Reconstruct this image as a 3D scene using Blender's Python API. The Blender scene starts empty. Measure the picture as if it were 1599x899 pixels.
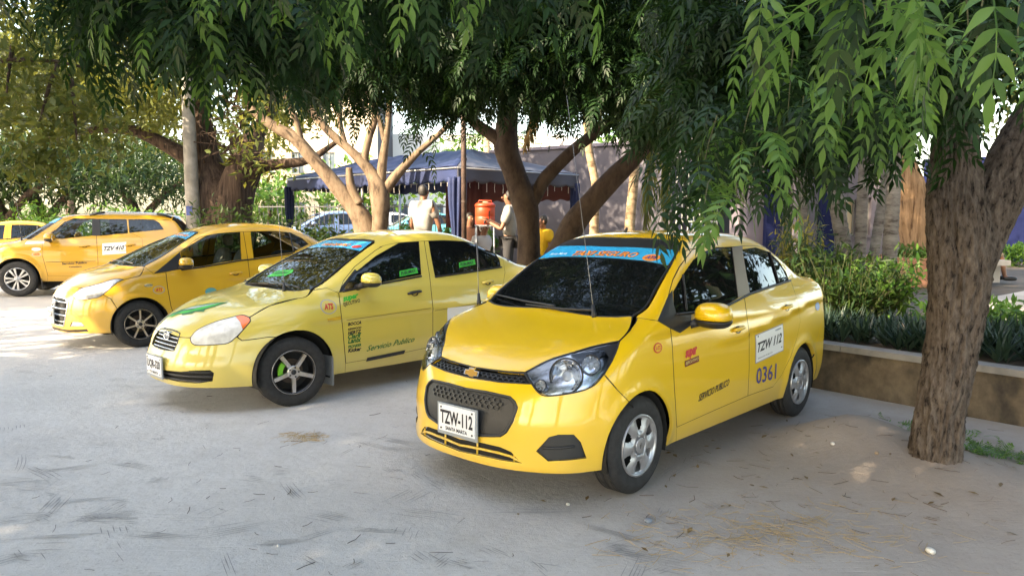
import bpy, math, random
import numpy as np
from mathutils import Vector, Matrix
from mathutils.geometry import delaunay_2d_cdt
R = math.radians
rng = np.random.default_rng(7)
random.seed(7)

# ------------------------------------------------------------------ camera, sky, sun, exposure
CAM_F, CAM_PITCH, CAM_H, CAM_ROLL = 1165.0, 0.0894, 1.577, 0.0045
CX, CY = 799.5, 449.5
SUN_AZ, SUN_EL = 215.0, 33.0          # compass-like: direction the light comes FROM, degrees from +X counter-clockwise
scene = bpy.context.scene
cd = bpy.data.cameras.new('camera')
cam = bpy.data.objects.new('camera', cd)
scene.collection.objects.link(cam)
cd.sensor_width = 36.0
cd.lens = 36.0 * CAM_F / 1599.0
cd.clip_start, cd.clip_end = 0.05, 2000
cam.location = (0, 0, CAM_H)
cam.matrix_world = Matrix.Translation((0, 0, CAM_H)) @ Matrix.Rotation(R(90) - CAM_PITCH, 4, 'X') @ Matrix.Rotation(CAM_ROLL, 4, 'Z')
scene.camera = cam
world = bpy.data.worlds.new('World')
scene.world = world
world.use_nodes = True
wn = world.node_tree.nodes
sky = wn.new('ShaderNodeTexSky')
sky.sky_type = 'NISHITA'
sky.sun_disc = False
sky.sun_elevation = R(SUN_EL)
sky.sun_rotation = R(90 - SUN_AZ)
sky.dust_density = 2.5
sky.air_density = 1.2
world.node_tree.links.new(sky.outputs[0], wn['Background'].inputs[0])
wn['Background'].inputs[1].default_value = 0.15
sl = bpy.data.lights.new('sun', 'SUN')
sl.energy = 3.0
sl.angle = R(0.53)
sl.color = (1.0, 0.86, 0.66)
sun = bpy.data.objects.new('sun', sl)
scene.collection.objects.link(sun)
_sd = Vector((math.cos(R(SUN_AZ)) * math.cos(R(SUN_EL)), math.sin(R(SUN_AZ)) * math.cos(R(SUN_EL)), math.sin(R(SUN_EL))))
sun.rotation_euler = _sd.to_track_quat('Z', 'Y').to_euler()
sun.location = _sd * 60
vs = scene.view_settings
vs.view_transform, vs.look, vs.gamma, vs.exposure = 'Standard', 'None', 1.0, 2.8
vs.use_white_balance = True
vs.white_balance_temperature, vs.white_balance_tint = 7300, 10
scene.cycles.max_bounces = 8
scene.cycles.diffuse_bounces = 4
scene.cycles.transparent_max_bounces = 12
scene.cycles.sample_clamp_indirect = 6.0
scene.cycles.use_denoising = True

# ------------------------------------------------------------------ pixel helpers (photo pixels give directions only)
def ray(px, py):
    a, b = px - CX, py - CY
    c, s = math.cos(-CAM_ROLL), math.sin(-CAM_ROLL)
    a, b = a * c - b * s, a * s + b * c
    d = (a / CAM_F, 1.0, -b / CAM_F)
    c, s = math.cos(CAM_PITCH), math.sin(CAM_PITCH)
    return np.array([d[0], d[1] * c + d[2] * s, -d[1] * s + d[2] * c])
CAMO = np.array([0, 0, CAM_H])
def gp(px, py, z=0.0):                      # point on the horizontal plane z
    d = ray(px, py)
    return CAMO + d * ((z - CAM_H) / d[2])
def at(px, py, Y):                          # point at depth Y
    d = ray(px, py)
    return CAMO + d * (Y / d[1])

def world_px(P):                            # world point -> photo pixel
    x, y, z = P[0], P[1], P[2] - CAM_H; c, s = math.cos(CAM_PITCH), math.sin(CAM_PITCH)
    d, u = y * c - z * s, y * s + z * c; a, b = CAM_F * x / d, -CAM_F * u / d; c, s = math.cos(CAM_ROLL), math.sin(CAM_ROLL)
    return (a * c - b * s + CX, a * s + b * c + CY)

# ------------------------------------------------------------------ object helpers
def link(o, parent=None):
    scene.collection.objects.link(o)
    if parent is not None:
        o.parent = parent
    return o
def mesh_obj(name, V, Fc, mat, parent=None, smooth=True, normals=None, mats=None, mi=None):
    me = bpy.data.meshes.new(name)
    me.from_pydata([tuple(map(float, v)) for v in V], [], [tuple(map(int, f)) for f in Fc])
    if mats:
        for m in mats: me.materials.append(m)
        if mi is not None: me.polygons.foreach_set('material_index', np.asarray(mi, dtype=np.int32))
    elif mat is not None:
        me.materials.append(mat)
    if smooth:
        me.polygons.foreach_set('use_smooth', [True] * len(me.polygons))
    me.update()
    if normals is not None:
        me.normals_split_custom_set_from_vertices([tuple(map(float, n)) for n in normals])
    return link(bpy.data.objects.new(name, me), parent)
def fast_mesh(name, V, Q, mat, parent=None, smooth=False, n=4):
    """V (N,3) array, Q (M,n) int array: quick path for big meshes"""
    me = bpy.data.meshes.new(name)
    V = np.asarray(V, dtype=np.float32); Q = np.asarray(Q, dtype=np.int32)
    me.vertices.add(len(V)); me.vertices.foreach_set('co', V.ravel())
    me.loops.add(Q.size); me.loops.foreach_set('vertex_index', Q.ravel())
    me.polygons.add(len(Q)); me.polygons.foreach_set('loop_start', np.arange(0, Q.size, n, dtype=np.int32))
    if smooth: me.polygons.foreach_set('use_smooth', np.ones(len(Q), dtype=bool))
    me.materials.append(mat)
    me.update(calc_edges=True)
    return link(bpy.data.objects.new(name, me), parent)
def empty(name, loc=(0, 0, 0), rz=0.0, label=None, cat=None, group=None):
    o = bpy.data.objects.new(name, None)
    o.empty_display_size = 0.1
    o.location = loc; o.rotation_euler = (0, 0, rz)
    link(o)
    if label: tag(o, label, cat, group)
    return o
def tag(o, label=None, cat=None, group=None, kind=None):
    if label: o['label'] = label
    if cat: o['category'] = cat
    if group: o['group'] = group
    if kind: o['kind'] = kind
    return o
class MB:
    """collects simple solids into one mesh"""
    def __init__(s): s.V = []; s.F = []
    def add(s, V, Fc):
        b = len(s.V); s.V += [tuple(v) for v in V]; s.F += [tuple(b + i for i in f) for f in Fc]; return s
    def box(s, c, d, rz=0.0, M=None):
        h = [x / 2 for x in d]; V = []
        for z in (-1, 1):
            for x, y in ((-1, -1), (1, -1), (1, 1), (-1, 1)):
                p = Vector((x * h[0], y * h[1], z * h[2]))
                p = (M @ p) if M is not None else (Matrix.Rotation(rz, 3, 'Z') @ p)
                V.append((p.x + c[0], p.y + c[1], p.z + c[2]))
        return s.add(V, [(3, 2, 1, 0), (4, 5, 6, 7), (0, 1, 5, 4), (1, 2, 6, 5), (2, 3, 7, 6), (3, 0, 4, 7)])
    def tube(s, P, rad, n=8, caps=True):
        P = [np.asarray(p, float) for p in P]; m = len(P)
        rad = [rad] * m if np.isscalar(rad) else list(rad)
        T = [P[min(i + 1, m - 1)] - P[max(i - 1, 0)] for i in range(m)]
        T = [t / (np.linalg.norm(t) + 1e-12) for t in T]
        a = np.array([0, 0, 1.0]) if abs(T[0][2]) < .9 else np.array([1.0, 0, 0])
        u = np.cross(T[0], a); u /= np.linalg.norm(u); V = []
        for i in range(m):
            u = u - T[i] * np.dot(u, T[i]); u /= np.linalg.norm(u) + 1e-12; w = np.cross(T[i], u)
            for k in range(n):
                t = 2 * math.pi * k / n
                V.append(P[i] + rad[i] * (math.cos(t) * u + math.sin(t) * w))
        Fc = [(i * n + k, i * n + (k + 1) % n, (i + 1) * n + (k + 1) % n, (i + 1) * n + k) for i in range(m - 1) for k in range(n)]
        if caps: Fc += [tuple(range(n))[::-1], tuple((m - 1) * n + k for k in range(n))]
        return s.add(V, Fc)
    def lathe(s, prof, n=32, axis='z', c=(0, 0, 0)):
        V = []
        for r_, h in prof:
            for k in range(n):
                t = 2 * math.pi * k / n; a, b = r_ * math.cos(t), r_ * math.sin(t)
                p = (a, b, h) if axis == 'z' else ((a, h, b) if axis == 'y' else (h, a, b))
                V.append((p[0] + c[0], p[1] + c[1], p[2] + c[2]))
        m = len(prof)
        return s.add(V, [(i * n + k, i * n + (k + 1) % n, (i + 1) * n + (k + 1) % n, (i + 1) * n + k) for i in range(m - 1) for k in range(n)])
    def build(s, name, mat, parent=None, smooth=False):
        return mesh_obj(name, s.V, s.F, mat, parent, smooth)

# ------------------------------------------------------------------ materials
def mat_new(name):
    m = bpy.data.materials.new(name); m.use_nodes = True
    return m, m.node_tree.nodes, m.node_tree.links, m.node_tree.nodes['Principled BSDF']
_mc = {}
def pm(name, col, rough=0.6, metal=0.0, coat=0.0, var=0.0, scale=8.0, bump=0.0, bscale=60.0, spec=0.5, alpha=None, trans=0.0, col2=None):
    """principled material with noise variation of colour and a fine bump"""
    if name in _mc: return _mc[name]
    m, N, L, b = mat_new(name)
    b.inputs['Base Color'].default_value = (*col, 1)
    b.inputs['Roughness'].default_value = rough
    b.inputs['Metallic'].default_value = metal
    b.inputs['Coat Weight'].default_value = coat
    b.inputs['Coat Roughness'].default_value = 0.03
    b.inputs['Specular IOR Level'].default_value = spec
    b.inputs['Transmission Weight'].default_value = trans
    if var > 0 or col2:
        tc = N.new('ShaderNodeTexCoord'); nz = N.new('ShaderNodeTexNoise'); nz.inputs['Scale'].default_value = scale
        nz.inputs['Detail'].default_value = 6
        L.new(tc.outputs['Object'], nz.inputs['Vector'])
        mx = N.new('ShaderNodeMix'); mx.data_type = 'RGBA'
        c2 = col2 or tuple(c * (1 - var) for c in col)
        mx.inputs['A'].default_value = (*c2, 1); mx.inputs['B'].default_value = (*[min(1, c * (1 + var * .5)) for c in col], 1)
        rp = N.new('ShaderNodeMapRange'); rp.inputs['From Min'].default_value = .35; rp.inputs['From Max'].default_value = .65
        L.new(nz.outputs['Fac'], rp.inputs['Value']); L.new(rp.outputs['Result'], mx.inputs['Factor'])
        L.new(mx.outputs['Result'], b.inputs['Base Color'])
    if bump > 0:
        tc = N.new('ShaderNodeTexCoord'); nz = N.new('ShaderNodeTexNoise'); nz.inputs['Scale'].default_value = bscale
        nz.inputs['Detail'].default_value = 5
        L.new(tc.outputs['Object'], nz.inputs['Vector'])
        bp = N.new('ShaderNodeBump'); bp.inputs['Strength'].default_value = bump; bp.inputs['Distance'].default_value = 0.02
        L.new(nz.outputs['Fac'], bp.inputs['Height']); L.new(bp.outputs['Normal'], b.inputs['Normal'])
    _mc[name] = m
    return m
def glass_mat(name, tint, alpha):
    """car glazing: a glossy coat over a tinted see-through film"""
    if name in _mc: return _mc[name]
    m, N, L, b = mat_new(name)
    out = N['Material Output']
    tr = N.new('ShaderNodeBsdfTransparent'); tr.inputs[0].default_value = (*tint, 1)
    gl = N.new('ShaderNodeBsdfGlossy'); gl.inputs['Roughness'].default_value = 0.02
    df = N.new('ShaderNodeBsdfDiffuse'); df.inputs[0].default_value = (0.006, 0.007, 0.008, 1)
    mx = N.new('ShaderNodeMixShader'); mx.inputs[0].default_value = alpha
    L.new(tr.outputs[0], mx.inputs[1]); L.new(df.outputs[0], mx.inputs[2])
    fr = N.new('ShaderNodeFresnel'); fr.inputs[0].default_value = 1.6
    m2 = N.new('ShaderNodeMixShader'); L.new(fr.outputs[0], m2.inputs[0])
    L.new(mx.outputs[0], m2.inputs[1]); L.new(gl.outputs[0], m2.inputs[2])
    L.new(m2.outputs[0], out.inputs['Surface'])
    _mc[name] = m
    return m
# ------------------------------------------------------------------ cars: a smooth implicit body, cut into panels
def pchip_table(pts, lo, hi, n=1600, smooth=0.02):
    pts = sorted(pts); x = np.array([p[0] for p in pts], float); y = np.array([p[1] for p in pts], float)
    h = np.diff(x); d = np.diff(y) / h; m = np.zeros(len(x))
    for i in range(1, len(x) - 1):
        if d[i - 1] * d[i] > 0:
            w1, w2 = 2 * h[i] + h[i - 1], h[i] + 2 * h[i - 1]
            m[i] = (w1 + w2) / (w1 / d[i - 1] + w2 / d[i])
    m[0], m[-1] = d[0], d[-1]
    t = np.linspace(lo, hi, n); i = np.clip(np.searchsorted(x, t) - 1, 0, len(x) - 2)
    s = (t - x[i]) / h[i]; s_ = np.clip(s, 0, 1)
    v = (y[i] * (1 + 2 * s_) * (1 - s_) ** 2 + m[i] * h[i] * s_ * (1 - s_) ** 2 + y[i + 1] * s_ ** 2 * (3 - 2 * s_) + m[i + 1] * h[i] * s_ ** 2 * (s_ - 1))
    v = v + np.where(s < 0, m[0] * (t - x[0]), 0) + np.where(s > 1, m[-1] * (t - x[-1]), 0)
    k = int(smooth / (hi - lo) * n)
    if k > 1:
        g = np.exp(-0.5 * (np.arange(-3 * k, 3 * k + 1) / k) ** 2); g /= g.sum()
        v = np.convolve(np.concatenate([v[0] + (v[1] - v[0]) * np.arange(-3 * k, 0), v, v[-1] + (v[-1] - v[-2]) * np.arange(1, 3 * k + 1)]), g, 'valid')
    return t, v
def smax(a, b, k):
    h = np.maximum(k - np.abs(a - b), 0) / k
    return np.maximum(a, b) + h * h * k * .25
def smin(a, b, k): return -smax(-a, -b, k)
def pip(P, poly):
    """points in polygon, vectorised"""
    x, y = P[:, 0], P[:, 1]; ins = np.zeros(len(P), bool); n = len(poly)
    for i in range(n):
        x0, y0 = poly[i]; x1, y1 = poly[(i + 1) % n]
        if y0 == y1: continue
        c = (y0 > y) != (y1 > y)
        ins ^= c & (x < (x1 - x0) * (y - y0) / (y1 - y0) + x0)
    return ins
def dens(P, step, closed=False, smooth=False):
    """resample a polyline (n,k) at about `step`; optional Catmull-Rom"""
    P = np.asarray(P, float); out = []; n = len(P); m = n if closed else n - 1
    for i in range(m):
        a, b = P[i], P[(i + 1) % n]; L = np.linalg.norm(b - a); k = max(1, int(math.ceil(L / step)))
        for j in range(k):
            t = j / k
            if smooth:
                p0 = P[(i - 1) % n] if (closed or i > 0) else 2 * a - b
                p3 = P[(i + 2) % n] if (closed or i + 2 < n) else 2 * b - a
                out.append(.5 * (2 * a + (b - p0) * t + (2 * p0 - 5 * a + 4 * b - p3) * t * t + (3 * a - p0 - 3 * b + p3) * t ** 3))
            else: out.append(a + (b - a) * t)
    if not closed: out.append(P[-1])
    return np.array(out)
def inset(poly, g):
    P = np.asarray(poly, float); n = len(P)
    area = .5 * np.sum(P[:, 0] * np.roll(P[:, 1], -1) - np.roll(P[:, 0], -1) * P[:, 1])
    e = np.roll(P, -1, 0) - P; L = np.linalg.norm(e, axis=1, keepdims=True) + 1e-12; e = e / L
    nn = np.stack([-e[:, 1], e[:, 0]], 1) * (1 if area > 0 else -1)
    n2 = nn + np.roll(nn, 1, 0); d = np.sum(n2 * nn, 1, keepdims=True); n2 = n2 / np.maximum(d, .5)
    return P + n2 * g
class Car:
    def __init__(s, sp, root, X, Y, th):
        s.sp, s.root, s.X, s.Y, s.th = sp, root, X, Y, th
        s.c = {k: pchip_table(sp[k], lo, hi, smooth=sm) for k, lo, hi, sm in
               (('top', -2.8, 2.8, .03), ('plan', -2.8, 2.8, .06), ('gplan', -2.8, 2.8, .06), ('roof', -2.8, 2.8, .05), ('nose', 0, 2, .015), ('tail', 0, 2, .02), ('sect', 0, 2, .015), ('crease', -2.8, 2.8, .05))}
    def t(s, k, v): return np.interp(v, *s.c[k])
    def F(s, P):
        sp = s.sp; x, y, z = P[..., 0], np.abs(P[..., 1]), P[..., 2]
        ys = s.t('plan', x) - s.t('sect', z)
        for ax in (sp['wb'] / 2, -sp['wb'] / 2):
            r = np.hypot(x - ax, z - sp['tr'])
            ys = ys + sp['flare'] * np.exp(-((r - sp['ar']) / .05) ** 2)
        d = z - s.t('crease', x); w = np.where(d > 0, .13, .022)
        ca = sp['crease_a'] * np.clip((sp['crease_x'] - x) / .5, 0, 1)
        ys = ys + ca * np.exp(-(d / w) ** 2)
        f_side = y - ys
        f_top = (z - (s.t('top', x) - sp['hcrown'] * (y / .7) ** 2)) * .93
        f_front = (x - (s.t('nose', z) - sp['nf'] * (y / .75) ** sp['np'])) * .85
        f_rear = (-x + (s.t('tail', z) + sp['rf'] * (y / .75) ** 2.6)) * .9
        lo = smax(smax(f_side, f_top, sp.get('k_st', .10)), smax(f_front, f_rear, .02), sp.get('k_fr', .12))
        lo = smax(lo, .12 - z, .03)
        g_side = (y - (s.t('gplan', x) - sp['tumble'] * (z - sp['zb']) - .10 * np.maximum(z - sp['zb'], 0) ** 2)) * .94
        (x0, z0), (x1, z1) = sp['ws']; a, b = (z1 - z0), (x0 - x1); L = math.hypot(a, b)
        zt = (z - z0) / (z1 - z0)
        g_ws = ((x - x0) * a + (z - z0) * b) / L + sp['wsc'] * (y / .6) ** 2.2 - sp.get('wsb', .012) * 4 * zt * (1 - zt)
        (x0, z0), (x1, z1) = sp['bl']; a, b = (z1 - z0), (x1 - x0); L = math.hypot(a, b)
        g_bl = (-(x - x0) * a + (z - z0) * b) / L + sp['blc'] * (y / .6) ** 2.2
        g_rf = (z - (s.t('roof', x) - sp['rcrown'] * (y / .55) ** 2)) * .98
        gh = smax(smax(g_side, g_rf, sp.get('k_gr', .14)), smax(g_ws, g_bl, .02), sp.get('k_ws', .06))
        gh = smax(gh, (sp['zb'] - .07) - z, .03)
        return smin(lo, gh, sp.get('k_u', .05))
    def normal(s, P, e=.006):
        g = np.stack([s.F(P + np.eye(3)[i] * e) - s.F(P - np.eye(3)[i] * e) for i in range(3)], -1)
        return g / (np.linalg.norm(g, axis=-1, keepdims=True) + 1e-12)
    def bis(s, A, B, it=30):
        """A inside, B outside"""
        lo, hi = np.zeros(len(A)), np.ones(len(A))
        for _ in range(it):
            m = .5 * (lo + hi); f = s.F(A + (B - A) * m[:, None]) < 0
            lo = np.where(f, m, lo); hi = np.where(f, hi, m)
        return A + (B - A) * lo[:, None]
    def lift(s, view, uv):
        uv = np.asarray(uv, float); u, v = uv[:, 0], uv[:, 1]; z0 = np.zeros_like(u)
        if view == 'side': return s.bis(np.stack([u, z0, v], 1), np.stack([u, z0 + 1.3, v], 1))
        if view == 'top': return s.bis(np.stack([u, v, z0 + .5], 1), np.stack([u, v, z0 + 2.2], 1))
        xa, sg = (s.sp['wb'] / 2 - .3, 1) if view == 'front' else (-s.sp['wb'] / 2 + .2, -1)
        a = u / .9; D = np.stack([sg * np.cos(a), np.sin(a), z0], 1)
        A = np.stack([z0 + xa, z0, v], 1)
        return s.bis(A, A + D * 1.6)
    def flat(s, view, P):
        P = np.asarray(P, float)
        if view == 'side': return P[:, [0, 2]]
        if view == 'top': return P[:, :2]
        xa, sg = (s.sp['wb'] / 2 - .3, 1) if view == 'front' else (-s.sp['wb'] / 2 + .2, -1)
        return np.stack([np.arctan2(P[:, 1], sg * (P[:, 0] - xa)) * .9, P[:, 2]], 1)
    def cast(s, px, step=5., smooth=False, closed=False):
        """photo pixels -> points on the body (local); ('L', x, z), ('T', x, y), ('N', u, z) are points drawn in side, top or nose view"""
        if any(isinstance(p[0], str) for p in px):
            out = []
            for p in px:
                if not isinstance(p[0], str): out.append(p); continue
                P = s.lift({'L': 'side', 'T': 'top', 'N': 'front'}[p[0]], [p[1:]])[0]
                c, sn = math.cos(s.th), math.sin(s.th)
                out.append(world_px((s.X + P[0] * c - P[1] * sn, s.Y + P[0] * sn + P[1] * c, P[2])))
            px = out
        px = dens(px, step, closed, smooth) if len(px) > 1 else np.asarray(px, float)
        c, sn = math.cos(s.th), math.sin(s.th); out = []
        dx, dy = -s.X, -s.Y; o = np.array([dx * c + dy * sn, -dx * sn + dy * c, CAM_H])
        D = []
        for p in px:
            d = ray(*p); d = d / np.linalg.norm(d); D.append([d[0] * c + d[1] * sn, -d[0] * sn + d[1] * c, d[2]])
        D = np.array(D); dist = np.linalg.norm(o); T = np.linspace(max(dist - 3.2, .5), dist + 3.0, 260)
        P = o + D[:, None, :] * T[None, :, None]; f = s.F(P)
        hit = f < 0; ok = hit.any(1); k = np.where(ok, hit.argmax(1), f.argmin(1)); k = np.maximum(k, 1)
        A = o + D * T[k][:, None]; B = o + D * T[k - 1][:, None]
        return s.bis(A, B, 24)
    def snap(s, view, P, closed=False, step=.03, smooth=False):
        """points drawn in a view -> on the body"""
        return s.lift(view, dens(P, step, closed, smooth))
    def patch(s, view, outline, regions, base, gap=.0022, sp_=.035, mirror=True):
        """cut the part of the body inside `outline` (3D loop) into panels.
        regions: (name, loop3d, gap, recess, mat, opts) first match wins; base: the same for the rest, or None"""
        uvo = dens(s.flat(view, outline), sp_ * .7, True); loops = [inset(uvo, base[2] if base else gap)]; reg = []
        for r_ in regions:
            q = dens(s.flat(view, r_[1]), sp_ * .7, True); qi = inset(q, r_[2]) if r_[2] > 0 else q
            reg.append((r_, q, qi)); loops.append(qi)
            if r_[2] > 0: loops.append(q)
        cons = np.concatenate(loops); lo, hi = uvo.min(0), uvo.max(0)
        gx, gy = np.meshgrid(np.arange(lo[0], hi[0], sp_), np.arange(lo[1], hi[1], sp_)); G = np.stack([gx.ravel(), gy.ravel()], 1)
        G = G[pip(G, loops[0])]
        if len(G):
            dm = np.full(len(G), 9.)
            for i in range(0, len(cons), 400): dm = np.minimum(dm, np.linalg.norm(G[:, None] - cons[None, i:i + 400], axis=2).min(1))
            G = G[dm > sp_ * .42]
        V = np.concatenate([cons, G]); E = []; b = 0
        for l in loops:
            E += [(b + i, b + (i + 1) % len(l)) for i in range(len(l))]; b += len(l)
        r = delaunay_2d_cdt([Vector(v) for v in V], E, [], 0, 1e-6)
        UV = np.array([[v.x, v.y] for v in r[0]]); T = np.array([f[:3] for f in r[2]])
        C = UV[T].mean(1); cls = np.full(len(T), -2); inside = pip(C, loops[0]); cls[inside] = -1
        done = np.zeros(len(T), bool)
        for k, (r_, q, qi) in enumerate(reg):
            a = pip(C, q) & ~done; bb = pip(C, qi)
            cls[a & bb & inside] = k; cls[a & ~bb & inside] = -3; done |= a
        P3 = s.lift(view, UV); N3 = s.normal(P3)
        made = {}
        for k in [-3] + list(range(-1, len(reg))):
            r_ = ('panel_gap', None, 0, .0012, M_GAP, {'flange': .006}) if k == -3 else base if k < 0 else reg[k][0]
            t = T[cls == k]
            if r_ is None or len(t) == 0 or r_[4] is None: continue
            ids, inv = np.unique(t, return_inverse=True); t = inv.reshape(-1, 3)
            # orientation outward
            p, n = P3[ids] - N3[ids] * r_[3], N3[ids]
            fn = np.cross(p[t[:, 1]] - p[t[:, 0]], p[t[:, 2]] - p[t[:, 0]])
            flip = np.sum(fn * n[t[:, 0]], 1) < 0; t[flip] = t[flip][:, ::-1]
            opt = r_[5] if len(r_) > 5 else {}
            fl = opt.get('flange', .012)
            e = {}
            for a_ in t:
                for i in range(3):
                    k1, k2 = int(a_[i]), int(a_[(i + 1) % 3]); e[(k1, k2)] = 1
            be = [(i, j) for i, j in e if (j, i) not in e]
            bv = sorted({i for ed in be for i in ed}); mp = {v: len(p) + i for i, v in enumerate(bv)}
            V3 = np.concatenate([p, p[bv] - n[bv] * fl]) if bv else p; NN = np.concatenate([n, n[bv]]) if bv else n
            FF = [tuple(x) for x in t] + [(j, i, mp[i], mp[j]) for i, j in be]
            par = opt.get('parent') or s.root
            par = made.get(par, par) if isinstance(par, str) else par
            made[r_[0] if 'key' not in opt else opt['key']] = o = mesh_obj(opt.get('name', r_[0]), V3, FF, r_[4], par, True, NN)
            if opt.get('label'): o['label'] = opt['label']
            if mirror:
                W = V3 * [1, -1, 1]; NM = NN * [1, -1, 1]
                par2 = made.get('~' + str(opt.get('parent')), par) if opt.get('parent') else s.root
                made['~' + (r_[0] if 'key' not in opt else opt['key'])] = mesh_obj(opt.get('name', r_[0]), W, [f[::-1] for f in FF], r_[4], par2, True, NM)
        return made
def mir(L3):
    """mirror a half loop (from centre line outwards and back to it) into a closed symmetric loop"""
    L3 = np.asarray(L3); return np.concatenate([L3, (L3 * [1, -1, 1])[::-1]])
def cat(*a): return np.concatenate(a)
M_BLACK = pm('black plastic trim', (.018, .019, .021), .45, bump=.15, bscale=300)
M_GAP = pm('panel gap shade', (.01, .009, .008), .9)
M_RUBBER = pm('tyre rubber', (.022, .022, .023), .75, var=.35, scale=30)
M_SEAL = pm('window seal rubber', (.012, .012, .013), .5)
M_CHROME = pm('bright chrome', (.75, .76, .78), .12, metal=1.0)
M_CHROMED = pm('lamp reflector chrome', (.68, .70, .73), .2, metal=1.0)
M_SILVER = pm('silver wheel paint', (.50, .50, .52), .33, metal=.75, var=.12, scale=25)
M_RIMBLK = pm('black wheel paint', (.012, .012, .013), .3, coat=.4)
M_RIMCUT = pm('machined wheel face', (.62, .60, .58), .3, metal=.9)
M_GOLDCUT = pm('champagne machined wheel face', (.66, .58, .48), .3, metal=.9)
M_UNDER = pm('underbody dark', (.012, .012, .012), .9)
M_PLATE = pm('plate white', (.75, .77, .80), .4)
M_PLATEF = pm('plate frame grey', (.30, .33, .36), .4, metal=.3)
M_INK = pm('black print ink', (.012, .011, .02), .5)
M_NAVY = pm('navy print ink', (.045, .04, .22), .5)
M_RED = pm('red print ink', (.55, .03, .02), .5)
M_GREEN = pm('green print ink', (.03, .42, .04), .5)
M_DGREEN = pm('dark green print ink', (.01, .14, .03), .5)
M_ORANGE = pm('orange print ink', (.80, .25, .02), .5)
M_BLUE = pm('sun strip blue film', (.02, .36, .66), .25, coat=.6)
M_LBLUE = pm('pale blue print ink', (.55, .75, .85), .5)
M_WSTICK = pm('white vinyl sticker', (.78, .78, .76), .45)
M_PINK = pm('grey outline vinyl', (.35, .33, .35), .5)
M_AMBER = pm('amber lens', (.75, .16, .02), .15, coat=.6)
M_REDLENS = pm('red tail lens', (.50, .015, .02), .12, coat=.8)
M_LENS = glass_mat('clear lamp lens', (.93, .95, .97), .02)
M_LENSHAZE = pm('hazed lamp lens', (.60, .60, .57), .28, coat=.5, var=.25, scale=14)
M_TINT = glass_mat('dark tinted glass', (.03, .03, .035), .9)
M_CLEAR = glass_mat('light tinted glass', (.62, .68, .66), .10)
M_TINTB = glass_mat('blue grey tinted glass', (.22, .26, .32), .45)
M_BEIGE = pm('taupe pillar film', (.20, .165, .125), .5)
M_SEAT = pm('grey seat cloth', (.10, .105, .11), .9, var=.2, scale=20)
M_SEATC = pm('pale seat cover', (.45, .44, .36), .9, var=.2, scale=20)
M_DASH = pm('dashboard plastic', (.03, .03, .032), .7)

def paint_mat(name, col):
    m, N, L, b = mat_new(name)
    b.inputs['Base Color'].default_value = (*col, 1)
    b.inputs['Roughness'].default_value = .38
    b.inputs['Coat Weight'].default_value = .9
    b.inputs['Coat Roughness'].default_value = .025
    tc = N.new('ShaderNodeTexCoord'); nz = N.new('ShaderNodeTexNoise'); nz.inputs['Scale'].default_value = 2.2; nz.inputs['Detail'].default_value = 8
    L.new(tc.outputs['Object'], nz.inputs['Vector'])
    # thin dust film: a little paler and duller in patches and towards the sills
    sp_ = N.new('ShaderNodeSeparateXYZ'); L.new(tc.outputs['Object'], sp_.inputs[0])
    mr = N.new('ShaderNodeMapRange'); mr.inputs['From Min'].default_value = .2; mr.inputs['From Max'].default_value = .55; mr.inputs['To Min'].default_value = .45; mr.inputs['To Max'].default_value = 0
    L.new(sp_.outputs['Z'], mr.inputs['Value'])
    ml = N.new('ShaderNodeMath'); ml.operation = 'MULTIPLY'; L.new(mr.outputs[0], ml.inputs[0]); L.new(nz.outputs['Fac'], ml.inputs[1])
    mx = N.new('ShaderNodeMix'); mx.data_type = 'RGBA'; mx.inputs['A'].default_value = (*col, 1); mx.inputs['B'].default_value = (.42, .36, .27, 1)
    L.new(ml.outputs[0], mx.inputs['Factor']); L.new(mx.outputs['Result'], b.inputs['Base Color'])
    rr = N.new('ShaderNodeMapRange'); rr.inputs['To Min'].default_value = .02; rr.inputs['To Max'].default_value = .06
    L.new(nz.outputs['Fac'], rr.inputs['Value']); L.new(rr.outputs[0], b.inputs['Coat Roughness'])
    # slight waviness of pressed sheet metal
    n2 = N.new('ShaderNodeTexNoise'); n2.inputs['Scale'].default_value = 3.5; n2.inputs['Detail'].default_value = 2
    L.new(tc.outputs['Object'], n2.inputs['Vector'])
    bp = N.new('ShaderNodeBump'); bp.inputs['Strength'].default_value = .06; bp.inputs['Distance'].default_value = .03
    L.new(n2.outputs['Fac'], bp.inputs['Height'])
    L.new(bp.outputs['Normal'], b.inputs['Coat Normal'])
    return m

def text_flat(txt, italic=0.0, bold=0.0, spacing=1.0):
    """a line of lettering as flat triangles, normalised to width 1 starting at x 0; returns V2, F, aspect(height/width)"""
    cu = bpy.data.curves.new('lettering', 'FONT'); cu.body = txt; cu.resolution_u = 2; cu.shear = italic; cu.offset = bold; cu.space_character = spacing
    ob = bpy.data.objects.new('lettering', cu); scene.collection.objects.link(ob)
    dg = bpy.context.evaluated_depsgraph_get(); me = bpy.data.meshes.new_from_object(ob.evaluated_get(dg))
    V = np.array([v.co[:2] for v in me.vertices]); Fc = [tuple(p.vertices) for p in me.polygons]
    bpy.data.objects.remove(ob); bpy.data.curves.remove(cu); bpy.data.meshes.remove(me)
    lo, hi = V.min(0), V.max(0); w = hi[0] - lo[0]
    return (V - lo) / w, Fc, (hi[1] - lo[1]) / w
def shape_flat(P):
    P = np.asarray(P, float); return P, [tuple(range(len(P)))], 1.0
def disc(n=28): return np.array([(.5 + .5 * math.cos(2 * math.pi * i / n), .5 + .5 * math.sin(2 * math.pi * i / n)) for i in range(n)])
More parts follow.
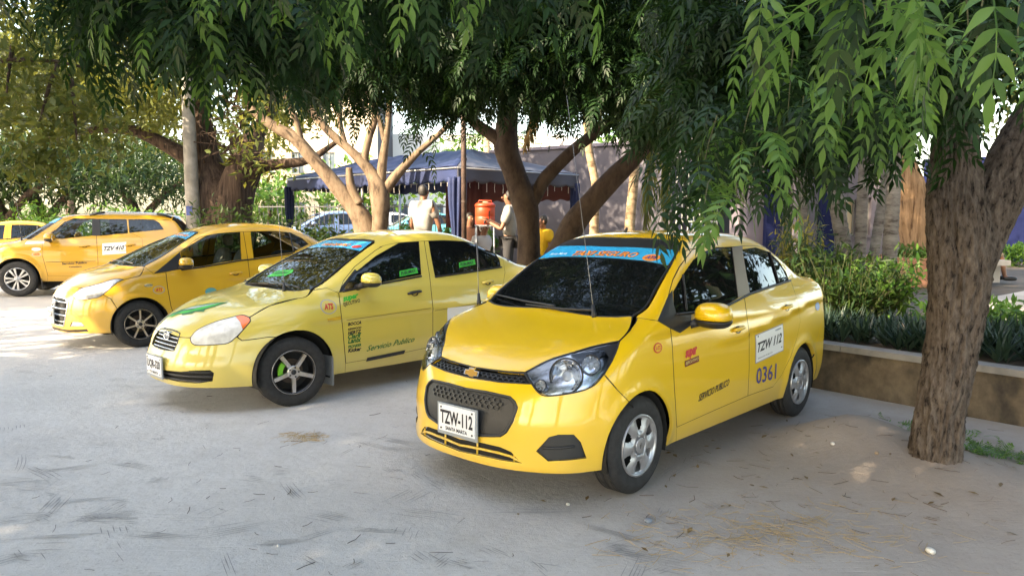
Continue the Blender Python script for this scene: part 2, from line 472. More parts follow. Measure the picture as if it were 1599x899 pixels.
def fine(V, Fc, step):
    """split faces so that they follow a curved panel"""
    import bmesh
    bm = bmesh.new(); vs_ = [bm.verts.new((v[0], v[1], 0)) for v in V]
    for f in Fc:
        try: bm.faces.new([vs_[i] for i in f])
        except ValueError: pass
    bmesh.ops.triangulate(bm, faces=bm.faces[:])
    for _ in range(5):
        es = [e for e in bm.edges if e.calc_length() > step]
        if not es: break
        bmesh.ops.subdivide_edges(bm, edges=es, cuts=1); bmesh.ops.triangulate(bm, faces=bm.faces[:])
    bm.verts.index_update(); V2 = np.array([v.co[:2] for v in bm.verts]); F2 = [tuple(v.index for v in f.verts) for f in bm.faces]
    bm.free(); return V2, F2
def decal(car, name, flat, view, quad, mat, parent, off=.003, both=False, step=.08):
    """lay flat art (unit square, y up) into the quad given by view coords (origin, x-axis vector, y-axis vector) on the body"""
    V, Fc = flat[0], flat[1]
    V, Fc = fine(V, Fc, step / max(.02, np.linalg.norm(quad[1])))
    o, ax, ay = (np.asarray(q, float) for q in quad)
    uv = o + V[:, :1] * ax + V[:, 1:2] * ay
    P = car.lift(view, uv); N = car.normal(P); P = P + N * off
    ob = mesh_obj(name, P, Fc, mat, parent, True)
    a, b, c = (np.array(P[i]) for i in Fc[0][:3])
    if np.dot(np.cross(b - a, c - a), N[Fc[0][0]]) < 0: ob.data.flip_normals()
    return ob
def side_quad(car, p0, p1, h=None, asp=None):
    """text box on the left flank from the photo pixels of its lower-left and lower-right corners"""
    a, b = car.cast([p0])[0], car.cast([p1])[0]
    a, b = a[[0, 2]], b[[0, 2]]; ax = b - a; L = np.linalg.norm(ax)
    H_ = h if h else asp * L
    return a, ax, np.array([0, 1.]) * H_

def wheel(car, ax, side, kind, steer=0.0):
    sp = car.sp; tr, tw = sp['tr'], sp['tw']; rr = sp['rr']
    w = bpy.data.objects.new('wheel', None); link(w, car.root)
    w.location = (ax, side * (sp['track'] - tw / 2), tr); w.rotation_euler = (0, 0, (0 if side > 0 else math.pi) + steer)
    w.empty_display_size = .05
    o = tw / 2
    prof = [(rr - .012, -o + .01), (rr + .012, -o), (tr * .5 + rr * .5, -o - .006), (tr - .03, -o + .001), (tr - .006, -o + .018), (tr, -o + .04)]
    for g in (-.3, 0, .3): prof += [(tr, g * tw - .007), (tr - .009, g * tw - .005), (tr - .009, g * tw + .005), (tr, g * tw + .007)]
    prof += [(tr, o - .04), (tr - .006, o - .018), (tr - .03, o - .001), (tr * .5 + rr * .5, o + .006), (rr + .012, o), (rr - .012, o - .01)]
    mb = MB().lathe(prof, 56, 'y'); t = mb.build('tyre', M_RUBBER, w, True)
    mb = MB().lathe([(rr - .012, o - .012), (rr - .004, o + .003), (rr - .016, o + .001), (rr - .026, o - .03), (rr - .035, -o + .01)], 48, 'y')
    barrel = mb.build('rim', M_SILVER if kind in ('cover', 'multi') else (M_RIMBLK), w, True)
    fo = o - .012
    def disc_back(mat, d=.07, r0=None): MB().lathe([((r0 or rr - .03), fo - d), (.04, fo - d - .01), (.0001, fo - d - .01)], 32, 'y').build('brake_disc', mat, w, True)
    def spoke(a0, w0, w1, r0, r1, mat, y0=0., y1=0., th=.02, nm='spoke'):
        V = []
        for r_, ww, yy in ((r0, w0, y0), ((r0 + r1) / 2, (w0 + w1) / 2 * .94, (y0 + y1) / 2 + .004), (r1, w1, y1)):
            for s_, b in ((-1, 0), (1, 0), (1, 1), (-1, 1)):
                ww_ = ww if b == 0 else ww * 1.25
                x_, z_ = r_, s_ * ww_ / 2
                V.append((x_ * math.cos(a0) - z_ * math.sin(a0), fo + yy - b * th, x_ * math.sin(a0) + z_ * math.cos(a0)))
        Fc = []
        for i in range(2):
            for k in range(4): Fc.append((i * 4 + k, i * 4 + (k + 1) % 4, (i + 1) * 4 + (k + 1) % 4, (i + 1) * 4 + k))
        Fc += [(0, 3, 2, 1), (8, 9, 10, 11)]
        mesh_obj(nm, V, Fc, mat, w, False)
    if kind == 'cover':                       # silver steel-wheel cover with six windows
        disc_back(M_UNDER, .05)
        n = 96; rings = [(.045, .012), (.075, .016), (.082, .010), (.094, .010), (.112, .008), (.136, .004), (.158, .002), (rr - .016, .004), (rr - .006, .007), (rr + .004, -.002)]
        V, Fc = [], []
        for r_, yy in rings:
            for k in range(n):
                a = 2 * math.pi * k / n; V.append((r_ * math.cos(a), fo + yy + (.008 * math.cos(6 * a) if .08 < r_ < .165 else 0), r_ * math.sin(a)))
        for i in range(len(rings) - 1):
            for k in range(n):
                ph = ((k + .5) / n * 6) % 1.0
                hole = (i == 3 and .40 < ph < .60) or (i == 4 and .30 < ph < .70) or (i == 5 and .30 < ph < .70)
                if not hole: Fc.append((i * n + k, i * n + (k + 1) % n, (i + 1) * n + (k + 1) % n, (i + 1) * n + k))
        Fc.append(tuple(range(n)))
        mesh_obj('wheel_cover', V, Fc, M_SILVER, w, True)
        MB().lathe([(.0455, fo + .012), (.046, fo + .0155), (.042, fo + .017), (.0001, fo + .0185)], 32, 'y').build('centre_cap', M_SILVER, w, True)
        for k in range(6):
            a = k / 6 * 2 * math.pi + .3
            MB().lathe([(.0001, .004), (.006, .003), (.007, 0)], 8, 'y', (math.cos(a) * .060, fo + .0145, math.sin(a) * .060)).build('wheel_nut', M_SILVER, w, True)
        if True:
            m_ = MB(); m_.box((0, fo + .0185, .008), (.004, .002, .02)); m_.box((.006, fo + .0185, -.004), (.004, .002, .022)); m_.build('wheel_emblem', M_BLACK, w)
    elif kind in ('five', 'seven'):
        face = M_RIMCUT if kind == 'five' else M_GOLDCUT
        n = 5 if kind == 'five' else 7
        MB().lathe([(rr - .004, fo + .012), (rr - .008, fo + .015), (rr - .014, fo + .012)], 48, 'y').build('rim_lip', face, w, True)
        disc_back(M_UNDER, .10); disc_back(pm('rusty brake disc', (.10, .075, .06), .5, metal=.6, var=.4), .075, .105)
        for k in range(n):
            a = -math.pi / 2 + 2 * math.pi * k / n + (0 if kind == 'five' else math.pi)
            if kind == 'five': spoke(a, .034, .030, .035, rr - .02, face, .004, .010)
            else: spoke(a, .018, .020, .035, rr - .018, face, .004, .010, .015)
        MB().lathe([(.058, fo - .012), (.056, fo + .004), (.048, fo + .009), (.028, fo + .006), (.0001, fo + .006)], 30, 'y').build('hub', M_RIMCUT if kind == 'five' else M_GOLDCUT, w, True)
        MB().lathe([(.022, fo + .0065), (.021, fo + .011), (.0001, fo + .012)], 20, 'y').build('centre_cap', M_BLACK, w, True)
        for k in range(5):
            a = 2 * math.pi * k / 5 + .6
            MB().lathe([(.008, -.002), (.008, .004), (.0001, .006)], 8, 'y', (math.cos(a) * .041, fo + .008, math.sin(a) * .041)).build('wheel_nut', M_BLACK, w, True)
        if kind == 'five' and ax > 0:
            V = []
            for r_, y_ in ((.085, 0), (.125, 0), (.125, -.03), (.085, -.03)):
                for k in range(9):
                    a = -.35 + (k / 8) * 1.1; V.append((r_ * math.cos(a), fo - .022 + y_, r_ * math.sin(a)))
            Fc = [(i * 9 + k, i * 9 + k + 1, ((i + 1) % 4) * 9 + k + 1, ((i + 1) % 4) * 9 + k) for i in range(4) for k in range(8)]
            mesh_obj('brake_caliper', V, Fc, pm('lime caliper paint', (.18, .55, .03), .4), w, False)
    else:
        disc_back(M_UNDER, .06)
        for k in range(10): spoke(2 * math.pi * k / 10 + (.09 if k % 2 else -.09) + .2, .022, .042, .05, rr - .016, M_SILVER, .004, .008)
        MB().lathe([(.062, fo - .012), (.06, fo + .006), (.04, fo + .010), (.0001, fo + .010)], 30, 'y').build('hub', M_SILVER, w, True)
        MB().lathe([(.028, fo + .0105), (.026, fo + .015), (.0001, fo + .016)], 20, 'y').build('centre_cap', M_PLATEF, w, True)
        for k in range(5):
            a = 2 * math.pi * k / 5 + .6
            MB().lathe([(.008, -.002), (.008, .004), (.0001, .006)], 8, 'y', (math.cos(a) * .046, fo + .010, math.sin(a) * .046)).build('wheel_nut', M_BLACK, w, True)
    return w

def superblob(name, c, r, mat, parent, e=2.6, nu=20, nv=12, zcut=None, rz=0.0, taper=0.0):
    V, Fc = [], []
    def sg(v, p): return math.copysign(abs(v) ** p, v)
    for j in range(nv + 1):
        ph = -math.pi / 2 + math.pi * j / nv
        for i in range(nu):
            t = 2 * math.pi * i / nu; cz = sg(math.cos(ph), 2 / e)
            x, y, z = r[0] * cz * sg(math.cos(t), 2 / e), r[1] * cz * sg(math.sin(t), 2 / e), r[2] * sg(math.sin(ph), 2 / e)
            if zcut is not None: z = max(z, zcut[0]) if zcut[1] > 0 else min(z, zcut[0])
            x *= 1 + taper * y / r[1]
            xx, yy = x * math.cos(rz) - y * math.sin(rz), x * math.sin(rz) + y * math.cos(rz)
            V.append((c[0] + xx, c[1] + yy, c[2] + z))
    Fc = [(j * nu + i, j * nu + (i + 1) % nu, (j + 1) * nu + (i + 1) % nu, (j + 1) * nu + i) for j in range(nv) for i in range(nu)]
    return mesh_obj(name, V, Fc, mat, parent, True)

def mirror_pair(car, c, r, paint, cap=True):
    for s_ in (1, -1):
        m = bpy.data.objects.new('side_mirror', None); link(m, car.root); m.empty_display_size = .05
        cc = (c[0], s_ * c[1], c[2]); rz = -s_ * .15
        superblob('mirror_cap', (cc[0], cc[1], cc[2] + .008), r, paint, m, 2.7, zcut=(-.018, 1), rz=rz)
        superblob('mirror_base', (cc[0] - .002, cc[1], cc[2] - .004), (r[0] * .96, r[1] * 1.0, r[2] * .72), M_BLACK, m, 2.7, zcut=(-.012, -1), rz=rz)
        superblob('mirror_glass', (cc[0] - r[0] * .80, cc[1], cc[2] + .006), (.012, r[1] * .84, r[2] * .72), M_CHROME, m, 3, rz=rz)
        P = [(cc[0] + .015, s_ * (c[1] - r[1] * .7), cc[2] - .03), (cc[0] + .03, s_ * (c[1] - r[1] * 1.15), cc[2] - .05), (cc[0] + .04, s_ * (c[1] - r[1] * 1.6), cc[2] - .07)]
        MB().tube(P, [.028, .026, .034], 10).build('mirror_arm', M_BLACK, m, True)

def handle(car, door, p, L=.17, mat=None, both=True):
    """pull handle on the flank at side-view (x, z)"""
    x, z = p
    for s_, d in ((1, door[0]), (-1, door[1])):
        us = np.linspace(-L / 2, L / 2, 9); B = car.lift('side', np.stack([x + us, z + us * -.08], 1)); N = car.normal(B)
        lift_ = .026 * (1 - (np.abs(us) / (L / 2)) ** 4)
        P = B + N * lift_[:, None]; P[:, 1] *= s_
        MB().tube(P, [.011, .013, .015, .015, .015, .015, .015, .014, .010], 8).build('handle', mat, d, True)
        # recess cup behind the pull
        cup = [(x + .045 * math.cos(t), z - .006 + .026 * math.sin(t)) for t in np.linspace(0, 2 * math.pi, 18)[:-1]]
        Q = car.lift('side', np.array(cup)); NQ = car.normal(Q); Q = Q + NQ * .0015; C = Q.mean(0) - NQ.mean(0) * .004
        Q[:, 1] *= s_; C[1] *= s_
        V = list(Q) + [C]; Fc = [(i, (i + 1) % 17, 17) for i in range(17)]
        if s_ < 0: Fc = [f[::-1] for f in Fc]
        mesh_obj('handle_cup', V, Fc, pm('handle cup shade', (.05, .035, .008), .5), d, True)

def seat(parent, x, y, z, mat, back=.62):
    o = bpy.data.objects.new('seat', None); link(o, parent)
    superblob('seat_cushion', (x, y, z), (.24, .24, .09), mat, o, 3.5)
    M = Matrix.Rotation(R(-14), 3, 'Y')
    b = superblob('seat_back', (0, 0, 0), (.075, .23, back / 2), mat, o, 3.2); b.location = (x - .28, y, z + back / 2); b.rotation_euler = (0, R(-14), 0)
    superblob('headrest', (x - .40, y, z + back + .10), (.05, .13, .085), mat, o, 3)

def plate(car, c, w, h, main, sub, parent, tilt=0.0):
    """licence plate standing upright on the nose at local c, facing forward"""
    p = bpy.data.objects.new('licence_plate', None); link(p, parent); p.location = c; p.rotation_euler = (0, -tilt, 0); p.empty_display_size = .05
    MB().box((-.004, 0, 0), (.008, w + .03, h + .03)).build('plate_frame', M_PLATEF, p)
    MB().box((.002, 0, .006), (.006, w, h)).build('plate_face', M_PLATE, p)
    def put(txt, x0, x1, z0, z1, bold, nm, it=0.0):
        V, Fc, asp = text_flat(txt, it, bold)
        P = [(.0068, x0 + v[0] * (x1 - x0), z0 + v[1] / asp * (z1 - z0)) for v in V]
        mesh_obj(nm, P, Fc, M_INK, p, False)
    put(main, -w * .45, w * .45, -h * .17, h * .36, .03, 'plate_lettering')
    if sub:
        put(sub, -w * .30, w * .30, -h * .40, -h * .25, .02, 'plate_lettering')
    for a, b in ((-1, 1), (1, 1), (-1, -1), (1, -1)):
        MB().lathe([(.006, 0), (.006, .003), (.0001, .004)], 8, 'x', (.005, a * w * .43, b * h * .40 + .006)).build('plate_screw', M_BLACK, p)

def build_car(car, paint, glass_f, glass_r, glass_ws, dark_inside=True):
    """panels shared by all the cars; returns the dict of made parts"""
    sp = car.sp; q = sp['px']; wb, ar, tr = sp['wb'], sp['ar'], sp['tr']
    out = {}
    hood_edge = car.cast(q['hood_edge'], smooth=True)              # lamp tip -> cowl corner
    ws_side = car.cast(q['ws_side'], smooth=True)                  # cowl corner -> roof corner
    ws_side[0] = hood_edge[-1]
    rail = car.snap('top', sp['rail'], smooth=True); rail[0] = ws_side[-1]
    bl_side = car.snap('top', sp['bl_side']); bl_side[0] = rail[-1]
    deck = car.snap('top', sp['deck_side']); deck[0] = bl_side[-1]
    rear_seam = car.snap('side', sp['rear_seam']); rear_seam = cat(deck[-1:], rear_seam)
    seam = car.cast(q['seam'])                                     # lamp -> arch
    hl_rear = car.cast(q['hl_rear'], smooth=True) if len(q['hl_rear']) > 1 else None
    tip = hood_edge[0]
    zb = sp['zbot']
    def arch(ax, r=ar, n=40): return np.array([(ax + r * math.cos(t), tr + r * math.sin(t)) for t in np.linspace(0, 2 * math.pi, n, endpoint=False)])
    def side3(P): return np.stack([P[:, 0], np.full(len(P), .8), P[:, 1]], 1)
    bottom = side3(dens([(-wb / 2, zb), (wb / 2, zb)], .05))
    front_up = side3(np.array([(wb / 2, zb), (wb / 2 + .02, tr + ar * .8)]))
    rear_dn = side3(np.array([(-wb / 2 - .02, tr + ar * .8), (-wb / 2, zb)]))
    up = [tip[None]] if hl_rear is None else [hl_rear[::-1], tip[None]]
    side_out = cat(hood_edge, ws_side[1:], rail[1:], bl_side[1:], deck[1:], rear_seam[1:], rear_dn, bottom[1:-1], front_up, seam[::-1], *up[:-1])
    def sideloop(px, smooth=False): return car.cast(px, closed=True, smooth=smooth)
    voidm = None
    regs = [('arch', side3(arch(wb / 2)), 0, 0, None), ('arch', side3(arch(-wb / 2)), 0, 0, None)]
    for it in sp['side_regions'](car, q, paint, glass_f, glass_r): regs.append(it)
    m = car.patch('side', side_out, regs, ('body_side', None, .0032, 0, paint, {'flange': .03}), sp_=sp.get('res', .035))
    out.update(m)
    # bonnet
    ws_base = car.cast(q['ws_base'], smooth=True)                   # cowl corner -> centre line
    ws_base[0] = hood_edge[-1]; cz = ws_base[-1].copy(); cz[1] = 0; ws_base[-1] = cz
    lip = car.cast(q['hood_lip'], smooth=True); lip[0][1] = 0       # centre -> lamp inner corner
    hl_top = car.cast(q['hl_top'], smooth=True); hl_top[0] = lip[-1]; hl_top[-1] = tip
    half = cat(lip, hl_top[1:], hood_edge[1:], ws_base[1:])
    out.update(car.patch('top', mir(half), [], ('bonnet', None, .0025, 0, paint, {'flange': .008}), mirror=False, sp_=sp.get('res', .035)))
    # windscreen
    ws_top = car.cast(q['ws_top'], smooth=True); ws_top[0] = ws_side[-1]; ws_top[-1][1] = 0   # roof corner -> centre
    half = cat(ws_base[::-1][:-1], ws_side, ws_top[1:])
    regs = []
    if 'strip' in q:
        a = car.cast(q['strip'][0], smooth=True); b = car.cast(q['strip'][1], smooth=True)   # top edge, bottom edge: side -> centre
        a[-1][1] = 0; b[-1][1] = 0
        lp = cat(a[::-1], b)                                        # centre top -> side top -> side bottom -> centre bottom
        regs.append(('sun_strip', mir(lp), 0, -.0015, M_BLUE, {'flange': .001}))
        if sp.get('band', True):
            regs.append(('windscreen_band', mir(cat(ws_top[::-1], a)), 0, -.0012, M_SEAL, {'flange': .001}))
    out.update(car.patch('top', mir(half), regs, ('windscreen', None, .004, .004, glass_ws, {'flange': .004}), mirror=False, sp_=sp.get('res', .035)))
    # black frit + seal round the screen
    edge = mir(half); Nn = car.normal(edge)
    MB().tube(list(edge - Nn * .003) + [edge[0] - Nn[0] * .003], .008, 6, caps=False).build('windscreen_seal', M_SEAL, car.root, True)
    for cv in (hood_edge, cat(lip, hl_top[1:]) , seam, rear_seam, cat(rail[1:-1])):
        Nn = car.normal(cv)
        for sg in (1, -1): MB().tube((cv - Nn * .006) * [1, sg, 1], .0042, 5).build('panel_gap', M_GAP, car.root, True)
    # roof, rear screen, boot lid
    bl_top = np.array(sp['bl_top']); bl_top3 = car.snap('top', bl_top); bl_top3[0] = rail[-1]; bl_top3[-1][1] = 0
    half = cat(ws_top[::-1][:-1], rail, bl_top3[1:])
    out.update(car.patch('top', mir(half), [], ('roof', None, .002, 0, paint, {'flange': .015}), mirror=False, sp_=sp.get('res', .035)))
    bl_bot = car.snap('top', sp['bl_bot']); bl_bot[0] = bl_side[-1]; bl_bot[-1][1] = 0
    half = cat(bl_top3[::-1][:-1], bl_side, bl_bot[1:])
    out.update(car.patch('top', mir(half), [], ('rear_screen', None, .004, .004, glass_r, {'flange': .004}), mirror=False, sp_=.05))
    if len(sp['deck_side']) > 1 and sp.get('boot', True):
        end = np.array([deck[-1], [deck[-1][0] - .02, 0, deck[-1][2]]]); end = car.snap('top', [(p[0], p[1]) for p in end])
        half = cat(bl_bot[::-1][:-1], deck, end[1:])
        out.update(car.patch('top', mir(half), [], ('boot_lid', None, .0025, 0, paint, {'flange': .015}), mirror=False, sp_=.05))
    else: end = np.array([deck[-1], [bl_bot[-1][0], 0, bl_bot[-1][2]]]) if not sp.get('hatch') else bl_bot
    # nose
    nb = np.array([(wb / 2 + .05, zb), (wb / 2 + ar + .06, zb)])
    bot_side = car.snap('side', nb[::-1]); uv_c = car.flat('front', bot_side[:1])[0]
    bot = car.lift('front', dens([(0, zb), tuple(uv_c)], .05))
    seam_in = car.snap('side', [(wb / 2 + .05, tr + ar * .75), (wb / 2 + .05, zb)], step=.06)
    half = cat(lip, hl_top[1:], *( [hl_rear[1:]] if hl_rear is not None else []), seam[1:] if hl_rear is None else seam, seam_in, bot_side[::-1][1:-1], bot[::-1])
    fr = []
    a3 = arch(wb / 2, ar, 60); a3 = a3[(a3[:, 0] > wb / 2 - .02)]
    a3 = np.concatenate([a3[a3[:, 1] < tr], a3[a3[:, 1] >= tr]]); ang = np.arctan2(a3[:, 1] - tr, a3[:, 0] - wb / 2); a3 = a3[np.argsort(ang)]
    A3 = side3(a3); A3 = np.concatenate([A3, side3(np.array([(wb / 2 - .05, tr + ar), (wb / 2 - .05, tr - ar)]))])
    ok = a3[:, 1] > zb - .05
    A3[:len(a3)][ok] = car.snap('side', a3[ok], step=9.)[:ok.sum()] if ok.sum() else A3[:len(a3)][ok]
    for sg in (1, -1): fr.append(('arch', A3 * [1, sg, 1], 0, 0, None))
    fr += sp['front_regions'](car, q, paint)
    out.update(car.patch('front', mir(half), fr, ('front_bumper', None, .0032, 0, paint, {'flange': .016}), mirror=False, sp_=sp.get('res', .035) * .9))
    # headlamps
    hl = cat(hl_top, car.cast(q['hl_bot'], smooth=True)[1:])
    for sg in (1, -1):
        L3 = hl * [1, sg, 1]
        h = car.patch('front', L3, sp['lamp_regions'](car, q, sg), ('headlight', None, .004, -.001, (sp.get('lens') or M_LENS), {'flange': .004}), mirror=False, sp_=.03)
        hp = h.get('headlight')
        if sp.get('lens') is None:
            for dd, mt, nm in ((.055, M_CHROMED, 'reflector'),):
                car.patch('front', L3, [], (nm, None, .006, dd, mt, {'flange': -.05, 'parent': hp}), mirror=False, sp_=.04)
            for lc, r_ in [(q['lamp_c'], sp.get('lamp_r', .075))] + sp.get('lamps2', []):
                c = car.cast([lc])[0] * [1, sg, 1]; n = car.normal(c[None])[0]; n[2] *= .3; n[0] += .5; n /= np.linalg.norm(n)
                zax = Vector(n); M = zax.to_track_quat('Z', 'Y').to_matrix().to_4x4(); M.translation = Vector(c - car.normal(c[None])[0] * .045)
                V, Fc = [], []                                  # faceted bowl
                for k_, (rr_, hh_) in enumerate(((1, .03), (.93, .014), (.75, .0), (.5, -.010), (.3, -.014))):
                    for a_ in range(30): tt = 2 * math.pi * a_ / 30; f_ = 1 + (.05 if a_ % 3 == 0 else 0) * (k_ > 0); V.append((r_ * rr_ * f_ * math.cos(tt), r_ * rr_ * f_ * math.sin(tt), hh_))
                Fc = [(i_ * 30 + a_, i_ * 30 + (a_ + 1) % 30, (i_ + 1) * 30 + (a_ + 1) % 30, (i_ + 1) * 30 + a_) for i_ in range(4) for a_ in range(30)] + [tuple(120 + a_ for a_ in range(30))]
                o = mesh_obj('lamp_bowl', V, Fc, M_CHROME, hp, False); o.matrix_local = M
                o = MB().lathe([(r_ * .30, -.012), (r_ * .30, .012), (r_ * .22, .022), (.0001, .026)], 16).build('lamp_bulb', pm('bulb glass', (.7, .72, .75), .1, coat=1), hp, True); o.matrix_local = M
                o = MB().lathe([(r_ * 1.03, .026), (r_ * 1.12, .03), (r_ * 1.15, .02), (r_ * 1.03, .018)], 28).build('lamp_ring', M_BLACK, hp, True); o.matrix_local = M
        E = L3; Nn = car.normal(E)
        MB().tube(list(E - Nn * .002) + [E[0] - Nn[0] * .002], .0045, 5, caps=False).build('lamp_seal', M_SEAL, hp, True)
    # tail
    tb = car.snap('side', [(-wb / 2 - .05, zb + .02), (-wb / 2 - ar - .06, zb + .02)]); uvc = car.flat('rear', tb[-1:])[0]
    bt = car.lift('rear', dens([tuple(uvc), (0, zb + .02)], .06))
    if sp.get('boot', True) : top_half = end[::-1]
    else: top_half = cat(bl_bot[::-1]) if sp.get('hatch') else end[::-1]
    half = cat(top_half, rear_seam[1:] if not sp.get('hatch') else cat(deck[1:], rear_seam[1:]), car.snap('side', [(-wb / 2 - .05, tr + ar * .75), (-wb / 2 - .05, zb + .02)], step=.06), tb[1:-1], bt)
    a4 = arch(-wb / 2, ar, 60); ang = np.arctan2(a4[:, 1] - tr, -(a4[:, 0] + wb / 2)); k = np.argsort(ang); a4, ang = a4[k], ang[k]; a4 = a4[np.abs(ang) < math.pi / 2]
    ok = a4[:, 1] > zb - .05; B4 = side3(a4); B4[ok] = car.snap('side', a4[ok], step=9.)[:ok.sum()]
    B4 = np.concatenate([B4, side3(np.array([(-wb / 2 + .05, tr + ar), (-wb / 2 + .05, tr - ar)]))])
    rr_ = [('arch', B4 * [1, sg, 1], 0, 0, None) for sg in (1, -1)]
    tl = car.snap('side', sp['tail_light'], closed=True, step=.04) if sp.get('tl_side') else car.lift('rear', dens(sp['tail_light'], .04, True))
    for sg in (1, -1): rr_.append(('tail_light', tl * [1, sg, 1], .003, -.002, M_REDLENS, {'flange': .02}))
    out.update(car.patch('rear', mir(half), rr_, ('rear_bumper', None, .0032, 0, paint, {'flange': .03}), mirror=False, sp_=.045))
    # wheel housings, floor pan
    for ax in (wb / 2, -wb / 2):
        for sg in (1, -1):
            V = []; n = 17
            yo = sp['track'] - .012; yi = .42
            for yy in (yo, yi):
                for k in range(n):
                    t = -.35 + (math.pi + .7) * k / (n - 1); V.append((ax + (ar - .004) * math.cos(t), sg * yy, max(zb - .02, tr + (ar - .004) * math.sin(t))))
            Fc = [(k, k + 1, n + k + 1, n + k) for k in range(n - 1)] + [tuple(range(n, 2 * n))]
            mesh_obj('wheel_housing', V, Fc, M_UNDER, car.root, True)
    mb = MB(); L0 = wb / 2 - ar
    mb.box((0, 0, .24), (2 * L0 - .02, 1.30, .08)); mb.box((0, 0, .26), (sp['len_in'], .82, .12))
    mb.box((wb / 2 + .05, 0, .46), (.75, .80, .36)); mb.box((-wb / 2 - .25, 0, .50), (.9, .80, .40))
    mb.build('underbody', M_UNDER, car.root)
    if not dark_inside:
        mb = MB(); mb.box((sp['ws'][0][0] - .38, 0, .84), (.42, 1.24, .26)); mb.build('dashboard', M_DASH, car.root)
        for yy in (.36, -.36): seat(car.root, .05, yy, .56, sp.get('seatm', M_SEAT))
        superblob('rear_bench', (-.85, 0, .54), (.26, .58, .10), M_SEAT, car.root, 4); b = superblob('rear_backrest', (-1.12, 0, .82), (.08, .58, .30), M_SEAT, car.root, 4)
        MB().tube([(.46 + .06 * math.cos(t), .36 + .17 * math.sin(t), .93 + .16 * math.cos(t)) for t in np.linspace(0, 2 * math.pi, 25)], .013, 8, caps=False).build('steering_wheel', M_DASH, car.root, True)
    else:
        mb = MB(); mb.box((-.1, 0, .55), (1.7, 1.2, .5)); mb.build('cabin_floor', M_UNDER, car.root)
        for yy in (.34, -.34): seat(car.root, .0, yy, .62, M_DASH, .55)
    st = sp.get('steer', 0.0)
    for ax, k in ((wb / 2, st), (-wb / 2, 0.0)):
        for sg in (1, -1): wheel(car, ax, sg, sp['rim'], k)
    mirror_pair(car, sp['mirror'][0], sp['mirror'][1], paint)
    return out
def wipers(car, L):
    for P in L:
        B = car.cast(P, step=8); N = car.normal(B); B = B + N * np.linspace(.03, .014, len(B))[:, None]
        MB().tube(B, np.linspace(.010, .005, len(B)), 6).build('wiper', M_BLACK, car.root, True)
def hexes(car, loop, Rr, rin, rec, depth, mat, parent, name, flatz=1.0):
    """honeycomb of ring cells inside a loop on the nose"""
    uv = car.flat('front', loop); lo, hi = uv.min(0), uv.max(0); mb = MB(); row = 0; v = lo[1]
    while v < hi[1]:
        u = lo[0] + (Rr * .9 if row % 2 else 0)
        while u < hi[0]:
            if pip(np.array([[u, v]]), uv)[0]:
                an = [math.pi / 6 + k * math.pi / 3 for k in range(6)]
                o2 = np.array([(u + Rr * 1.05 * math.cos(a), v + Rr * flatz * 1.05 * math.sin(a)) for a in an]); i2 = np.array([(u + rin * math.cos(a), v + rin * flatz * math.sin(a)) for a in an])
                A = car.lift('front', np.concatenate([o2, i2])); N = car.normal(A); F_ = A - N * rec; Bk = A[6:] - N[6:] * (rec + depth)
                V = np.concatenate([F_, Bk]); Fc = [(k, (k + 1) % 6, 6 + (k + 1) % 6, 6 + k) for k in range(6)] + [(6 + k, 6 + (k + 1) % 6, 12 + (k + 1) % 6, 12 + k) for k in range(6)]
                mb.add(V, Fc)
            u += Rr * 1.8
        v += Rr * flatz * 1.55; row += 1
    return mb.build(name, mat, parent, False)
def uvbar(car, view, P, rad, rec, mat, parent, name, n=6):
    A = car.lift(view, dens(P, .03)); N = car.normal(A)
    return MB().tube(A - N * rec, rad, n).build(name, mat, parent, True)
def antenna(car, px_base, px_top, parent):
    b = car.cast([px_base])[0]; n = car.normal(b[None])[0]
    # whip in world: base on the bonnet, top at the photo's direction, same depth less a little lean
    c, s = math.cos(car.th), math.sin(car.th); wy = car.Y + b[0] * s + b[1] * c
    T = at(px_top[0], px_top[1], wy); dx, dy = T[0] - car.X, T[1] - car.Y; t = np.array([dx * c + dy * s, -dx * s + dy * c, T[2]])
    o = bpy.data.objects.new('antenna', None); link(o, parent)
    d = (t - b) / np.linalg.norm(t - b)
    MB().tube([b - d * .01, b + d * .02, b + d * .025, b + d * .075], [.017, .017, .013, .009], 10).build('antenna_mount', M_BLACK, o, True)
    MB().tube([b + d * .07, b + d * .12, t], [.005, .0024, .0014], 6).build('antenna_whip', pm('antenna wire', (.22, .22, .22), .45, metal=.6), o, True)
# ------------------------------------------------------------------ front taxi
def side_regions_1(car, q, paint, gf, gr):
    wf = car.cast(q['win_f'], closed=True, smooth=False); wr = car.cast(q['win_r'], closed=True)
    sail = car.cast(q['sail'], closed=True); bp = car.cast(q['bpillar'], closed=True)
    fd = car.cast(q['door_f'], closed=True); rd = car.cast(q['door_r'], closed=True)
    qf = car.cast(q['quarter_bar_f']); qr = car.cast(q['quarter_bar_r'])
    fe = car.cast(q['fender'], closed=True)
    return [('window', wf, .003, .006, gf, {'flange': .004, 'parent': None}),
            ('window', wr, .003, .006, gr, {'flange': .004}),
            ('mirror_sail', sail, .001, -.001, M_BLACK, {'flange': .008}),
            ('pillar_film', bp, .0005, -.0008, M_BEIGE, {'flange': .002}),
            ('front_door', fd, .0045, 0, paint, {'flange': .02}),
            ('rear_door', rd, .0045, 0, paint, {'flange': .02}),
            ('front_fender', fe, .0045, 0, paint, {'flange': .02})]
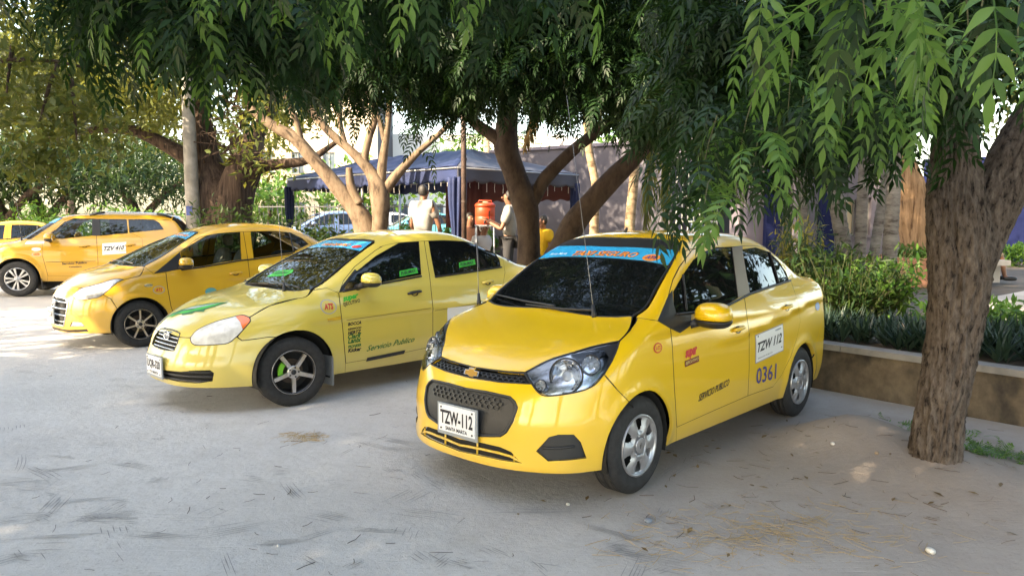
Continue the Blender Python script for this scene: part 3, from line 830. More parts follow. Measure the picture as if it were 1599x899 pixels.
def front_regions_1(car, q, paint):
    g1 = car.cast(q['grille_up'], smooth=False); g1[0][1] = 0; g1[-1][1] = 0
    g2 = car.cast(q['grille_lo'], smooth=False); g2[0][1] = 0; g2[-1][1] = 0
    g3 = car.cast(q['slot'], smooth=False); g3[0][1] = 0; g3[-1][1] = 0
    fog = car.cast(q['fog'], closed=True)
    hl = car.cast(q['hl_top'] + q['hl_bot'][1:-1], closed=True)
    car.g1, car.g2, car.g3, car.fog = mir(g1), mir(g2), mir(g3), fog
    out = [('lamp_opening', hl * [1, sg, 1], 0, 0, None) for sg in (1, -1)]
    out += [('upper_grille', car.g1, .002, .022, M_BLACK, {'flange': .01}), ('lower_grille', car.g2, .002, .006, M_BLACK, {'flange': .02}),
            ('intake', car.g3, .001, .022, M_UNDER, {'flange': .01})]
    out += [('fog_bezel', fog * [1, sg, 1], .002, .012, M_BLACK, {'flange': .02}) for sg in (1, -1)]
    return out
SPEC1 = dict(
    wb=2.375, tr=.285, tw=.165, rr=.186, ar=.325, flare=.014, track=.775, rim='cover', zbot=.205, len_in=3.4, res=.035,
    top=[(2.0, .45), (1.90, .60), (1.83, .685), (1.774, .735), (1.6, .832), (1.3, .945), (1.05, 1.012), (.7, 1.06), (0, 1.06), (-1, 1.09), (-1.55, 1.115), (-1.9, 1.11), (-2.08, 1.075), (-2.2, .98)],
    plan=[(2.0, .70), (1.6, .755), (1.19, .785), (.5, .795), (-.5, .797), (-1.19, .790), (-1.7, .755), (-2.1, .70)],
    sect=[(.1, .10), (.20, .045), (.28, .02), (.36, .004), (.5, 0), (.68, .002), (.8, .012), (.9, .028), (1.0, .052), (1.1, .10), (1.2, .18)],
    nose=[(.1, 1.80), (.17, 1.87), (.22, 1.895), (.30, 1.893), (.45, 1.888), (.56, 1.862), (.62, 1.846), (.68, 1.828), (.73, 1.80), (.8, 1.75), (1.0, 1.6)],
    tail=[(.1, -1.95), (.25, -2.03), (.45, -2.075), (.7, -2.085), (.95, -2.075), (1.1, -2.06), (1.3, -2.0)],
    nf=.33, np=2.7, rf=.22, hcrown=.03, crease=[(-2.3, .93), (-1.6, .93), (-.8, .86), (0, .79), (1.2, .74), (2, .7)], crease_a=.016, crease_x=.4,
    gplan=[(1.5, .70), (.9, .735), (.3, .742), (-.5, .735), (-1.1, .69), (-1.7, .62), (-2.1, .58)], tumble=.36, zb=1.0,
    ws=((1.09, 1.0), (.315, 1.452)), wsc=.035, bl=((-1.72, 1.10), (-1.02, 1.45)), blc=.05,
    roof=[(.6, 1.40), (.32, 1.462), (0, 1.503), (-.35, 1.512), (-.7, 1.497), (-1.0, 1.455), (-1.3, 1.38)], rcrown=.03,
    rail=[(.40, .545), (.2, .56), (-.2, .572), (-.6, .56), (-.9, .535), (-1.04, .515)], bl_top=[(-1.04, .515), (-1.07, .25), (-1.08, 0)],
    bl_side=[(-1.04, .515), (-1.35, .56), (-1.66, .585)], bl_bot=[(-1.66, .585), (-1.70, .3), (-1.71, 0)], deck_side=[(-1.66, .585), (-1.95, .57), (-2.03, .54)],
    rear_seam=[(-2.0, .98), (-1.80, .86), (-1.62, .66), (-1.50, .52), (-1.40, .44)], tail_light=[(-1.90, 1.00), (-2.0, .99), (-2.02, .80), (-1.93, .82), (-1.86, .92)], tl_side=True,
    side_regions=side_regions_1, front_regions=front_regions_1, lamp_regions=lambda car, q, sg: [('lamp_mask', car.cast([(890, 553), (905, 543), (935, 535), (968, 529), (968, 541), (955, 566), (946, 574), (951, 556), (942, 545), (915, 549)], closed=True) * [1, sg, 1], .001, .006, M_SEAL, {'flange': .004})], lamp_r=.088, lamps2=[((925, 563), .05), ((845, 596), .03)],
    mirror=((.575, .90, .985), (.095, .115, .088)),
    px=dict(
        hood_edge=[(966, 532), (974, 524), (981, 515), (985, 505), (987, 494)],
        ws_side=[(987, 493), (1008, 478), (1026, 446), (1046, 414), (1061, 384)],
        ws_base=[(987, 493), (960, 494.5), (928, 493), (895, 488), (862, 482)],
        ws_top=[(1061, 384), (1050, 377), (1010, 372.5), (965, 372)],
        strip=([(1060, 391), (1000, 387), (963, 386)], [(1043, 414), (1004, 407), (958, 403)]),
        hood_lip=[(738, 572), (770, 576.5), (795, 579), (820, 580.5)],
        hl_top=[(820, 580.5), (856, 562), (893, 550), (931, 539), (966, 532)],
        hl_rear=[(966, 532), (965, 541), (956, 562), (943, 584)],
        hl_bot=[(966, 532), (965, 541), (956, 562), (943, 584), (925, 603), (896, 613), (856, 618), (840, 612), (829, 597), (820, 580.5)],
        seam=[(943, 584), (962, 606), (980, 624), (990, 636)], lamp_c=(885, 580),
        win_f=[(1051, 455), (1066, 429), (1082, 406), (1098, 393), (1119, 386), (1143, 384), (1148, 425), (1153, 465), (1134, 476), (1100, 484), (1056, 489), (1052, 475)],
        win_r=[(1159, 389), (1180, 386), (1201, 393), (1216, 408), (1228, 426), (1232, 437), (1200, 447), (1171, 457), (1165, 425)],
        quarter_bar_f=[(1066, 429), (1072, 484)], quarter_bar_r=[(1202, 394), (1216, 442)],
        sail=[(1043, 462), (1050, 452), (1052, 475), (1056, 489), (1080, 490), (1079, 508), (1062, 520), (1045, 512), (1027, 500)],
        bpillar=[(1143, 384), (1159, 383), (1165, 425), (1171, 457), (1153, 465), (1148, 425)],
        door_f=[(1043, 462), (1050, 436), (1060, 416), (1080, 390), (1100, 381), (1130, 378), (1151, 378), (1157, 420), (1162, 460), (1170, 520), (1170, 575), (1168, 618), (1115, 641), (1057, 667), (1053, 600), (1050, 540), (1047, 512)],
        door_r=[(1151, 378), (1180, 381), (1204, 390), (1222, 410), (1234, 434), (1246, 470), (1250, 501), (1245, 527), (1235, 557), (1221, 585), (1207, 604), (1168, 618), (1170, 575), (1170, 520), (1162, 460), (1157, 420)],
        fender=[(987, 494), (1027, 500), (1047, 512), (1050, 540), (1053, 600), (1057, 667), (1056, 690), (1030, 700), (990, 690), (962, 606), (943, 584), (956, 562), (966, 532), (981, 515)],
        grille_up=[(737, 573), (770, 577.5), (797, 581), (819, 582.5), (829, 599), (780, 596), (746, 591), (728, 588)],
        grille_lo=[(728, 607), (760, 612), (796, 620), (803, 627), (807, 636), (800, 657), (790, 674), (781, 680), (752, 680), (716, 676)],
        slot=[(717, 685), (751, 690.5), (781, 697.5), (798, 705), (815, 723), (781, 718), (750, 711.5), (715, 704)],
        fog=[(837, 704), (857, 682), (872, 678), (896, 678), (907, 690), (916, 715), (893, 718), (856, 720)],
    ))
def taxi_front():
    X, Y, th = .9746, 5.6278, -2.3106
    root = empty('taxi', (X, Y, 0), th, 'bright yellow taxi sedan with plate TZW 112 and door number 0361', 'taxi', None)
    paint = paint_mat('bright yellow car paint', (.80, .50, .008))
    car = Car(SPEC1, root, X, Y, th); q = SPEC1['px']
    o = build_car(car, paint, M_TINT, M_TINT, M_TINT)
    ug, lg = o['upper_grille'], o['lower_grille']
    hexes(car, car.g1 if False else mir(cat(car.cast([(737, 576)]), car.cast([(815, 586)]), car.cast([(820, 596)]), car.cast([(728, 585)])) * [1, 1, 1]), .021, .016, .008, .012, M_BLACK, ug, 'grille_honeycomb', .42)
    hx = cat(car.cast([(729, 612)]), car.cast([(790, 627)]), car.cast([(778, 643)]), car.cast([(722, 631)])); hx[0][1] = hx[-1][1] = 0
    hexes(car, mir(hx), .021, .0165, -.002, .012, M_BLACK, lg, 'grille_honeycomb', .62)
    for L_, rd in ((car.g2, .009), (car.g1, .005)):
        N = car.normal(L_); MB().tube(list(L_ - N * .001) + [L_[0] - N[0] * .001], rd, 6, caps=False).build('grille_rim', M_BLACK, lg, True)
    # emblem: a gold cross-bar badge
    b = car.cast([(731, 580)])[0]; b[1] = 0
    out2 = np.array([(-.062, -.004), (-.052, .016), (-.024, .016), (-.018, .030), (.024, .030), (.028, .016), (.064, .016), (.054, -.016), (.022, -.016), (.018, -.030), (-.024, -.030), (-.028, -.016), (-.068, -.016)])
    for sc, x0, x1, mt, nm, par in ((1.0, -.004, .010, M_CHROME, 'badge', None), (.82, .010, .0125, pm('badge gold', (.55, .33, .08), .3, metal=.8), 'badge_inlay', 'p')):
        n = len(out2); V = [(b[0] + x0 - .0, p[0] * sc, b[2] + p[1] * sc) for p in out2] + [(b[0] + x1, p[0] * sc, b[2] + p[1] * sc) for p in out2]
        Fc = [tuple(range(n, 2 * n)), tuple(range(n))[::-1]] + [(i, (i + 1) % n, n + (i + 1) % n, n + i) for i in range(n)]
        ob = mesh_obj(nm, V, Fc, mt, ug if par is None else bd, False)
        if par is None: bd = ob
    # intake bars
    s3 = car.flat('front', car.g3); zt, zl = s3[:, 1].max(), s3[:, 1].min(); um = s3[:, 0].max()
    cm = [tuple((s3[i] + s3[len(car.g3) // 2 - 1 - i]) / 2) for i in range(0)]
    half = len(car.g3) // 2; h2 = s3[:half]; tops, bots = h2[:half // 2], h2[::-1][:half // 2]
    mid = np.array([(a + b_) / 2 for a, b_ in zip(tops, bots)])
    mid = mid[np.argsort(mid[:, 0])]; mid = np.concatenate([(mid * [-1, 1])[::-1], mid])
    uvbar(car, 'front', mid, .008, .008, paint, o['intake'], 'intake_bar')
    for u in (-.34, -.12, .12, .34):
        k = int(np.argmin(np.abs(mid[:, 0] - u))); uvbar(car, 'front', [(u, mid[k, 1] - .035), (u, mid[k, 1] + .035)], .006, .012, paint, o['intake'], 'intake_bar')
    for sg, f in ((1, o['fog_bezel']), (-1, o['fog_bezel'])):
        uv = car.flat('front', car.fog); c = uv.mean(0)
        P = [(sg * (uv[:, 0].min() + .03), c[1] + .0), (sg * c[0], c[1] + .006), (sg * (uv[:, 0].max() - .06), c[1] + .014)]
        uvbar(car, 'front', P, .008, .008, M_BLACK, f, 'bezel_rib')
    pc = car.cast([(718, 660)])[0]
    plate(car, (1.912, 0, .425), .30, .155, 'TZW-112', 'SANTA MARTA', root)
    for d, m in (('front_door', (.0, .845)), ('rear_door', (-.86, .925))): handle(car, (o[d], o['~' + d]), m, .15, paint)
    # window dividers, belt mouldings
    for key in ('quarter_bar_f', 'quarter_bar_r'):
        A = car.cast(q[key]); N = car.normal(A)
        for sg in (1, -1): MB().tube((A + N * .001) * [1, sg, 1], .008, 6).build('window_divider', M_SEAL, root, True)
    A = car.cast([(1056, 491), (1100, 486), (1134, 478), (1171, 459), (1200, 449), (1234, 438)]); N = car.normal(A)
    for sg in (1, -1): MB().tube((A + N * .002) * [1, sg, 1], .009, 6).build('belt_moulding', M_SEAL, root, True)
    wipers(car, [[(868, 484), (820, 474), (775, 462)], [(930, 491), (880, 487), (822, 478)]])
    antenna(car, (928, 494), (885, 150), root); antenna(car, (748, 474), (743, 345), root)
    MB().tube([(.22, 0, 1.50), (.20, 0, 1.53)], [.012, .008], 8).build('roof_sensor', M_BLACK, root, True)
    # stickers and lettering
    D = o['front_door']; RD = o['rear_door']
    V, Fc, asp = text_flat('0361', 0, .01); a, ax, ay = side_quad(car, (1180, 600), (1211, 591), asp=asp * .85)
    decal(car, 'door_number', (V / [1, asp], Fc), 'side', (a, ax, ay), M_NAVY, RD)
    st = car.cast([(1179, 568)])[0][[0, 2]]; st2 = car.cast([(1223, 547)])[0][[0, 2]]; ax = st2 - st; tl_ = car.cast([(1182, 522)])[0][[0, 2]]; ay = np.array([0, (tl_ - st)[1]])
    pl = decal(car, 'plate_sticker', shape_flat([(0, 0), (1, 0), (1, 1), (0, 1)]), 'side', (st, ax, ay), M_PINK, RD, .002)
    decal(car, 'sticker_face', shape_flat([(.02, .04), (.98, .04), (.98, .96), (.02, .96)]), 'side', (st, ax, ay), M_WSTICK, pl, .003)
    V, Fc, asp = text_flat('TZW 112', .35, .03); decal(car, 'sticker_lettering', (V / [1, asp], Fc), 'side', (st + ax * .06 + ay * .36, ax * .86, ay * .34), M_INK, pl, .004)
    V, Fc, asp = text_flat('SERVICIO PUBLICO', 0, 0); decal(car, 'sticker_lettering', (V / [1, asp], Fc), 'side', (st + ax * .08 + ay * .12, ax * .5, ay * .05), M_INK, pl, .004)
    for cx_, cy_ in ((.07, .88), (.9, .14)): decal(car, 'sticker_stud', shape_flat(disc(10)), 'side', (st + ax * cx_ + ay * cy_, ax * .04, ay * .06), M_INK, pl, .004)
    decal(car, 'sticker_mark', shape_flat(disc(20)), 'side', (st + ax * .68 + ay * .83, ax * .24, ay * .07), M_PLATEF, pl, .004)
    V, Fc, asp = text_flat('SERVICIO PUBLICO', .4, .015); a, ax, ay = side_quad(car, (1090, 627), (1138, 601), asp=asp * 1.3)
    decal(car, 'door_lettering', (V / [1, asp], Fc), 'side', (a, ax, ay), M_INK, D)
    V, Fc, asp = text_flat('super', .35, .06); a, ax, ay = side_quad(car, (1070, 564), (1089, 556), h=.065)
    decal(car, 'door_lettering', (V / [1, asp], Fc), 'side', (a, ax, ay), M_RED, D)
    a, ax, ay = side_quad(car, (1069, 573), (1091, 564), h=.038)
    ob = decal(car, 'door_sticker', shape_flat([(0, 0), (1, 0), (1, 1), (0, 1)]), 'side', (a, ax, ay), pm('dark red film', (.18, .03, .01), .5), D, .003)
    V, Fc, asp = text_flat('EJECUTIVO', .2, .02); decal(car, 'door_lettering', (V / [1, asp], Fc), 'side', (a + ax * .05 + ay * .2, ax * .9, ay * .6), pm('cream print ink', (.7, .55, .2), .5), ob, .004)
    FD = o['front_fender']; a, ax, ay = side_quad(car, (1021, 553), (1034, 549), h=.06)
    ob = decal(car, 'fender_sticker', shape_flat(disc()), 'side', (a, ax, ay), M_RED, FD); decal(car, 'sticker_ring', shape_flat(disc()), 'side', (a + ax * .12 + ay * .12, ax * .76, ay * .76), paint, ob, .004)
    V, Fc, asp = text_flat('ATS', .2, .04); decal(car, 'sticker_lettering', (V / [1, asp], Fc), 'side', (a + ax * .2 + ay * .3, ax * .6, ay * .4), M_RED, ob, .005)
    c = car.cast([(1276, 478)])[0][[0, 2]]; decal(car, 'quarter_sticker', shape_flat(disc()), 'side', (c + [.06, -.035], np.array([-.12, 0]), np.array([0, .07])), pm('pale blue sticker film', (.18, .32, .62), .4), o['body_side'])
    S = o['sun_strip']
    def wtext(txt, p0, p1, hh, mat, it=.35, bold=.04, off=.004):
        a, b_ = car.cast([p0])[0], car.cast([p1])[0]; V, Fc, asp = text_flat(txt, it, bold); ax = b_[:2] - a[:2]
        return decal(car, 'strip_lettering', (V / [1, asp], Fc), 'top', (a[:2], ax, np.array([-hh, 0])), mat, S, off)
    wtext('TAXI SEGURO', (893, 400), (992, 403), .062, pm('brown shadow ink', (.22, .07, .01), .5), off=.003); wtext('TAXI SEGURO', (892, 400), (991, 403), .058, M_ORANGE, bold=.015)
    wtext('Santa Marta', (858, 399), (884, 398), .028, M_LBLUE, bold=.01)
    a = car.cast([(999, 407)])[0][:2]; b_ = car.cast([(1026, 409)])[0][:2]
    ob = decal(car, 'strip_logo', shape_flat(disc()), 'top', (a, b_ - a, np.array([-.075, 0])), M_ORANGE, S, .003)
    V, Fc, asp = text_flat('ATS', .2, .05); decal(car, 'strip_lettering', (V / [1, asp], Fc), 'top', (a + (b_ - a) * .18 + np.array([-.02, 0]), (b_ - a) * .64, np.array([-.035, 0])), M_NAVY, ob, .005)
    return car, o
# ------------------------------------------------------------------ the other taxis
def side_regions_g(car, q, paint, gf, gr):
    C = lambda k: car.cast(q[k], closed=True)
    out = [('window', C('win_f'), .003, .006, gf, {'flange': .004}), ('window', C('win_r'), .003, .006, gr, {'flange': .004})]
    if 'win_q' in q: out.append(('window', C('win_q'), .003, .006, gr, {'flange': .004}))
    out.append(('mirror_sail', C('sail'), .001, -.001, M_SEAL, {'flange': .008}))
    if 'bpillar' in q: out.append(('pillar_film', C('bpillar'), .0005, -.0008, M_SEAL, {'flange': .002}))
    out += [('front_door', C('door_f'), .004, 0, paint, {'flange': .02}), ('rear_door', C('door_r'), .004, 0, paint, {'flange': .02}),
            ('front_fender', C('fender'), .004, 0, paint, {'flange': .02})]
    return out
def front_regions_g(car, q, paint):
    out = []
    hl = car.cast(q['hl_top'] + q['hl_bot'][1:-1], closed=True)
    out += [('lamp_opening', hl * [1, sg, 1], 0, 0, None) for sg in (1, -1)]
    car.holes = {}
    for key, nm, rec, mat in (('grille', 'grille', .028, M_UNDER), ('intake', 'intake', .035, M_UNDER), ('slot', 'lower_slot', .012, M_BLACK)):
        if key in q:
            g = car.cast(q[key]); g[0][1] = 0; g[-1][1] = 0; car.holes[key] = mir(g)
            out.append((nm, car.holes[key], .002, rec, mat, {'flange': .01}))
    if 'fog' in q:
        f = car.cast(q['fog'], closed=True)
        out += [('fog_light', f * [1, sg, 1], .002, .008, M_CHROMED, {'flange': .01}) for sg in (1, -1)]
    return out
def slats(car, key, n, rad, rec, mat, parent, nm='grille_slat', z=None, frame=None):
    """horizontal slats across an opening on the nose"""
    uv = car.flat('front', car.holes[key]); lo, hi = uv.min(0), uv.max(0)
    for k in range(n):
        v = lo[1] + (hi[1] - lo[1]) * (k + .6) / (n + .2)
        us = np.linspace(lo[0], hi[0], 120); ins = us[pip(np.stack([us, np.full(120, v)], 1), uv)]
        if len(ins) > 3: uvbar(car, 'front', [(ins[0], v), (0, v), (ins[-1], v)], rad, rec, mat, parent, nm)
    if frame:
        L = car.holes[key]; N = car.normal(L); MB().tube(list(L - N * .002) + [L[0] - N[0] * .002], frame[0], 6, caps=False).build('grille_frame', frame[1], parent, True)
def h_badge(car, px, r, parent):
    b = car.cast([px])[0]; b[1] = 0; x = b[0] + .004
    o = MB().tube([(x, r * 1.25 * math.cos(t), b[2] + r * .8 * math.sin(t)) for t in np.linspace(0, 2 * math.pi, 25)], .006, 6, caps=False).build('badge', M_CHROME, parent, True)
    mb = MB()
    mb.tube([(x, -r * .75, b[2] - r * .5), (x, -r * .35, b[2] + r * .55)], .006, 6); mb.tube([(x, r * .35, b[2] - r * .55), (x, r * .75, b[2] + r * .5)], .006, 6); mb.tube([(x, -r * .5, b[2] - .1 * r), (x, r * .5, b[2] + .1 * r)], .006, 6)
    mb.build('badge_letter', M_CHROME, o, True)
    k = MB().lathe([(.0001, .0), (.8, 0), (1, -.004)], 24, 'x').build('badge_back', M_PLATEF, o, True)
    k.location = (x - .004, 0, b[2]); k.scale = (1, r * 1.2, r * .78)
def oval_sticker(car, px, w, h, parent, paint):
    c = car.cast([px])[0][[0, 2]]; a = c + [w / 2, -h / 2]; ax, ay = np.array([-w, 0]), np.array([0, h])
    ob = decal(car, 'oval_sticker', shape_flat(disc()), 'side', (a, ax, ay), M_PINK, parent, .002)
    decal(car, 'sticker_ring', shape_flat(disc()), 'side', (a + ax * .07 + ay * .07, ax * .86, ay * .86), paint, ob, .003)
    V, Fc, asp = text_flat('ATS', .25, .05); decal(car, 'sticker_lettering', (V / [1, asp], Fc), 'side', (a + ax * .2 + ay * .3, ax * .6, ay * .42), M_RED, ob, .0045)
def flank_text(car, txt, p0, p1, mat, parent, hscale=1.0, it=.3, bold=.01, nm='door_lettering'):
    V, Fc, asp = text_flat(txt, it, bold); a, ax, ay = side_quad(car, p0, p1, asp=asp * hscale)
    return decal(car, nm, (V / [1, asp], Fc), 'side', (a, ax, ay), mat, parent)
def strip_text(car, S, txt, p0, p1, hh, mat, bold=.03):
    a, b_ = car.cast([p0])[0], car.cast([p1])[0]; V, Fc, asp = text_flat(txt, .3, bold)
    decal(car, 'strip_lettering', (V / [1, asp], Fc), 'top', (a[:2], b_[:2] - a[:2], np.array([-hh, 0])), mat, S, .004)
SPEC2 = dict(
    wb=2.5, tr=.296, tw=.19, rr=.195, ar=.36, flare=.018, track=.815, rim='five', zbot=.215, len_in=3.6, res=.04, steer=R(-11), lens=M_LENSHAZE,
    top=[(2.2, .40), (2.07, .58), (1.98, .672), (1.9, .718), (1.75, .79), (1.54, .86), (1.25, .918), (1.0, .962), (.7, 1.0), (0, 1.03), (-1.2, 1.07), (-1.75, 1.085), (-2.05, 1.07), (-2.2, 1.0)],
    plan=[(2.1, .74), (1.7, .80), (1.25, .83), (.5, .842), (-.5, .842), (-1.25, .83), (-1.8, .79), (-2.2, .72)],
    sect=[(.1, .10), (.2, .05), (.28, .022), (.36, .008), (.5, 0), (.66, 0), (.8, .012), (.9, .030), (1.0, .060), (1.1, .12), (1.2, .2)],
    nose=[(.1, 1.98), (.17, 2.03), (.24, 2.065), (.35, 2.078), (.42, 2.07), (.47, 2.05), (.6, 2.02), (.66, 1.995), (.7, 1.96), (.8, 1.86), (1.0, 1.7)],
    tail=[(.1, -2.05), (.3, -2.17), (.6, -2.20), (.9, -2.19), (1.1, -2.15), (1.3, -2.1)],
    nf=.46, np=3.1, rf=.25, hcrown=.035, crease=[(-2.3, .74), (0, .72), (2.2, .70)], crease_a=.010, crease_x=3.0, k_st=.14, k_fr=.16,
    gplan=[(1.5, .72), (.9, .76), (.3, .768), (-.5, .762), (-1.1, .72), (-1.8, .64), (-2.2, .6)], tumble=.36, zb=1.0,
    ws=((1.045, .94), (.15, 1.40)), wsc=.02, bl=((-1.90, 1.075), (-1.02, 1.42)), blc=.05, k_ws=.07,
    roof=[(.4, 1.33), (.16, 1.402), (-.1, 1.452), (-.5, 1.482), (-.85, 1.46), (-1.1, 1.41), (-1.4, 1.32)], rcrown=.03,
    rail=[(.25, .575), (0, .592), (-.4, .60), (-.8, .585), (-1.06, .56)], bl_top=[(-1.06, .56), (-1.1, .3), (-1.12, 0)],
    bl_side=[(-1.06, .56), (-1.45, .585), (-1.82, .60)], bl_bot=[(-1.82, .60), (-1.87, .3), (-1.88, 0)], deck_side=[(-1.82, .60), (-2.05, .58), (-2.13, .55)],
    rear_seam=[(-2.1, .95), (-1.92, .82), (-1.75, .66), (-1.60, .52), (-1.50, .44)], tail_light=[(-1.98, .98), (-2.10, .97), (-2.12, .78), (-2.0, .80)], tl_side=True,
    side_regions=side_regions_g, front_regions=front_regions_g, mirror=((.56, .935, 1.035), (.075, .11, .068)),
    lamp_regions=lambda car, q, sg: [('indicator_lens', car.cast(q['amber'], closed=True) * [1, sg, 1], .001, -.001, M_AMBER, {'flange': .004})],
    px=dict(
        hood_edge=[(389, 495), (420, 477), (453, 467), (477, 462.5), (485, 452)], ws_side=[(485, 451), (503, 440), (537, 412), (563, 392), (584, 376)],
        ws_base=[(485, 451), (463, 454), (440, 452.5), (422, 450)], ws_top=[(584, 376), (572, 374), (555, 373.5), (546, 374)],
        strip=([(582, 378), (560, 376.5), (540, 376.5)], [(563, 392), (537, 387), (514, 385.5)]), amber=[(365, 490), (392, 488), (394, 504), (379, 514), (375, 503)],
        hood_lip=[(251, 513), (266, 521), (281, 526), (297, 527)], hl_top=[(297, 527), (308, 515), (332, 503.5), (357, 496), (378, 491.5), (389, 495)],
        hl_rear=[(389, 495), (391, 501), (382, 512), (370, 526)], hl_bot=[(389, 495), (391, 501), (382, 512), (370, 525), (357, 535), (342, 537.5), (318, 539), (303, 538), (298, 533), (297, 527)],
        seam=[(370, 526), (378, 531.5), (400, 529), (420, 526), (432, 526)], lamp_c=(330, 520),
        win_f=[(534, 453), (556, 424), (587, 399), (622, 379.5), (638, 374.5), (654, 372), (656, 400), (658, 429), (620, 436), (587, 443)],
        win_r=[(668, 372), (708, 370.5), (743, 379), (772, 394), (780, 405), (782, 416), (730, 424), (679, 431), (673, 400)],
        sail=[(529, 457), (534, 446), (554, 420), (560, 425), (552, 450), (545, 454)],
        door_f=[(529, 457), (536, 438), (553, 416), (585, 391), (615, 373), (640, 368.5), (661, 366.5), (666, 400), (671, 431), (676, 480), (676, 541), (600, 557), (540, 567), (535, 510)],
        door_r=[(661, 366.5), (708, 366), (745, 374), (775, 389), (786, 406), (789, 425), ('L', -1.22, .82), ('L', -.95, .62), ('L', -.85, .33), (676, 541), (676, 480), (671, 431), (666, 400)],
        fender=[(485, 452), (510, 449), (529, 457), (535, 510), (540, 567), (538, 600), (460, 600), (400, 529), (378, 531.5), (370, 526), (391, 501), (389, 495), (420, 477), (453, 467), (477, 462)],
        grille=[(253, 511), (268, 514.5), (281, 520), (278, 533), (272, 547), (262, 547), (251, 544.5)],
        intake=[(247, 577), (282, 580), (298, 578.5), (328, 577.5), (334, 582), (332, 595), (308, 598.5), (280, 596), (247, 589)],
    ))
def taxi_green_leaf():
    X, Y, th = -1.5458, 7.6954, -2.3369
    root = empty('taxi', (X, Y, 0), th, 'pale lemon yellow taxi with a green hood decal and black five spoke wheels', 'taxi', None)
    paint = paint_mat('pale lemon car paint', (.60, .48, .085)); car = Car(SPEC2, root, X, Y, th); q = SPEC2['px']
    o = build_car(car, paint, M_TINT, M_TINT, M_TINTB)
    slats(car, 'grille', 5, .005, .010, M_CHROME, o['grille'], frame=(.006, M_BLACK)); h_badge(car, (254, 521), .045, o['grille'])
    slats(car, 'intake', 3, .010, .014, M_BLACK, o['intake'], 'intake_slat')
    plate(car, (2.10, 0, .352), .30, .155, 'UQR-320', 'STA MARTA', root)
    for d, m, mt in (('front_door', (-.03, .885), M_BLACK), ('rear_door', (-1.03, .93), paint)): handle(car, (o[d], o['~' + d]), m, .17, mt)
    for P in ([(535, 455), (587, 444.5), (658, 431)], [(679, 432.5), (730, 425.5), (783, 417)]):
        A = car.cast(P); N = car.normal(A)
        for sg in (1, -1): MB().tube((A + N * .002) * [1, sg, 1], .010, 6).build('belt_moulding', M_SEAL, root, True)
    A = car.cast([(744, 380), (748, 421)]); N = car.normal(A)
    for sg in (1, -1): MB().tube((A + N * .001) * [1, sg, 1], .010, 6).build('window_divider', M_SEAL, root, True)
    wipers(car, [[(455, 452), (435, 444), (418, 440)], [(470, 454), (452, 448), (440, 442)]]); antenna(car, (444, 454), (432, 300), root)
    # door crease as a dark line with its shade put into colour, indicator, mud flap, sill strip
    D, FD, RD = o['front_door'], o['front_fender'], o['rear_door']
    for x0, x1, par in ((.76, -.20, D), (-.26, -.95, RD)): uvbar(car, 'side', [(x0, .695), (x1, .725)], .003, .0015, pm('crease shade', (.22, .17, .03), .6), par, 'door_crease')
    a, ax, ay = side_quad(car, (511, 502), (532, 498.5), h=.03); decal(car, 'side_repeater', shape_flat([(.05, 0), (1, 0), (1, 1), (0, .8)]), 'side', (a, ax, ay), M_CHROMED, FD, .004)
    mb = MB(); mb.box((wb2 := SPEC2['wb'] / 2 - .345, .74, .26), (.012, .20, .26)); mb.build('mud_flap', pm('grey mud flap', (.20, .21, .22), .7), root)
    a, ax, ay = side_quad(car, (571, 564), (632, 551.5), h=.035); decal(car, 'sill_strip', shape_flat([(0, 0), (.97, 0), (1, 1), (.02, 1)]), 'side', (a, ax, ay), M_BLACK, o['body_side'], .006)
    oval_sticker(car, (513, 479), .155, .125, FD, paint)
    flank_text(car, 'super', (537, 474), (561, 467), M_GREEN, D, .95, .35, .05); flank_text(car, 'EJECUTIVO', (537, 480), (563, 473), M_INK, D, 1.1, .1, .02)
    for k, (tx, m_) in enumerate((('BOCCA', M_INK), ('KENWOOD', M_INK), ('HERTZ', M_INK), ('Clarif', M_DGREEN), ('Lanix', M_DGREEN), ('PIONEER', M_DGREEN), ('Kicker', M_INK))):
        y0 = 509 + k * 6.9; flank_text(car, tx, (543, y0), (564, y0 - 3.4), m_, D, .95 if k != 4 else 1.0, .2, .04)
    flank_text(car, 'Servicio Publico', (572, 548.5), (647, 533), M_DGREEN, D, .85, .5, .01)
    for p0, p1, wi in (((624, 432), (653, 426), 0), ((717, 418), (743, 412.5), 1)):
        a, ax, ay = side_quad(car, p0, p1, h=.052)
        ob = decal(car, 'window_sticker', shape_flat([(0, 0), (1, 0), (1, 1), (.06, 1)]), 'side', (a, ax, ay), M_GREEN, D if wi == 0 else RD, -.001)
        V, Fc, asp = text_flat('PUBLIMAX', .25, .02); decal(car, 'sticker_lettering', (V / [1, asp], Fc), 'side', (a + ax * .1 + ay * .2, ax * .8, ay * .6), M_INK, ob, .001)
    # plate sticker on the rear door, mostly hidden by the front taxi
    st = np.array([-.42, .50]); ax, ay = np.array([-.42, 0]), np.array([0, .21]); ob = decal(car, 'plate_sticker', shape_flat([(0, 0), (1, 0), (1, 1), (0, 1)]), 'side', (st, ax, ay), M_WSTICK, RD)
    # hood decal: layered leaf-like flashes
    def hp(px): return np.array([p[:2] for p in car.cast(px, step=99)])
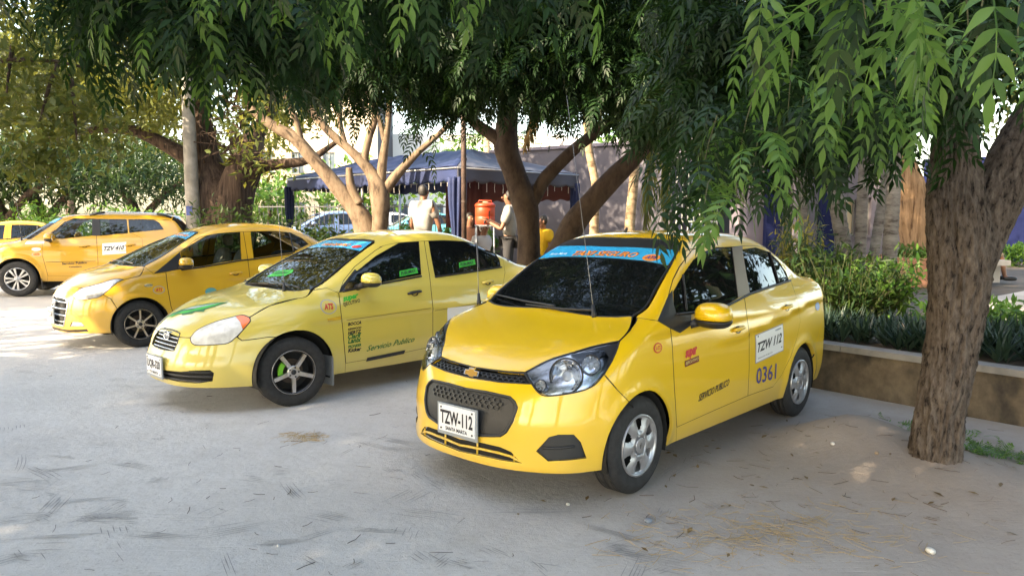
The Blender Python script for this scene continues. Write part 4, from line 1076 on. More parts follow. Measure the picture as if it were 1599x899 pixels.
    for P, m_ in (([(257, 497.5), (270, 489), (290, 482), (325, 474), (357, 472), (335, 479), (321, 483), (318, 487), (305, 487), (300, 490), (284, 492), (285, 488)], M_DGREEN),
                  ([(262, 495.5), (280, 489), (286, 486), (300, 484), (322, 478), (350, 473), (328, 480), (312, 484), (302, 486), (290, 489), (276, 491), (270, 494)], M_GREEN),
                  ([(285, 485), (300, 480), (320, 477), (345, 473.5), (322, 478.5), (305, 482)], pm('silver flash ink', (.35, .42, .40), .4))):
        V = hp(P); P2 = car.lift('top', fine(V, [tuple(range(len(V)))], .07)[0]); Fc = fine(V, [tuple(range(len(V)))], .07)[1]; N = car.normal(P2)
        ob = mesh_obj('hood_decal', P2 + N * (.003 + .001 * [M_DGREEN, M_GREEN].index(m_) if m_ in (M_DGREEN, M_GREEN) else .0055), Fc, m_, o['bonnet'], True)
        if ob.data.polygons[0].normal.z < 0: ob.data.flip_normals()
    S = o['sun_strip']; strip_text(car, S, 'TAXI SEGURO', (501, 384), (543, 385), .05, M_ORANGE); a = car.cast([(546, 387)])[0][:2]; b_ = car.cast([(560, 388)])[0][:2]
    decal(car, 'strip_logo', shape_flat(disc()), 'top', (a, b_ - a, np.array([-.06, 0])), M_RED, S, .003)
    a, b_ = car.cast([(416, 432)])[0][:2], car.cast([(449, 430)])[0][:2]; ob = decal(car, 'window_sticker', shape_flat([(0, 0), (.9, 0), (1, .5), (.85, 1), (.1, 1)]), 'top', (a, b_ - a, np.array([-.10, 0])), M_GREEN, o['windscreen'], -.001)
    V, Fc, asp = text_flat('PUBLIMAX', .25, .02); decal(car, 'sticker_lettering', (V / [1, asp], Fc), 'top', (a + (b_ - a) * .15 + np.array([-.03, 0]), (b_ - a) * .7, np.array([-.045, 0])), M_DGREEN, ob, .001)
    c = car.cast([(792, 403)])[0][[0, 2]]; V, Fc, asp = text_flat('1.4', .2, .05); decal(car, 'quarter_sticker', (V / [1, asp], Fc), 'side', (c + [.06, -.03], np.array([-.10, 0]), np.array([0, .06])), M_NAVY, o['body_side'])
    return car, o
SPEC3 = dict(
    wb=2.425, tr=.29, tw=.175, rr=.192, ar=.335, flare=.015, track=.80, rim='seven', zbot=.205, len_in=3.4, res=.045, lens=pm('bright lamp lens', (.62, .65, .70), .16, metal=.55, coat=1.0, var=.35, scale=16), seatm=M_SEATC,
    top=[(2.15, .40), (2.0, .58), (1.945, .67), (1.889, .752), (1.75, .838), (1.569, .915), (1.35, .968), (1.2, .995), (.8, 1.03), (0, 1.05), (-1.2, 1.08), (-1.6, 1.11), (-1.9, 1.09), (-2.05, 1.0)],
    plan=[(2.1, .72), (1.7, .775), (1.2, .81), (.5, .826), (-.5, .828), (-1.2, .815), (-1.7, .77), (-2.05, .70)],
    sect=[(.1, .10), (.2, .045), (.28, .02), (.36, .004), (.5, 0), (.68, .002), (.8, .012), (.9, .026), (1.0, .055), (1.1, .11), (1.2, .2)],
    nose=[(.1, 1.91), (.17, 1.965), (.22, 1.99), (.39, 2.0), (.5, 1.992), (.6, 1.972), (.68, 1.945), (.75, 1.90), (.85, 1.80), (1.0, 1.65)],
    tail=[(.1, -1.9), (.3, -1.98), (.6, -2.0), (.9, -2.0), (1.1, -1.98), (1.3, -1.93)],
    nf=.38, np=2.6, rf=.25, hcrown=.035, crease=[(-2.3, .9), (0, .80), (1.2, .76), (2, .72)], crease_a=.014, crease_x=.6, k_st=.12,
    gplan=[(1.6, .70), (1.0, .755), (.3, .762), (-.5, .752), (-1.1, .70), (-1.8, .62)], tumble=.33, zb=1.0,
    ws=((1.26, .985), (.32, 1.415)), wsc=.03, bl=((-1.75, 1.10), (-1.08, 1.47)), blc=.05,
    roof=[(.6, 1.33), (.33, 1.42), (0, 1.497), (-.35, 1.535), (-.75, 1.52), (-1.1, 1.45), (-1.4, 1.34)], rcrown=.03,
    rail=[(.42, .565), (.1, .585), (-.3, .592), (-.8, .57), (-1.1, .545)], bl_top=[(-1.1, .545), (-1.13, .3), (-1.14, 0)],
    bl_side=[(-1.1, .545), (-1.4, .575), (-1.68, .59)], bl_bot=[(-1.68, .59), (-1.72, .3), (-1.73, 0)], deck_side=[(-1.68, .59), (-1.88, .57), (-1.94, .54)],
    rear_seam=[(-1.92, .95), (-1.78, .82), (-1.62, .66), (-1.50, .52), (-1.42, .44)], tail_light=[(-1.82, 1.0), (-1.92, .98), (-1.95, .80), (-1.83, .82)], tl_side=True,
    side_regions=side_regions_g, front_regions=front_regions_g, lamp_regions=lambda car, q, sg: [], lamp_r=.06, mirror=((.68, .90, 1.02), (.085, .105, .075)),
    px=dict(
        hood_edge=[(194, 436), (208, 433), (219, 430), (223, 423), (225, 416)], ws_side=[(225, 415.5), (255, 399), (285, 378), (309, 362)], ws_base=[(225, 415.5), (212, 416), (198, 415), (186, 414)],
        ws_top=[(309, 362), (303, 361), (297, 361), (292, 361.5)], strip=([(307, 363.5), (297, 362.5), (290, 362.5)], [(293, 375), (282, 371), (270, 368.5)]),
        hood_lip=[(97, 444.5), (106, 446.5), (117, 448), (128, 449.5)], hl_top=[(128, 449.5), (153, 443), (178, 435.5), (194, 436)], hl_rear=[(194, 436), (183, 441), (169, 453), (161, 460)],
        hl_bot=[(194, 436), (183, 441), (169, 453), (160, 460), (152, 464.5), (127, 468), (119, 466), (114.5, 461), (120, 455), (128, 449.5)],
        seam=[(161, 460), (173, 466.5), (183, 482), (190, 490)], lamp_c=(140, 456),
        win_f=[(282, 392), (298, 382), (323, 367.5), (350, 362), (375, 360.5), (376, 385), (377, 405), (345, 410), (319, 415), (283, 420)],
        win_r=[(391, 360.5), (425, 360.5), (453, 363), (472, 372), (482, 381), (457, 394), (396, 403), (393, 380)],
        sail=[(240, 427), (260, 411), (281, 393), (283, 406), (283, 420), (262, 424)],
        door_f=[(259, 425), (280, 394), (300, 378), (320, 365), (350, 358), (379, 356.5), (383, 380), (387, 405), (391, 440), ('L', -.20, .30), ('L', .80, .30), (267, 478), (262, 450)],
        door_r=[(379, 356.5), (425, 356.5), (455, 359), (476, 369), (487, 381), ('L', -1.12, .98), ('L', -1.05, .75), ('L', -.80, .55), ('L', -.72, .30), ('L', -.20, .30), (391, 440), (387, 405), (383, 380)],
        fender=[(225, 416), (240, 427), (259, 425), (262, 450), (267, 478), ('L', .80, .30), ('L', .80, .22), ('L', 1.2, .25), (183, 482), (173, 466.5), (161, 460), (169, 453), (183, 441), (194, 436), (208, 433), (219, 430)],
        grille=[(86, 463), (95, 464.5), (103, 467), (106, 474.5), (103, 492), (99.5, 508.5), (92, 507.5), (85, 505)], slot=[(86, 511), (105, 515), (122, 514.5), (136, 513.5), (138, 517.5), (120, 518.5), (105, 518.5), (85, 514)],
        fog=[(108, 510), (112, 502), (127, 503), (133, 510)],
    ))
def taxi_lamp():
    X, Y, th = -4.2141, 10.5287, -2.4055
    root = empty('taxi', (X, Y, 0), th, 'orange yellow taxi sedan with champagne seven spoke wheels and pale seat covers', 'taxi', None)
    paint = paint_mat('orange yellow car paint', (.64, .36, .018)); car = Car(SPEC3, root, X, Y, th)
    o = build_car(car, paint, M_CLEAR, M_CLEAR, M_TINTB, False)
    slats(car, 'grille', 4, .010, .012, M_CHROMED, o['grille'], frame=(.010, M_CHROME)); h_badge(car, (84, 471), .05, o['grille'])
    plate(car, (2.02, 0, .39), .30, .155, 'TZV-741', 'STA MARTA', root)
    for d, m in (('front_door', (.02, .87)), ('rear_door', (-.82, .92))): handle(car, (o[d], o['~' + d]), m, .17, paint)
    A = car.cast([(283, 421.5), (319, 416.5), (377, 406.5), (396, 404.5), (457, 395.5)]); N = car.normal(A)
    for sg in (1, -1): MB().tube((A + N * .002) * [1, sg, 1], .011, 6).build('belt_moulding', M_SEAL, root, True)
    A = car.cast([(452, 363), (459, 394)]); N = car.normal(A)
    for sg in (1, -1): MB().tube((A + N * .001) * [1, sg, 1], .012, 6).build('window_divider', M_SEAL, root, True)
    wipers(car, [[(210, 415), (196, 410), (186, 408)], [(196, 414), (184, 409), (176, 407)]])
    FD, D = o['front_fender'], o['front_door']
    c = car.cast([(232, 445.5)])[0][[0, 2]]; decal(car, 'side_repeater', shape_flat(disc()), 'side', (c + [.05, -.02], np.array([-.10, 0]), np.array([0, .04])), M_CHROMED, FD, .004)
    oval_sticker(car, (248, 452.5), .14, .10, FD, paint)
    c = car.cast([(330, 455)])[0][[0, 2]]; decal(car, 'door_sticker', shape_flat(disc()), 'side', (c + [.08, -.05], np.array([-.15, 0]), np.array([0, .10])), pm('teal vinyl', (.10, .35, .36), .5), D, .003)
    S = o['sun_strip']; strip_text(car, S, 'TAXI SEGURO', (272, 367.5), (290, 370), .05, M_ORANGE)
    return car, o
SPEC4 = dict(
    wb=2.51, tr=.358, tw=.22, rr=.235, ar=.43, flare=.025, track=.86, rim='multi', zbot=.30, len_in=3.7, res=.05, lens=None,
    top=[(2.25, .60), (2.12, .84), (2.0, .98), (1.7, 1.08), (1.38, 1.14), (1.0, 1.17), (0, 1.17), (-1.9, 1.18), (-2.05, 1.12), (-2.2, 1.0)],
    plan=[(2.2, .76), (1.8, .83), (1.25, .865), (.5, .878), (-.5, .88), (-1.25, .87), (-1.8, .83), (-2.15, .77)],
    sect=[(.2, .10), (.3, .05), (.4, .018), (.5, .004), (.65, 0), (.8, .002), (.95, .014), (1.05, .035), (1.15, .07), (1.3, .16)],
    nose=[(.2, 2.03), (.3, 2.10), (.5, 2.14), (.7, 2.14), (.85, 2.11), (1.0, 2.0), (1.2, 1.8)], tail=[(.2, -2.02), (.5, -2.1), (.8, -2.11), (1.1, -2.07), (1.4, -1.95)],
    nf=.34, np=2.8, rf=.2, hcrown=.03, crease=[(-2.3, .98), (2.2, .92)], crease_a=.012, crease_x=3.0,
    gplan=[(1.6, .77), (1.0, .80), (.3, .808), (-1.0, .80), (-1.7, .76), (-2.1, .72)], tumble=.26, zb=1.10,
    ws=((1.40, 1.14), (.62, 1.62)), wsc=.07, bl=((-2.06, 1.12), (-1.74, 1.66)), blc=.06,
    roof=[(.9, 1.55), (.6, 1.632), (.2, 1.69), (-.5, 1.715), (-1.3, 1.705), (-1.75, 1.66)], rcrown=.025,
    rail=[(.43, .62), (.1, .645), (-.6, .655), (-1.3, .64), (-1.64, .61)], bl_top=[(-1.64, .61), (-1.70, .3), (-1.71, 0)],
    bl_side=[(-1.64, .61), (-1.84, .64), (-1.99, .65)], bl_bot=[(-1.99, .65), (-2.03, .3), (-2.035, 0)], deck_side=[(-1.99, .65), (-2.03, .63), (-2.05, .6)],
    rear_seam=[(-2.03, 1.0), (-1.95, .86), (-1.80, .72), (-1.68, .60), (-1.6, .52)], tail_light=[(-1.90, 1.05), (-2.03, 1.02), (-2.04, .86), (-1.92, .9)], tl_side=True,
    side_regions=side_regions_g, front_regions=front_regions_g, lamp_regions=lambda car, q, sg: [], mirror=((.60, .985, 1.19), (.095, .11, .095)),
    px=dict(
        hood_edge=[('T', 1.72, .74), ('T', 1.5, .72), ('T', 1.35, .70), (48, 373)], ws_side=[(48, 373), (66, 361), (98, 340)], ws_base=[(48, 373), ('T', 1.28, .5), ('T', 1.37, .25), ('T', 1.39, .02)],
        ws_top=[(98, 340), ('T', .56, .45), ('T', .61, .2), ('T', .625, .02)], strip=([(96, 341), ('T', .64, .3), ('T', .66, .02)], [(88, 348), ('T', .82, .3), ('T', .84, .02)]),
        hood_lip=[('N', .01, .90), ('N', .2, .90), ('N', .38, .89)], hl_top=[('N', .38, .89), ('N', .55, .93), ('N', .75, .95), ('T', 1.72, .74)], hl_rear=[('T', 1.72, .74), ('L', 1.73, .86), ('L', 1.75, .76)],
        hl_bot=[('T', 1.72, .74), ('L', 1.73, .86), ('L', 1.75, .76), ('N', .75, .72), ('N', .5, .72), ('N', .38, .89)], seam=[('L', 1.75, .76), ('L', 1.66, .70), ('L', 1.55, .62)], lamp_c=('N', .6, .83),
        win_f=[(78, 372), (86, 359.5), (100, 347), (117, 340), (144, 336.5), (144, 352), (144, 368), (120, 370.5), (96, 373)], win_r=[(155, 336.5), (176, 335.7), (197, 335.5), (200, 364), (178, 366), (157, 368.5)],
        win_q=[(200, 335.5), (230, 337), (249, 348), (256, 358.5), (228, 361), (202, 363.5)], sail=[(68, 376.5), (74, 368), (86, 358.5), (86, 366), (79, 374)], bpillar=[(144, 336.5), (155, 336.5), (157, 368.5), (144, 368)],
        door_f=[(66, 377), (80, 362), (98, 345), (118, 335), (151, 333), (151, 352), (150.5, 369), (153, 408), ('L', -.22, .40), ('L', .70, .42), (66.5, 400)],
        door_r=[(151, 333), (199, 332), (202, 350), (205, 364), (222, 372), ('L', -1.10, .95), ('L', -.95, .78), ('L', -.78, .5), ('L', -.75, .40), ('L', -.22, .40), (153, 408), (150.5, 369), (151, 352)],
        fender=[('T', 1.5, .72), (48, 373), (68, 377), (66.5, 400), ('L', .70, .42), ('L', .72, .31), ('L', 1.25, .35), ('L', 1.6, .65), ('L', 1.75, .76), ('L', 1.73, .86), ('T', 1.72, .74)],
        grille=[('N', .01, .86), ('N', .3, .86), ('N', .3, .70), ('N', .01, .70)], intake=[('N', .01, .56), ('N', .4, .56), ('N', .4, .42), ('N', .01, .42)],
    ))
def taxi_suv():
    X, Y, th = -9.0384, 16.2284, R(-165)
    root = empty('suv_taxi', (X, Y, 0), th, 'yellow taxi SUV with roof rails and plate sticker TZV 410', 'taxi', None)
    paint = paint_mat('amber yellow car paint', (.58, .315, .015)); car = Car(SPEC4, root, X, Y, th)
    o = build_car(car, paint, M_CLEAR, M_TINTB, M_TINTB, False)
    slats(car, 'grille', 3, .014, .012, M_CHROMED, o['grille'])
    for d, m in (('front_door', (.0, 1.02)), ('rear_door', (-.85, 1.04))): handle(car, (o[d], o['~' + d]), m, .2, paint)
    for sg in (1, -1):
        P = car.lift('top', [(x, .57) for x in np.linspace(-.05, -1.62, 12)]); k = np.linspace(0, 1, 12); P[:, 2] += .05 * np.minimum(1, np.minimum(k, 1 - k) * 8) + .002; P[:, 1] *= sg
        rl = MB().tube(P, .018, 8).build('roof_rail', M_CHROMED, root, True)
        for i in (0, 9): MB().tube(P[i:i + 3], .026, 8).build('rail_foot', M_BLACK, rl, True)
    D, RD, FD = o['front_door'], o['rear_door'], o['front_fender']
    uvbar(car, 'side', [(.72, .70), (-.20, .71)], .005, .002, M_GAP, D, 'door_crease')
    a = car.cast([(160, 398)])[0][[0, 2]]; b_ = car.cast([(197, 395.5)])[0][[0, 2]]; ax = b_ - a; ay = np.array([0, .235])
    pl = decal(car, 'plate_sticker', shape_flat([(0, 0), (1, 0), (1, 1), (0, 1)]), 'side', (a, ax, ay), M_WSTICK, RD)
    V, Fc, asp = text_flat('TZV 410', .35, .03); decal(car, 'sticker_lettering', (V / [1, asp], Fc), 'side', (a + ax * .07 + ay * .34, ax * .86, ay * .38), M_INK, pl, .005)
    flank_text(car, 'Servicio Publico', (97, 413.5), (136, 411.5), M_INK, D, .9, 0, .03); flank_text(car, 'Comunitario', (108, 418), (128, 417), M_INK, D, .9, 0, .03)
    oval_sticker(car, (57, 397), .17, .09, FD, paint)
    c = car.cast([(57, 389.5)])[0][[0, 2]]; decal(car, 'fender_sticker', shape_flat(disc()), 'side', (c + [.09, -.03], np.array([-.17, 0]), np.array([0, .07])), M_WSTICK, FD, .003)
    c = car.cast([(54, 380)])[0][[0, 2]]; decal(car, 'fender_vent', shape_flat([(0, .2), (1, 0), (1, .7), (.1, 1)]), 'side', (c + [.17, -.02], np.array([-.34, .02]), np.array([0, .055])), M_CHROMED, FD, .004)
    mb = MB(); mb.box((SPEC4['wb'] / 2 - .44, .76, .30), (.014, .22, .30)); mb.build('mud_flap', M_BLACK, root)
    antenna(car, (34, 375), (24, 300), root)
    return car, o
def copy_tree(o, parent=None):
    c = o.copy(); scene.collection.objects.link(c)
    if parent is not None: c.parent = parent
    for ch in list(o.children): copy_tree(ch, c)
    return c
# ------------------------------------------------------------------ setting: ground, terrace, walls, buildings
from mathutils import noise as mnoise
def fbm(P, s, o=4):
    return np.array([mnoise.fractal(Vector((p[0] * s, p[1] * s, p[2] * s)), 1.0, 2.0, o) for p in P])
WALL_A = np.array([3.98, 5.68]); WALL_D = np.array([math.cos(R(128.9)), math.sin(R(128.9))]); WALL_N = np.array([WALL_D[1], -WALL_D[0]])   # N points to the terrace
WALL_H = 0.44
def wp(t, n=0.0): return WALL_A + WALL_D * t + WALL_N * n
def ground_mat():
    m, N, L, b = mat_new('pale packed dust')
    b.inputs['Roughness'].default_value = .95; b.inputs['Specular IOR Level'].default_value = .15
    g = N.new('ShaderNodeNewGeometry')
    def noise(scale, detail=6, vec=None, rough=.6):
        n = N.new('ShaderNodeTexNoise'); n.inputs['Scale'].default_value = scale; n.inputs['Detail'].default_value = detail; n.inputs['Roughness'].default_value = rough
        L.new(vec or g.outputs['Position'], n.inputs['Vector']); return n.outputs['Fac']
    def rampf(v, a, b_, lo=0., hi=1.):
        r = N.new('ShaderNodeMapRange'); r.inputs['From Min'].default_value = a; r.inputs['From Max'].default_value = b_; r.inputs['To Min'].default_value = lo; r.inputs['To Max'].default_value = hi
        L.new(v, r.inputs['Value']); return r.outputs[0]
    def mix(f, a, b_):
        x = N.new('ShaderNodeMix'); x.data_type = 'RGBA'; L.new(f, x.inputs['Factor'])
        for s_, v in (('A', a), ('B', b_)):
            if isinstance(v, tuple): x.inputs[s_].default_value = (*v, 1)
            else: L.new(v, x.inputs[s_])
        return x.outputs['Result']
    def math_(op, a, b_):
        x = N.new('ShaderNodeMath'); x.operation = op
        for i, v in enumerate((a, b_)):
            if isinstance(v, (int, float)): x.inputs[i].default_value = v
            else: L.new(v, x.inputs[i])
        return x.outputs[0]
    c = mix(rampf(noise(.55, 5), .38, .62), (.50, .48, .455), (.60, .58, .55))
    c = mix(rampf(noise(7.5, 9, None, .7), .45, .8, 0, .55), c, (.40, .375, .345))
    c = mix(rampf(noise(160, 3), .5, .8, 0, .35), c, (.62, .60, .57))
    c = mix(rampf(noise(1.3, 9, None, .75), .56, .70, 0, .35), c, (.34, .315, .29))
    c = mix(math_('MULTIPLY', rampf(noise(45, 4), .55, .75), .5), c, (.27, .25, .225))
    # browner earth towards the trunk on the right
    vm = N.new('ShaderNodeVectorMath'); vm.operation = 'DISTANCE'; L.new(g.outputs['Position'], vm.inputs[0]); vm.inputs[1].default_value = (2.75, 4.7, 0)
    d = math_('ADD', vm.outputs['Value'], math_('MULTIPLY', noise(1.6, 6), 1.4))
    c = mix(rampf(d, 1.2, 4.4, .9, 0.), c, (.27, .22, .18))
    # sandier, warmer far to the left
    sx = N.new('ShaderNodeSeparateXYZ'); L.new(g.outputs['Position'], sx.inputs[0])
    c = mix(math_('MULTIPLY', rampf(sx.outputs['Y'], 8., 14., 0, .6), 1.0), c, (.50, .43, .34))
    L.new(c, b.inputs['Base Color'])
    # relief: soft lumps, grit, raked and tyre-scraped strokes in three directions
    h = math_('MULTIPLY', noise(2.2, 6), .22)
    h = math_('ADD', h, math_('MULTIPLY', noise(24, 6), .16)); h = math_('ADD', h, math_('MULTIPLY', noise(130, 4), .09))
    for ang, sc, th in ((20, 1.0, .55), (-35, .8, .57), (68, .9, .58), (140, 1.2, .57)):
        mp = N.new('ShaderNodeMapping'); mp.inputs['Rotation'].default_value = (0, 0, R(ang)); mp.inputs['Scale'].default_value = (1.3 * sc, 26 * sc, 1); L.new(g.outputs['Position'], mp.inputs['Vector'])
        st = rampf(noise(2.0, 3, mp.outputs[0]), .56, .64); ms = rampf(noise(.9 + .13 * ang / 60, 3), th, th + .08)
        h = math_('SUBTRACT', h, math_('MULTIPLY', math_('MULTIPLY', st, ms), .05))
    bp = N.new('ShaderNodeBump'); bp.inputs['Strength'].default_value = .75; bp.inputs['Distance'].default_value = .045
    L.new(h, bp.inputs['Height']); L.new(bp.outputs['Normal'], b.inputs['Normal'])
    return m
def axis(dense0, dense1, step, far, grow=1.25):
    a = list(np.arange(dense0, dense1 + 1e-6, step)); s = step
    while a[-1] < far: s *= grow; a.append(a[-1] + s)
    s = step; pre = []
    x = dense0
    while x > -far: s *= grow; x -= s; pre.append(x)
    return np.array(pre[::-1] + a)
def ground_z(x, y):
    d = np.hypot(x - 2.69, y - 4.61)
    m = .12 * np.exp(-(d / .55) ** 2) + .19 * np.exp(-(((x - 2.42) / .42) ** 2 + ((y - 5.22) / .33) ** 2))
    return m + .010 * np.sin(x * 1.7 + .6 * y) * np.sin(y * 1.1 - .4 * x) * np.clip((2.2 - np.hypot(x - 1., y - 5.4)) * -1, 0, 1) * .6
def build_ground():
    xs, ys = axis(-9, 6, .15, 400), axis(0, 14, .15, 400); X, Y = np.meshgrid(xs, ys); Z = ground_z(X, Y)
    tx, tn = (X - WALL_A[0]) * WALL_D[0] + (Y - WALL_A[1]) * WALL_D[1], (X - WALL_A[0]) * WALL_N[0] + (Y - WALL_A[1]) * WALL_N[1]
    V = np.stack([X.ravel(), Y.ravel(), Z.ravel()], 1); n = len(xs)
    i = np.arange(len(V)).reshape(len(ys), n); Q = np.stack([i[:-1, :-1], i[:-1, 1:], i[1:, 1:], i[1:, :-1]], -1).reshape(-1, 4)
    o = fast_mesh('ground', V, Q, ground_mat(), smooth=True); tag(o, kind='structure')
    # terrace behind the retaining wall
    pts = [wp(-14, .10), wp(12.5, .10), wp(12.5, 1.5), np.array([-9., 30.]), np.array([-9., 60.]), np.array([60., 60.]), np.array([60., -6.])]
    V = [(p[0], p[1], WALL_H - .03) for p in pts] + [(p[0], p[1], -.05) for p in pts]; k = len(pts)
    Fc = [tuple(range(k))[::-1]] + [(i_, (i_ + 1) % k, k + (i_ + 1) % k, k + i_) for i_ in range(k)]
    t = mesh_obj('terrace', V, Fc, pm('terrace earth', (.10, .078, .058), .95, var=.4, scale=1.5, bump=.5, bscale=12), smooth=False); tag(t, kind='structure')
    # plaza paving to the right of the beds
    P0 = [wp(-12, 2.75), wp(.9, 2.9), wp(2.2, 4.2), wp(2.4, 9.0), wp(-4, 24), wp(-40, 24), wp(-40, 2.9)]
    V = [(p[0], p[1], WALL_H + .02) for p in P0] + [(p[0], p[1], WALL_H - .04) for p in P0]; k = len(P0)
    Fc = [tuple(range(k))[::-1]] + [(i_, (i_ + 1) % k, k + (i_ + 1) % k, k + i_) for i_ in range(k)]
    t = mesh_obj('plaza', V, Fc, pm('plaza concrete', (.43, .38, .33), .9, var=.25, scale=.8, bump=.25, bscale=20), smooth=False); tag(t, kind='structure')
def retaining_wall():
    w = empty('retaining_wall', (*wp(-1), 0), 0, 'low stained concrete retaining wall with pale coping behind the parked taxis', 'wall')
    m, N, L, b = mat_new('stained render'); b.inputs['Roughness'].default_value = .9
    g = N.new('ShaderNodeNewGeometry')
    n1 = N.new('ShaderNodeTexNoise'); n1.inputs['Scale'].default_value = 3.0; n1.inputs['Detail'].default_value = 9; n1.inputs['Roughness'].default_value = .7; L.new(g.outputs['Position'], n1.inputs['Vector'])
    mp = N.new('ShaderNodeMapping'); mp.inputs['Scale'].default_value = (2.6, 2.6, 1.7); L.new(g.outputs['Position'], mp.inputs['Vector'])
    n2 = N.new('ShaderNodeTexNoise'); n2.inputs['Scale'].default_value = 1.3; n2.inputs['Detail'].default_value = 7; L.new(mp.outputs[0], n2.inputs['Vector'])
    r1 = N.new('ShaderNodeValToRGB'); e = r1.color_ramp.elements; e[0].position = .35; e[0].color = (.055, .042, .028, 1); e[1].position = .66; e[1].color = (.17, .13, .085, 1); L.new(n1.outputs['Fac'], r1.inputs[0])
    r2 = N.new('ShaderNodeMapRange'); r2.inputs['From Min'].default_value = .47; r2.inputs['From Max'].default_value = .64; L.new(n2.outputs['Fac'], r2.inputs['Value'])
    mx = N.new('ShaderNodeMix'); mx.data_type = 'RGBA'; L.new(r2.outputs[0], mx.inputs['Factor']); L.new(r1.outputs[0], mx.inputs['A']); mx.inputs['B'].default_value = (.022, .019, .016, 1)
    L.new(mx.outputs['Result'], b.inputs['Base Color'])
    bp = N.new('ShaderNodeBump'); bp.inputs['Strength'].default_value = .4; bp.inputs['Distance'].default_value = .02; L.new(n1.outputs['Fac'], bp.inputs['Height']); L.new(bp.outputs['Normal'], b.inputs['Normal'])
    w.location = (0, 0, 0)
    ang = R(128.9)
    c = wp(-.5, .07); MB().box((c[0], c[1], (WALL_H - .05) / 2 - .03), (26, .14, WALL_H - .05 + .06), rz=ang).build('wall_face', m, w)
    cp = pm('grey coping concrete', (.24, .225, .205), .85, var=.2, scale=6, bump=.3, bscale=40)
    for k in range(14):
        t0, t1 = -13.4 + k * 1.86, -13.4 + (k + 1) * 1.86 - .008
        c = wp((t0 + t1) / 2, .065); MB().box((c[0], c[1], WALL_H - .022), (t1 - t0, .19, .055), rz=ang).build('coping_stone', cp, w)
    return w
def building(name, label, p0, p1, z0, z1, depth, mat, windows=(), cat_='building', extra=None):
    """a straight facade from plan point p0 to p1 with real openings filled by recessed windows"""
    p0, p1 = np.asarray(p0, float), np.asarray(p1, float); d = p1 - p0; Lw = np.linalg.norm(d); d = d / Lw; n = np.array([d[1], -d[0]]); ang = math.atan2(d[1], d[0])
    b = empty(name, (*p0, 0), 0, label, cat_); b.location = (0, 0, 0)
    us = sorted({0., Lw, *[u for w_ in windows for u in w_[:2]]}); zs = sorted({z0, z1, *[z for w_ in windows for z in w_[2:4]]})
    mb = MB()
    for i in range(len(us) - 1):
        for j in range(len(zs) - 1):
            uc, zc = (us[i] + us[i + 1]) / 2, (zs[j] + zs[j + 1]) / 2
            if any(w_[0] < uc < w_[1] and w_[2] < zc < w_[3] for w_ in windows): continue
            q = lambda u, off: (p0[0] + d[0] * u + n[0] * off, p0[1] + d[1] * u + n[1] * off)
            a, c = q(us[i], 0), q(us[i + 1], 0); a2, c2 = q(us[i], -.2), q(us[i + 1], -.2)
            mb.add([(*a, zs[j]), (*c, zs[j]), (*c, zs[j + 1]), (*a, zs[j + 1]), (*a2, zs[j]), (*c2, zs[j]), (*c2, zs[j + 1]), (*a2, zs[j + 1])], [(0, 1, 2, 3), (7, 6, 5, 4), (0, 4, 5, 1), (3, 2, 6, 7), (0, 3, 7, 4), (1, 5, 6, 2)])
    mb.build('wall', mat, b)
    c = (p0 + p1) / 2 - n * (depth / 2 + .2); MB().box((c[0], c[1], (z0 + z1) / 2), (Lw - .02, depth, z1 - z0 - .02), rz=ang).build('building_core', pm('dark interior', (.05, .05, .055), .9), b)
    for w_ in windows:
        u0, u1, a, e_ = w_[:4]; c = p0 + d * (u0 + u1) / 2
        wm = w_[4] if len(w_) > 4 else pm('window pane', (.10, .13, .16), .08, coat=.6)
        cc = c - n * .14; o = MB().box((cc[0], cc[1], (a + e_) / 2), (u1 - u0, .02, e_ - a), rz=ang).build('window', wm, b)
        fm = pm('window frame aluminium', (.34, .33, .31), .4, metal=.5); mb = MB()
        for uu in (u0 + .02, (u0 + u1) / 2, u1 - .02):
            cc = p0 + d * uu - n * .11; mb = MB(); mb.box((cc[0], cc[1], (a + e_) / 2), (.045, .05, e_ - a), rz=ang); mb.build('frame', fm, o)
        for zz in (a + .02, e_ - .02):
            cc = c - n * .108; mb = MB(); mb.box((cc[0], cc[1], zz), (u1 - u0, .05, .045), rz=ang); mb.build('frame', fm, o)
        cc = c + n * .02; MB().box((cc[0], cc[1], a - .03), (u1 - u0 + .12, .10, .05), rz=ang).build('sill', mat, o)
    return b
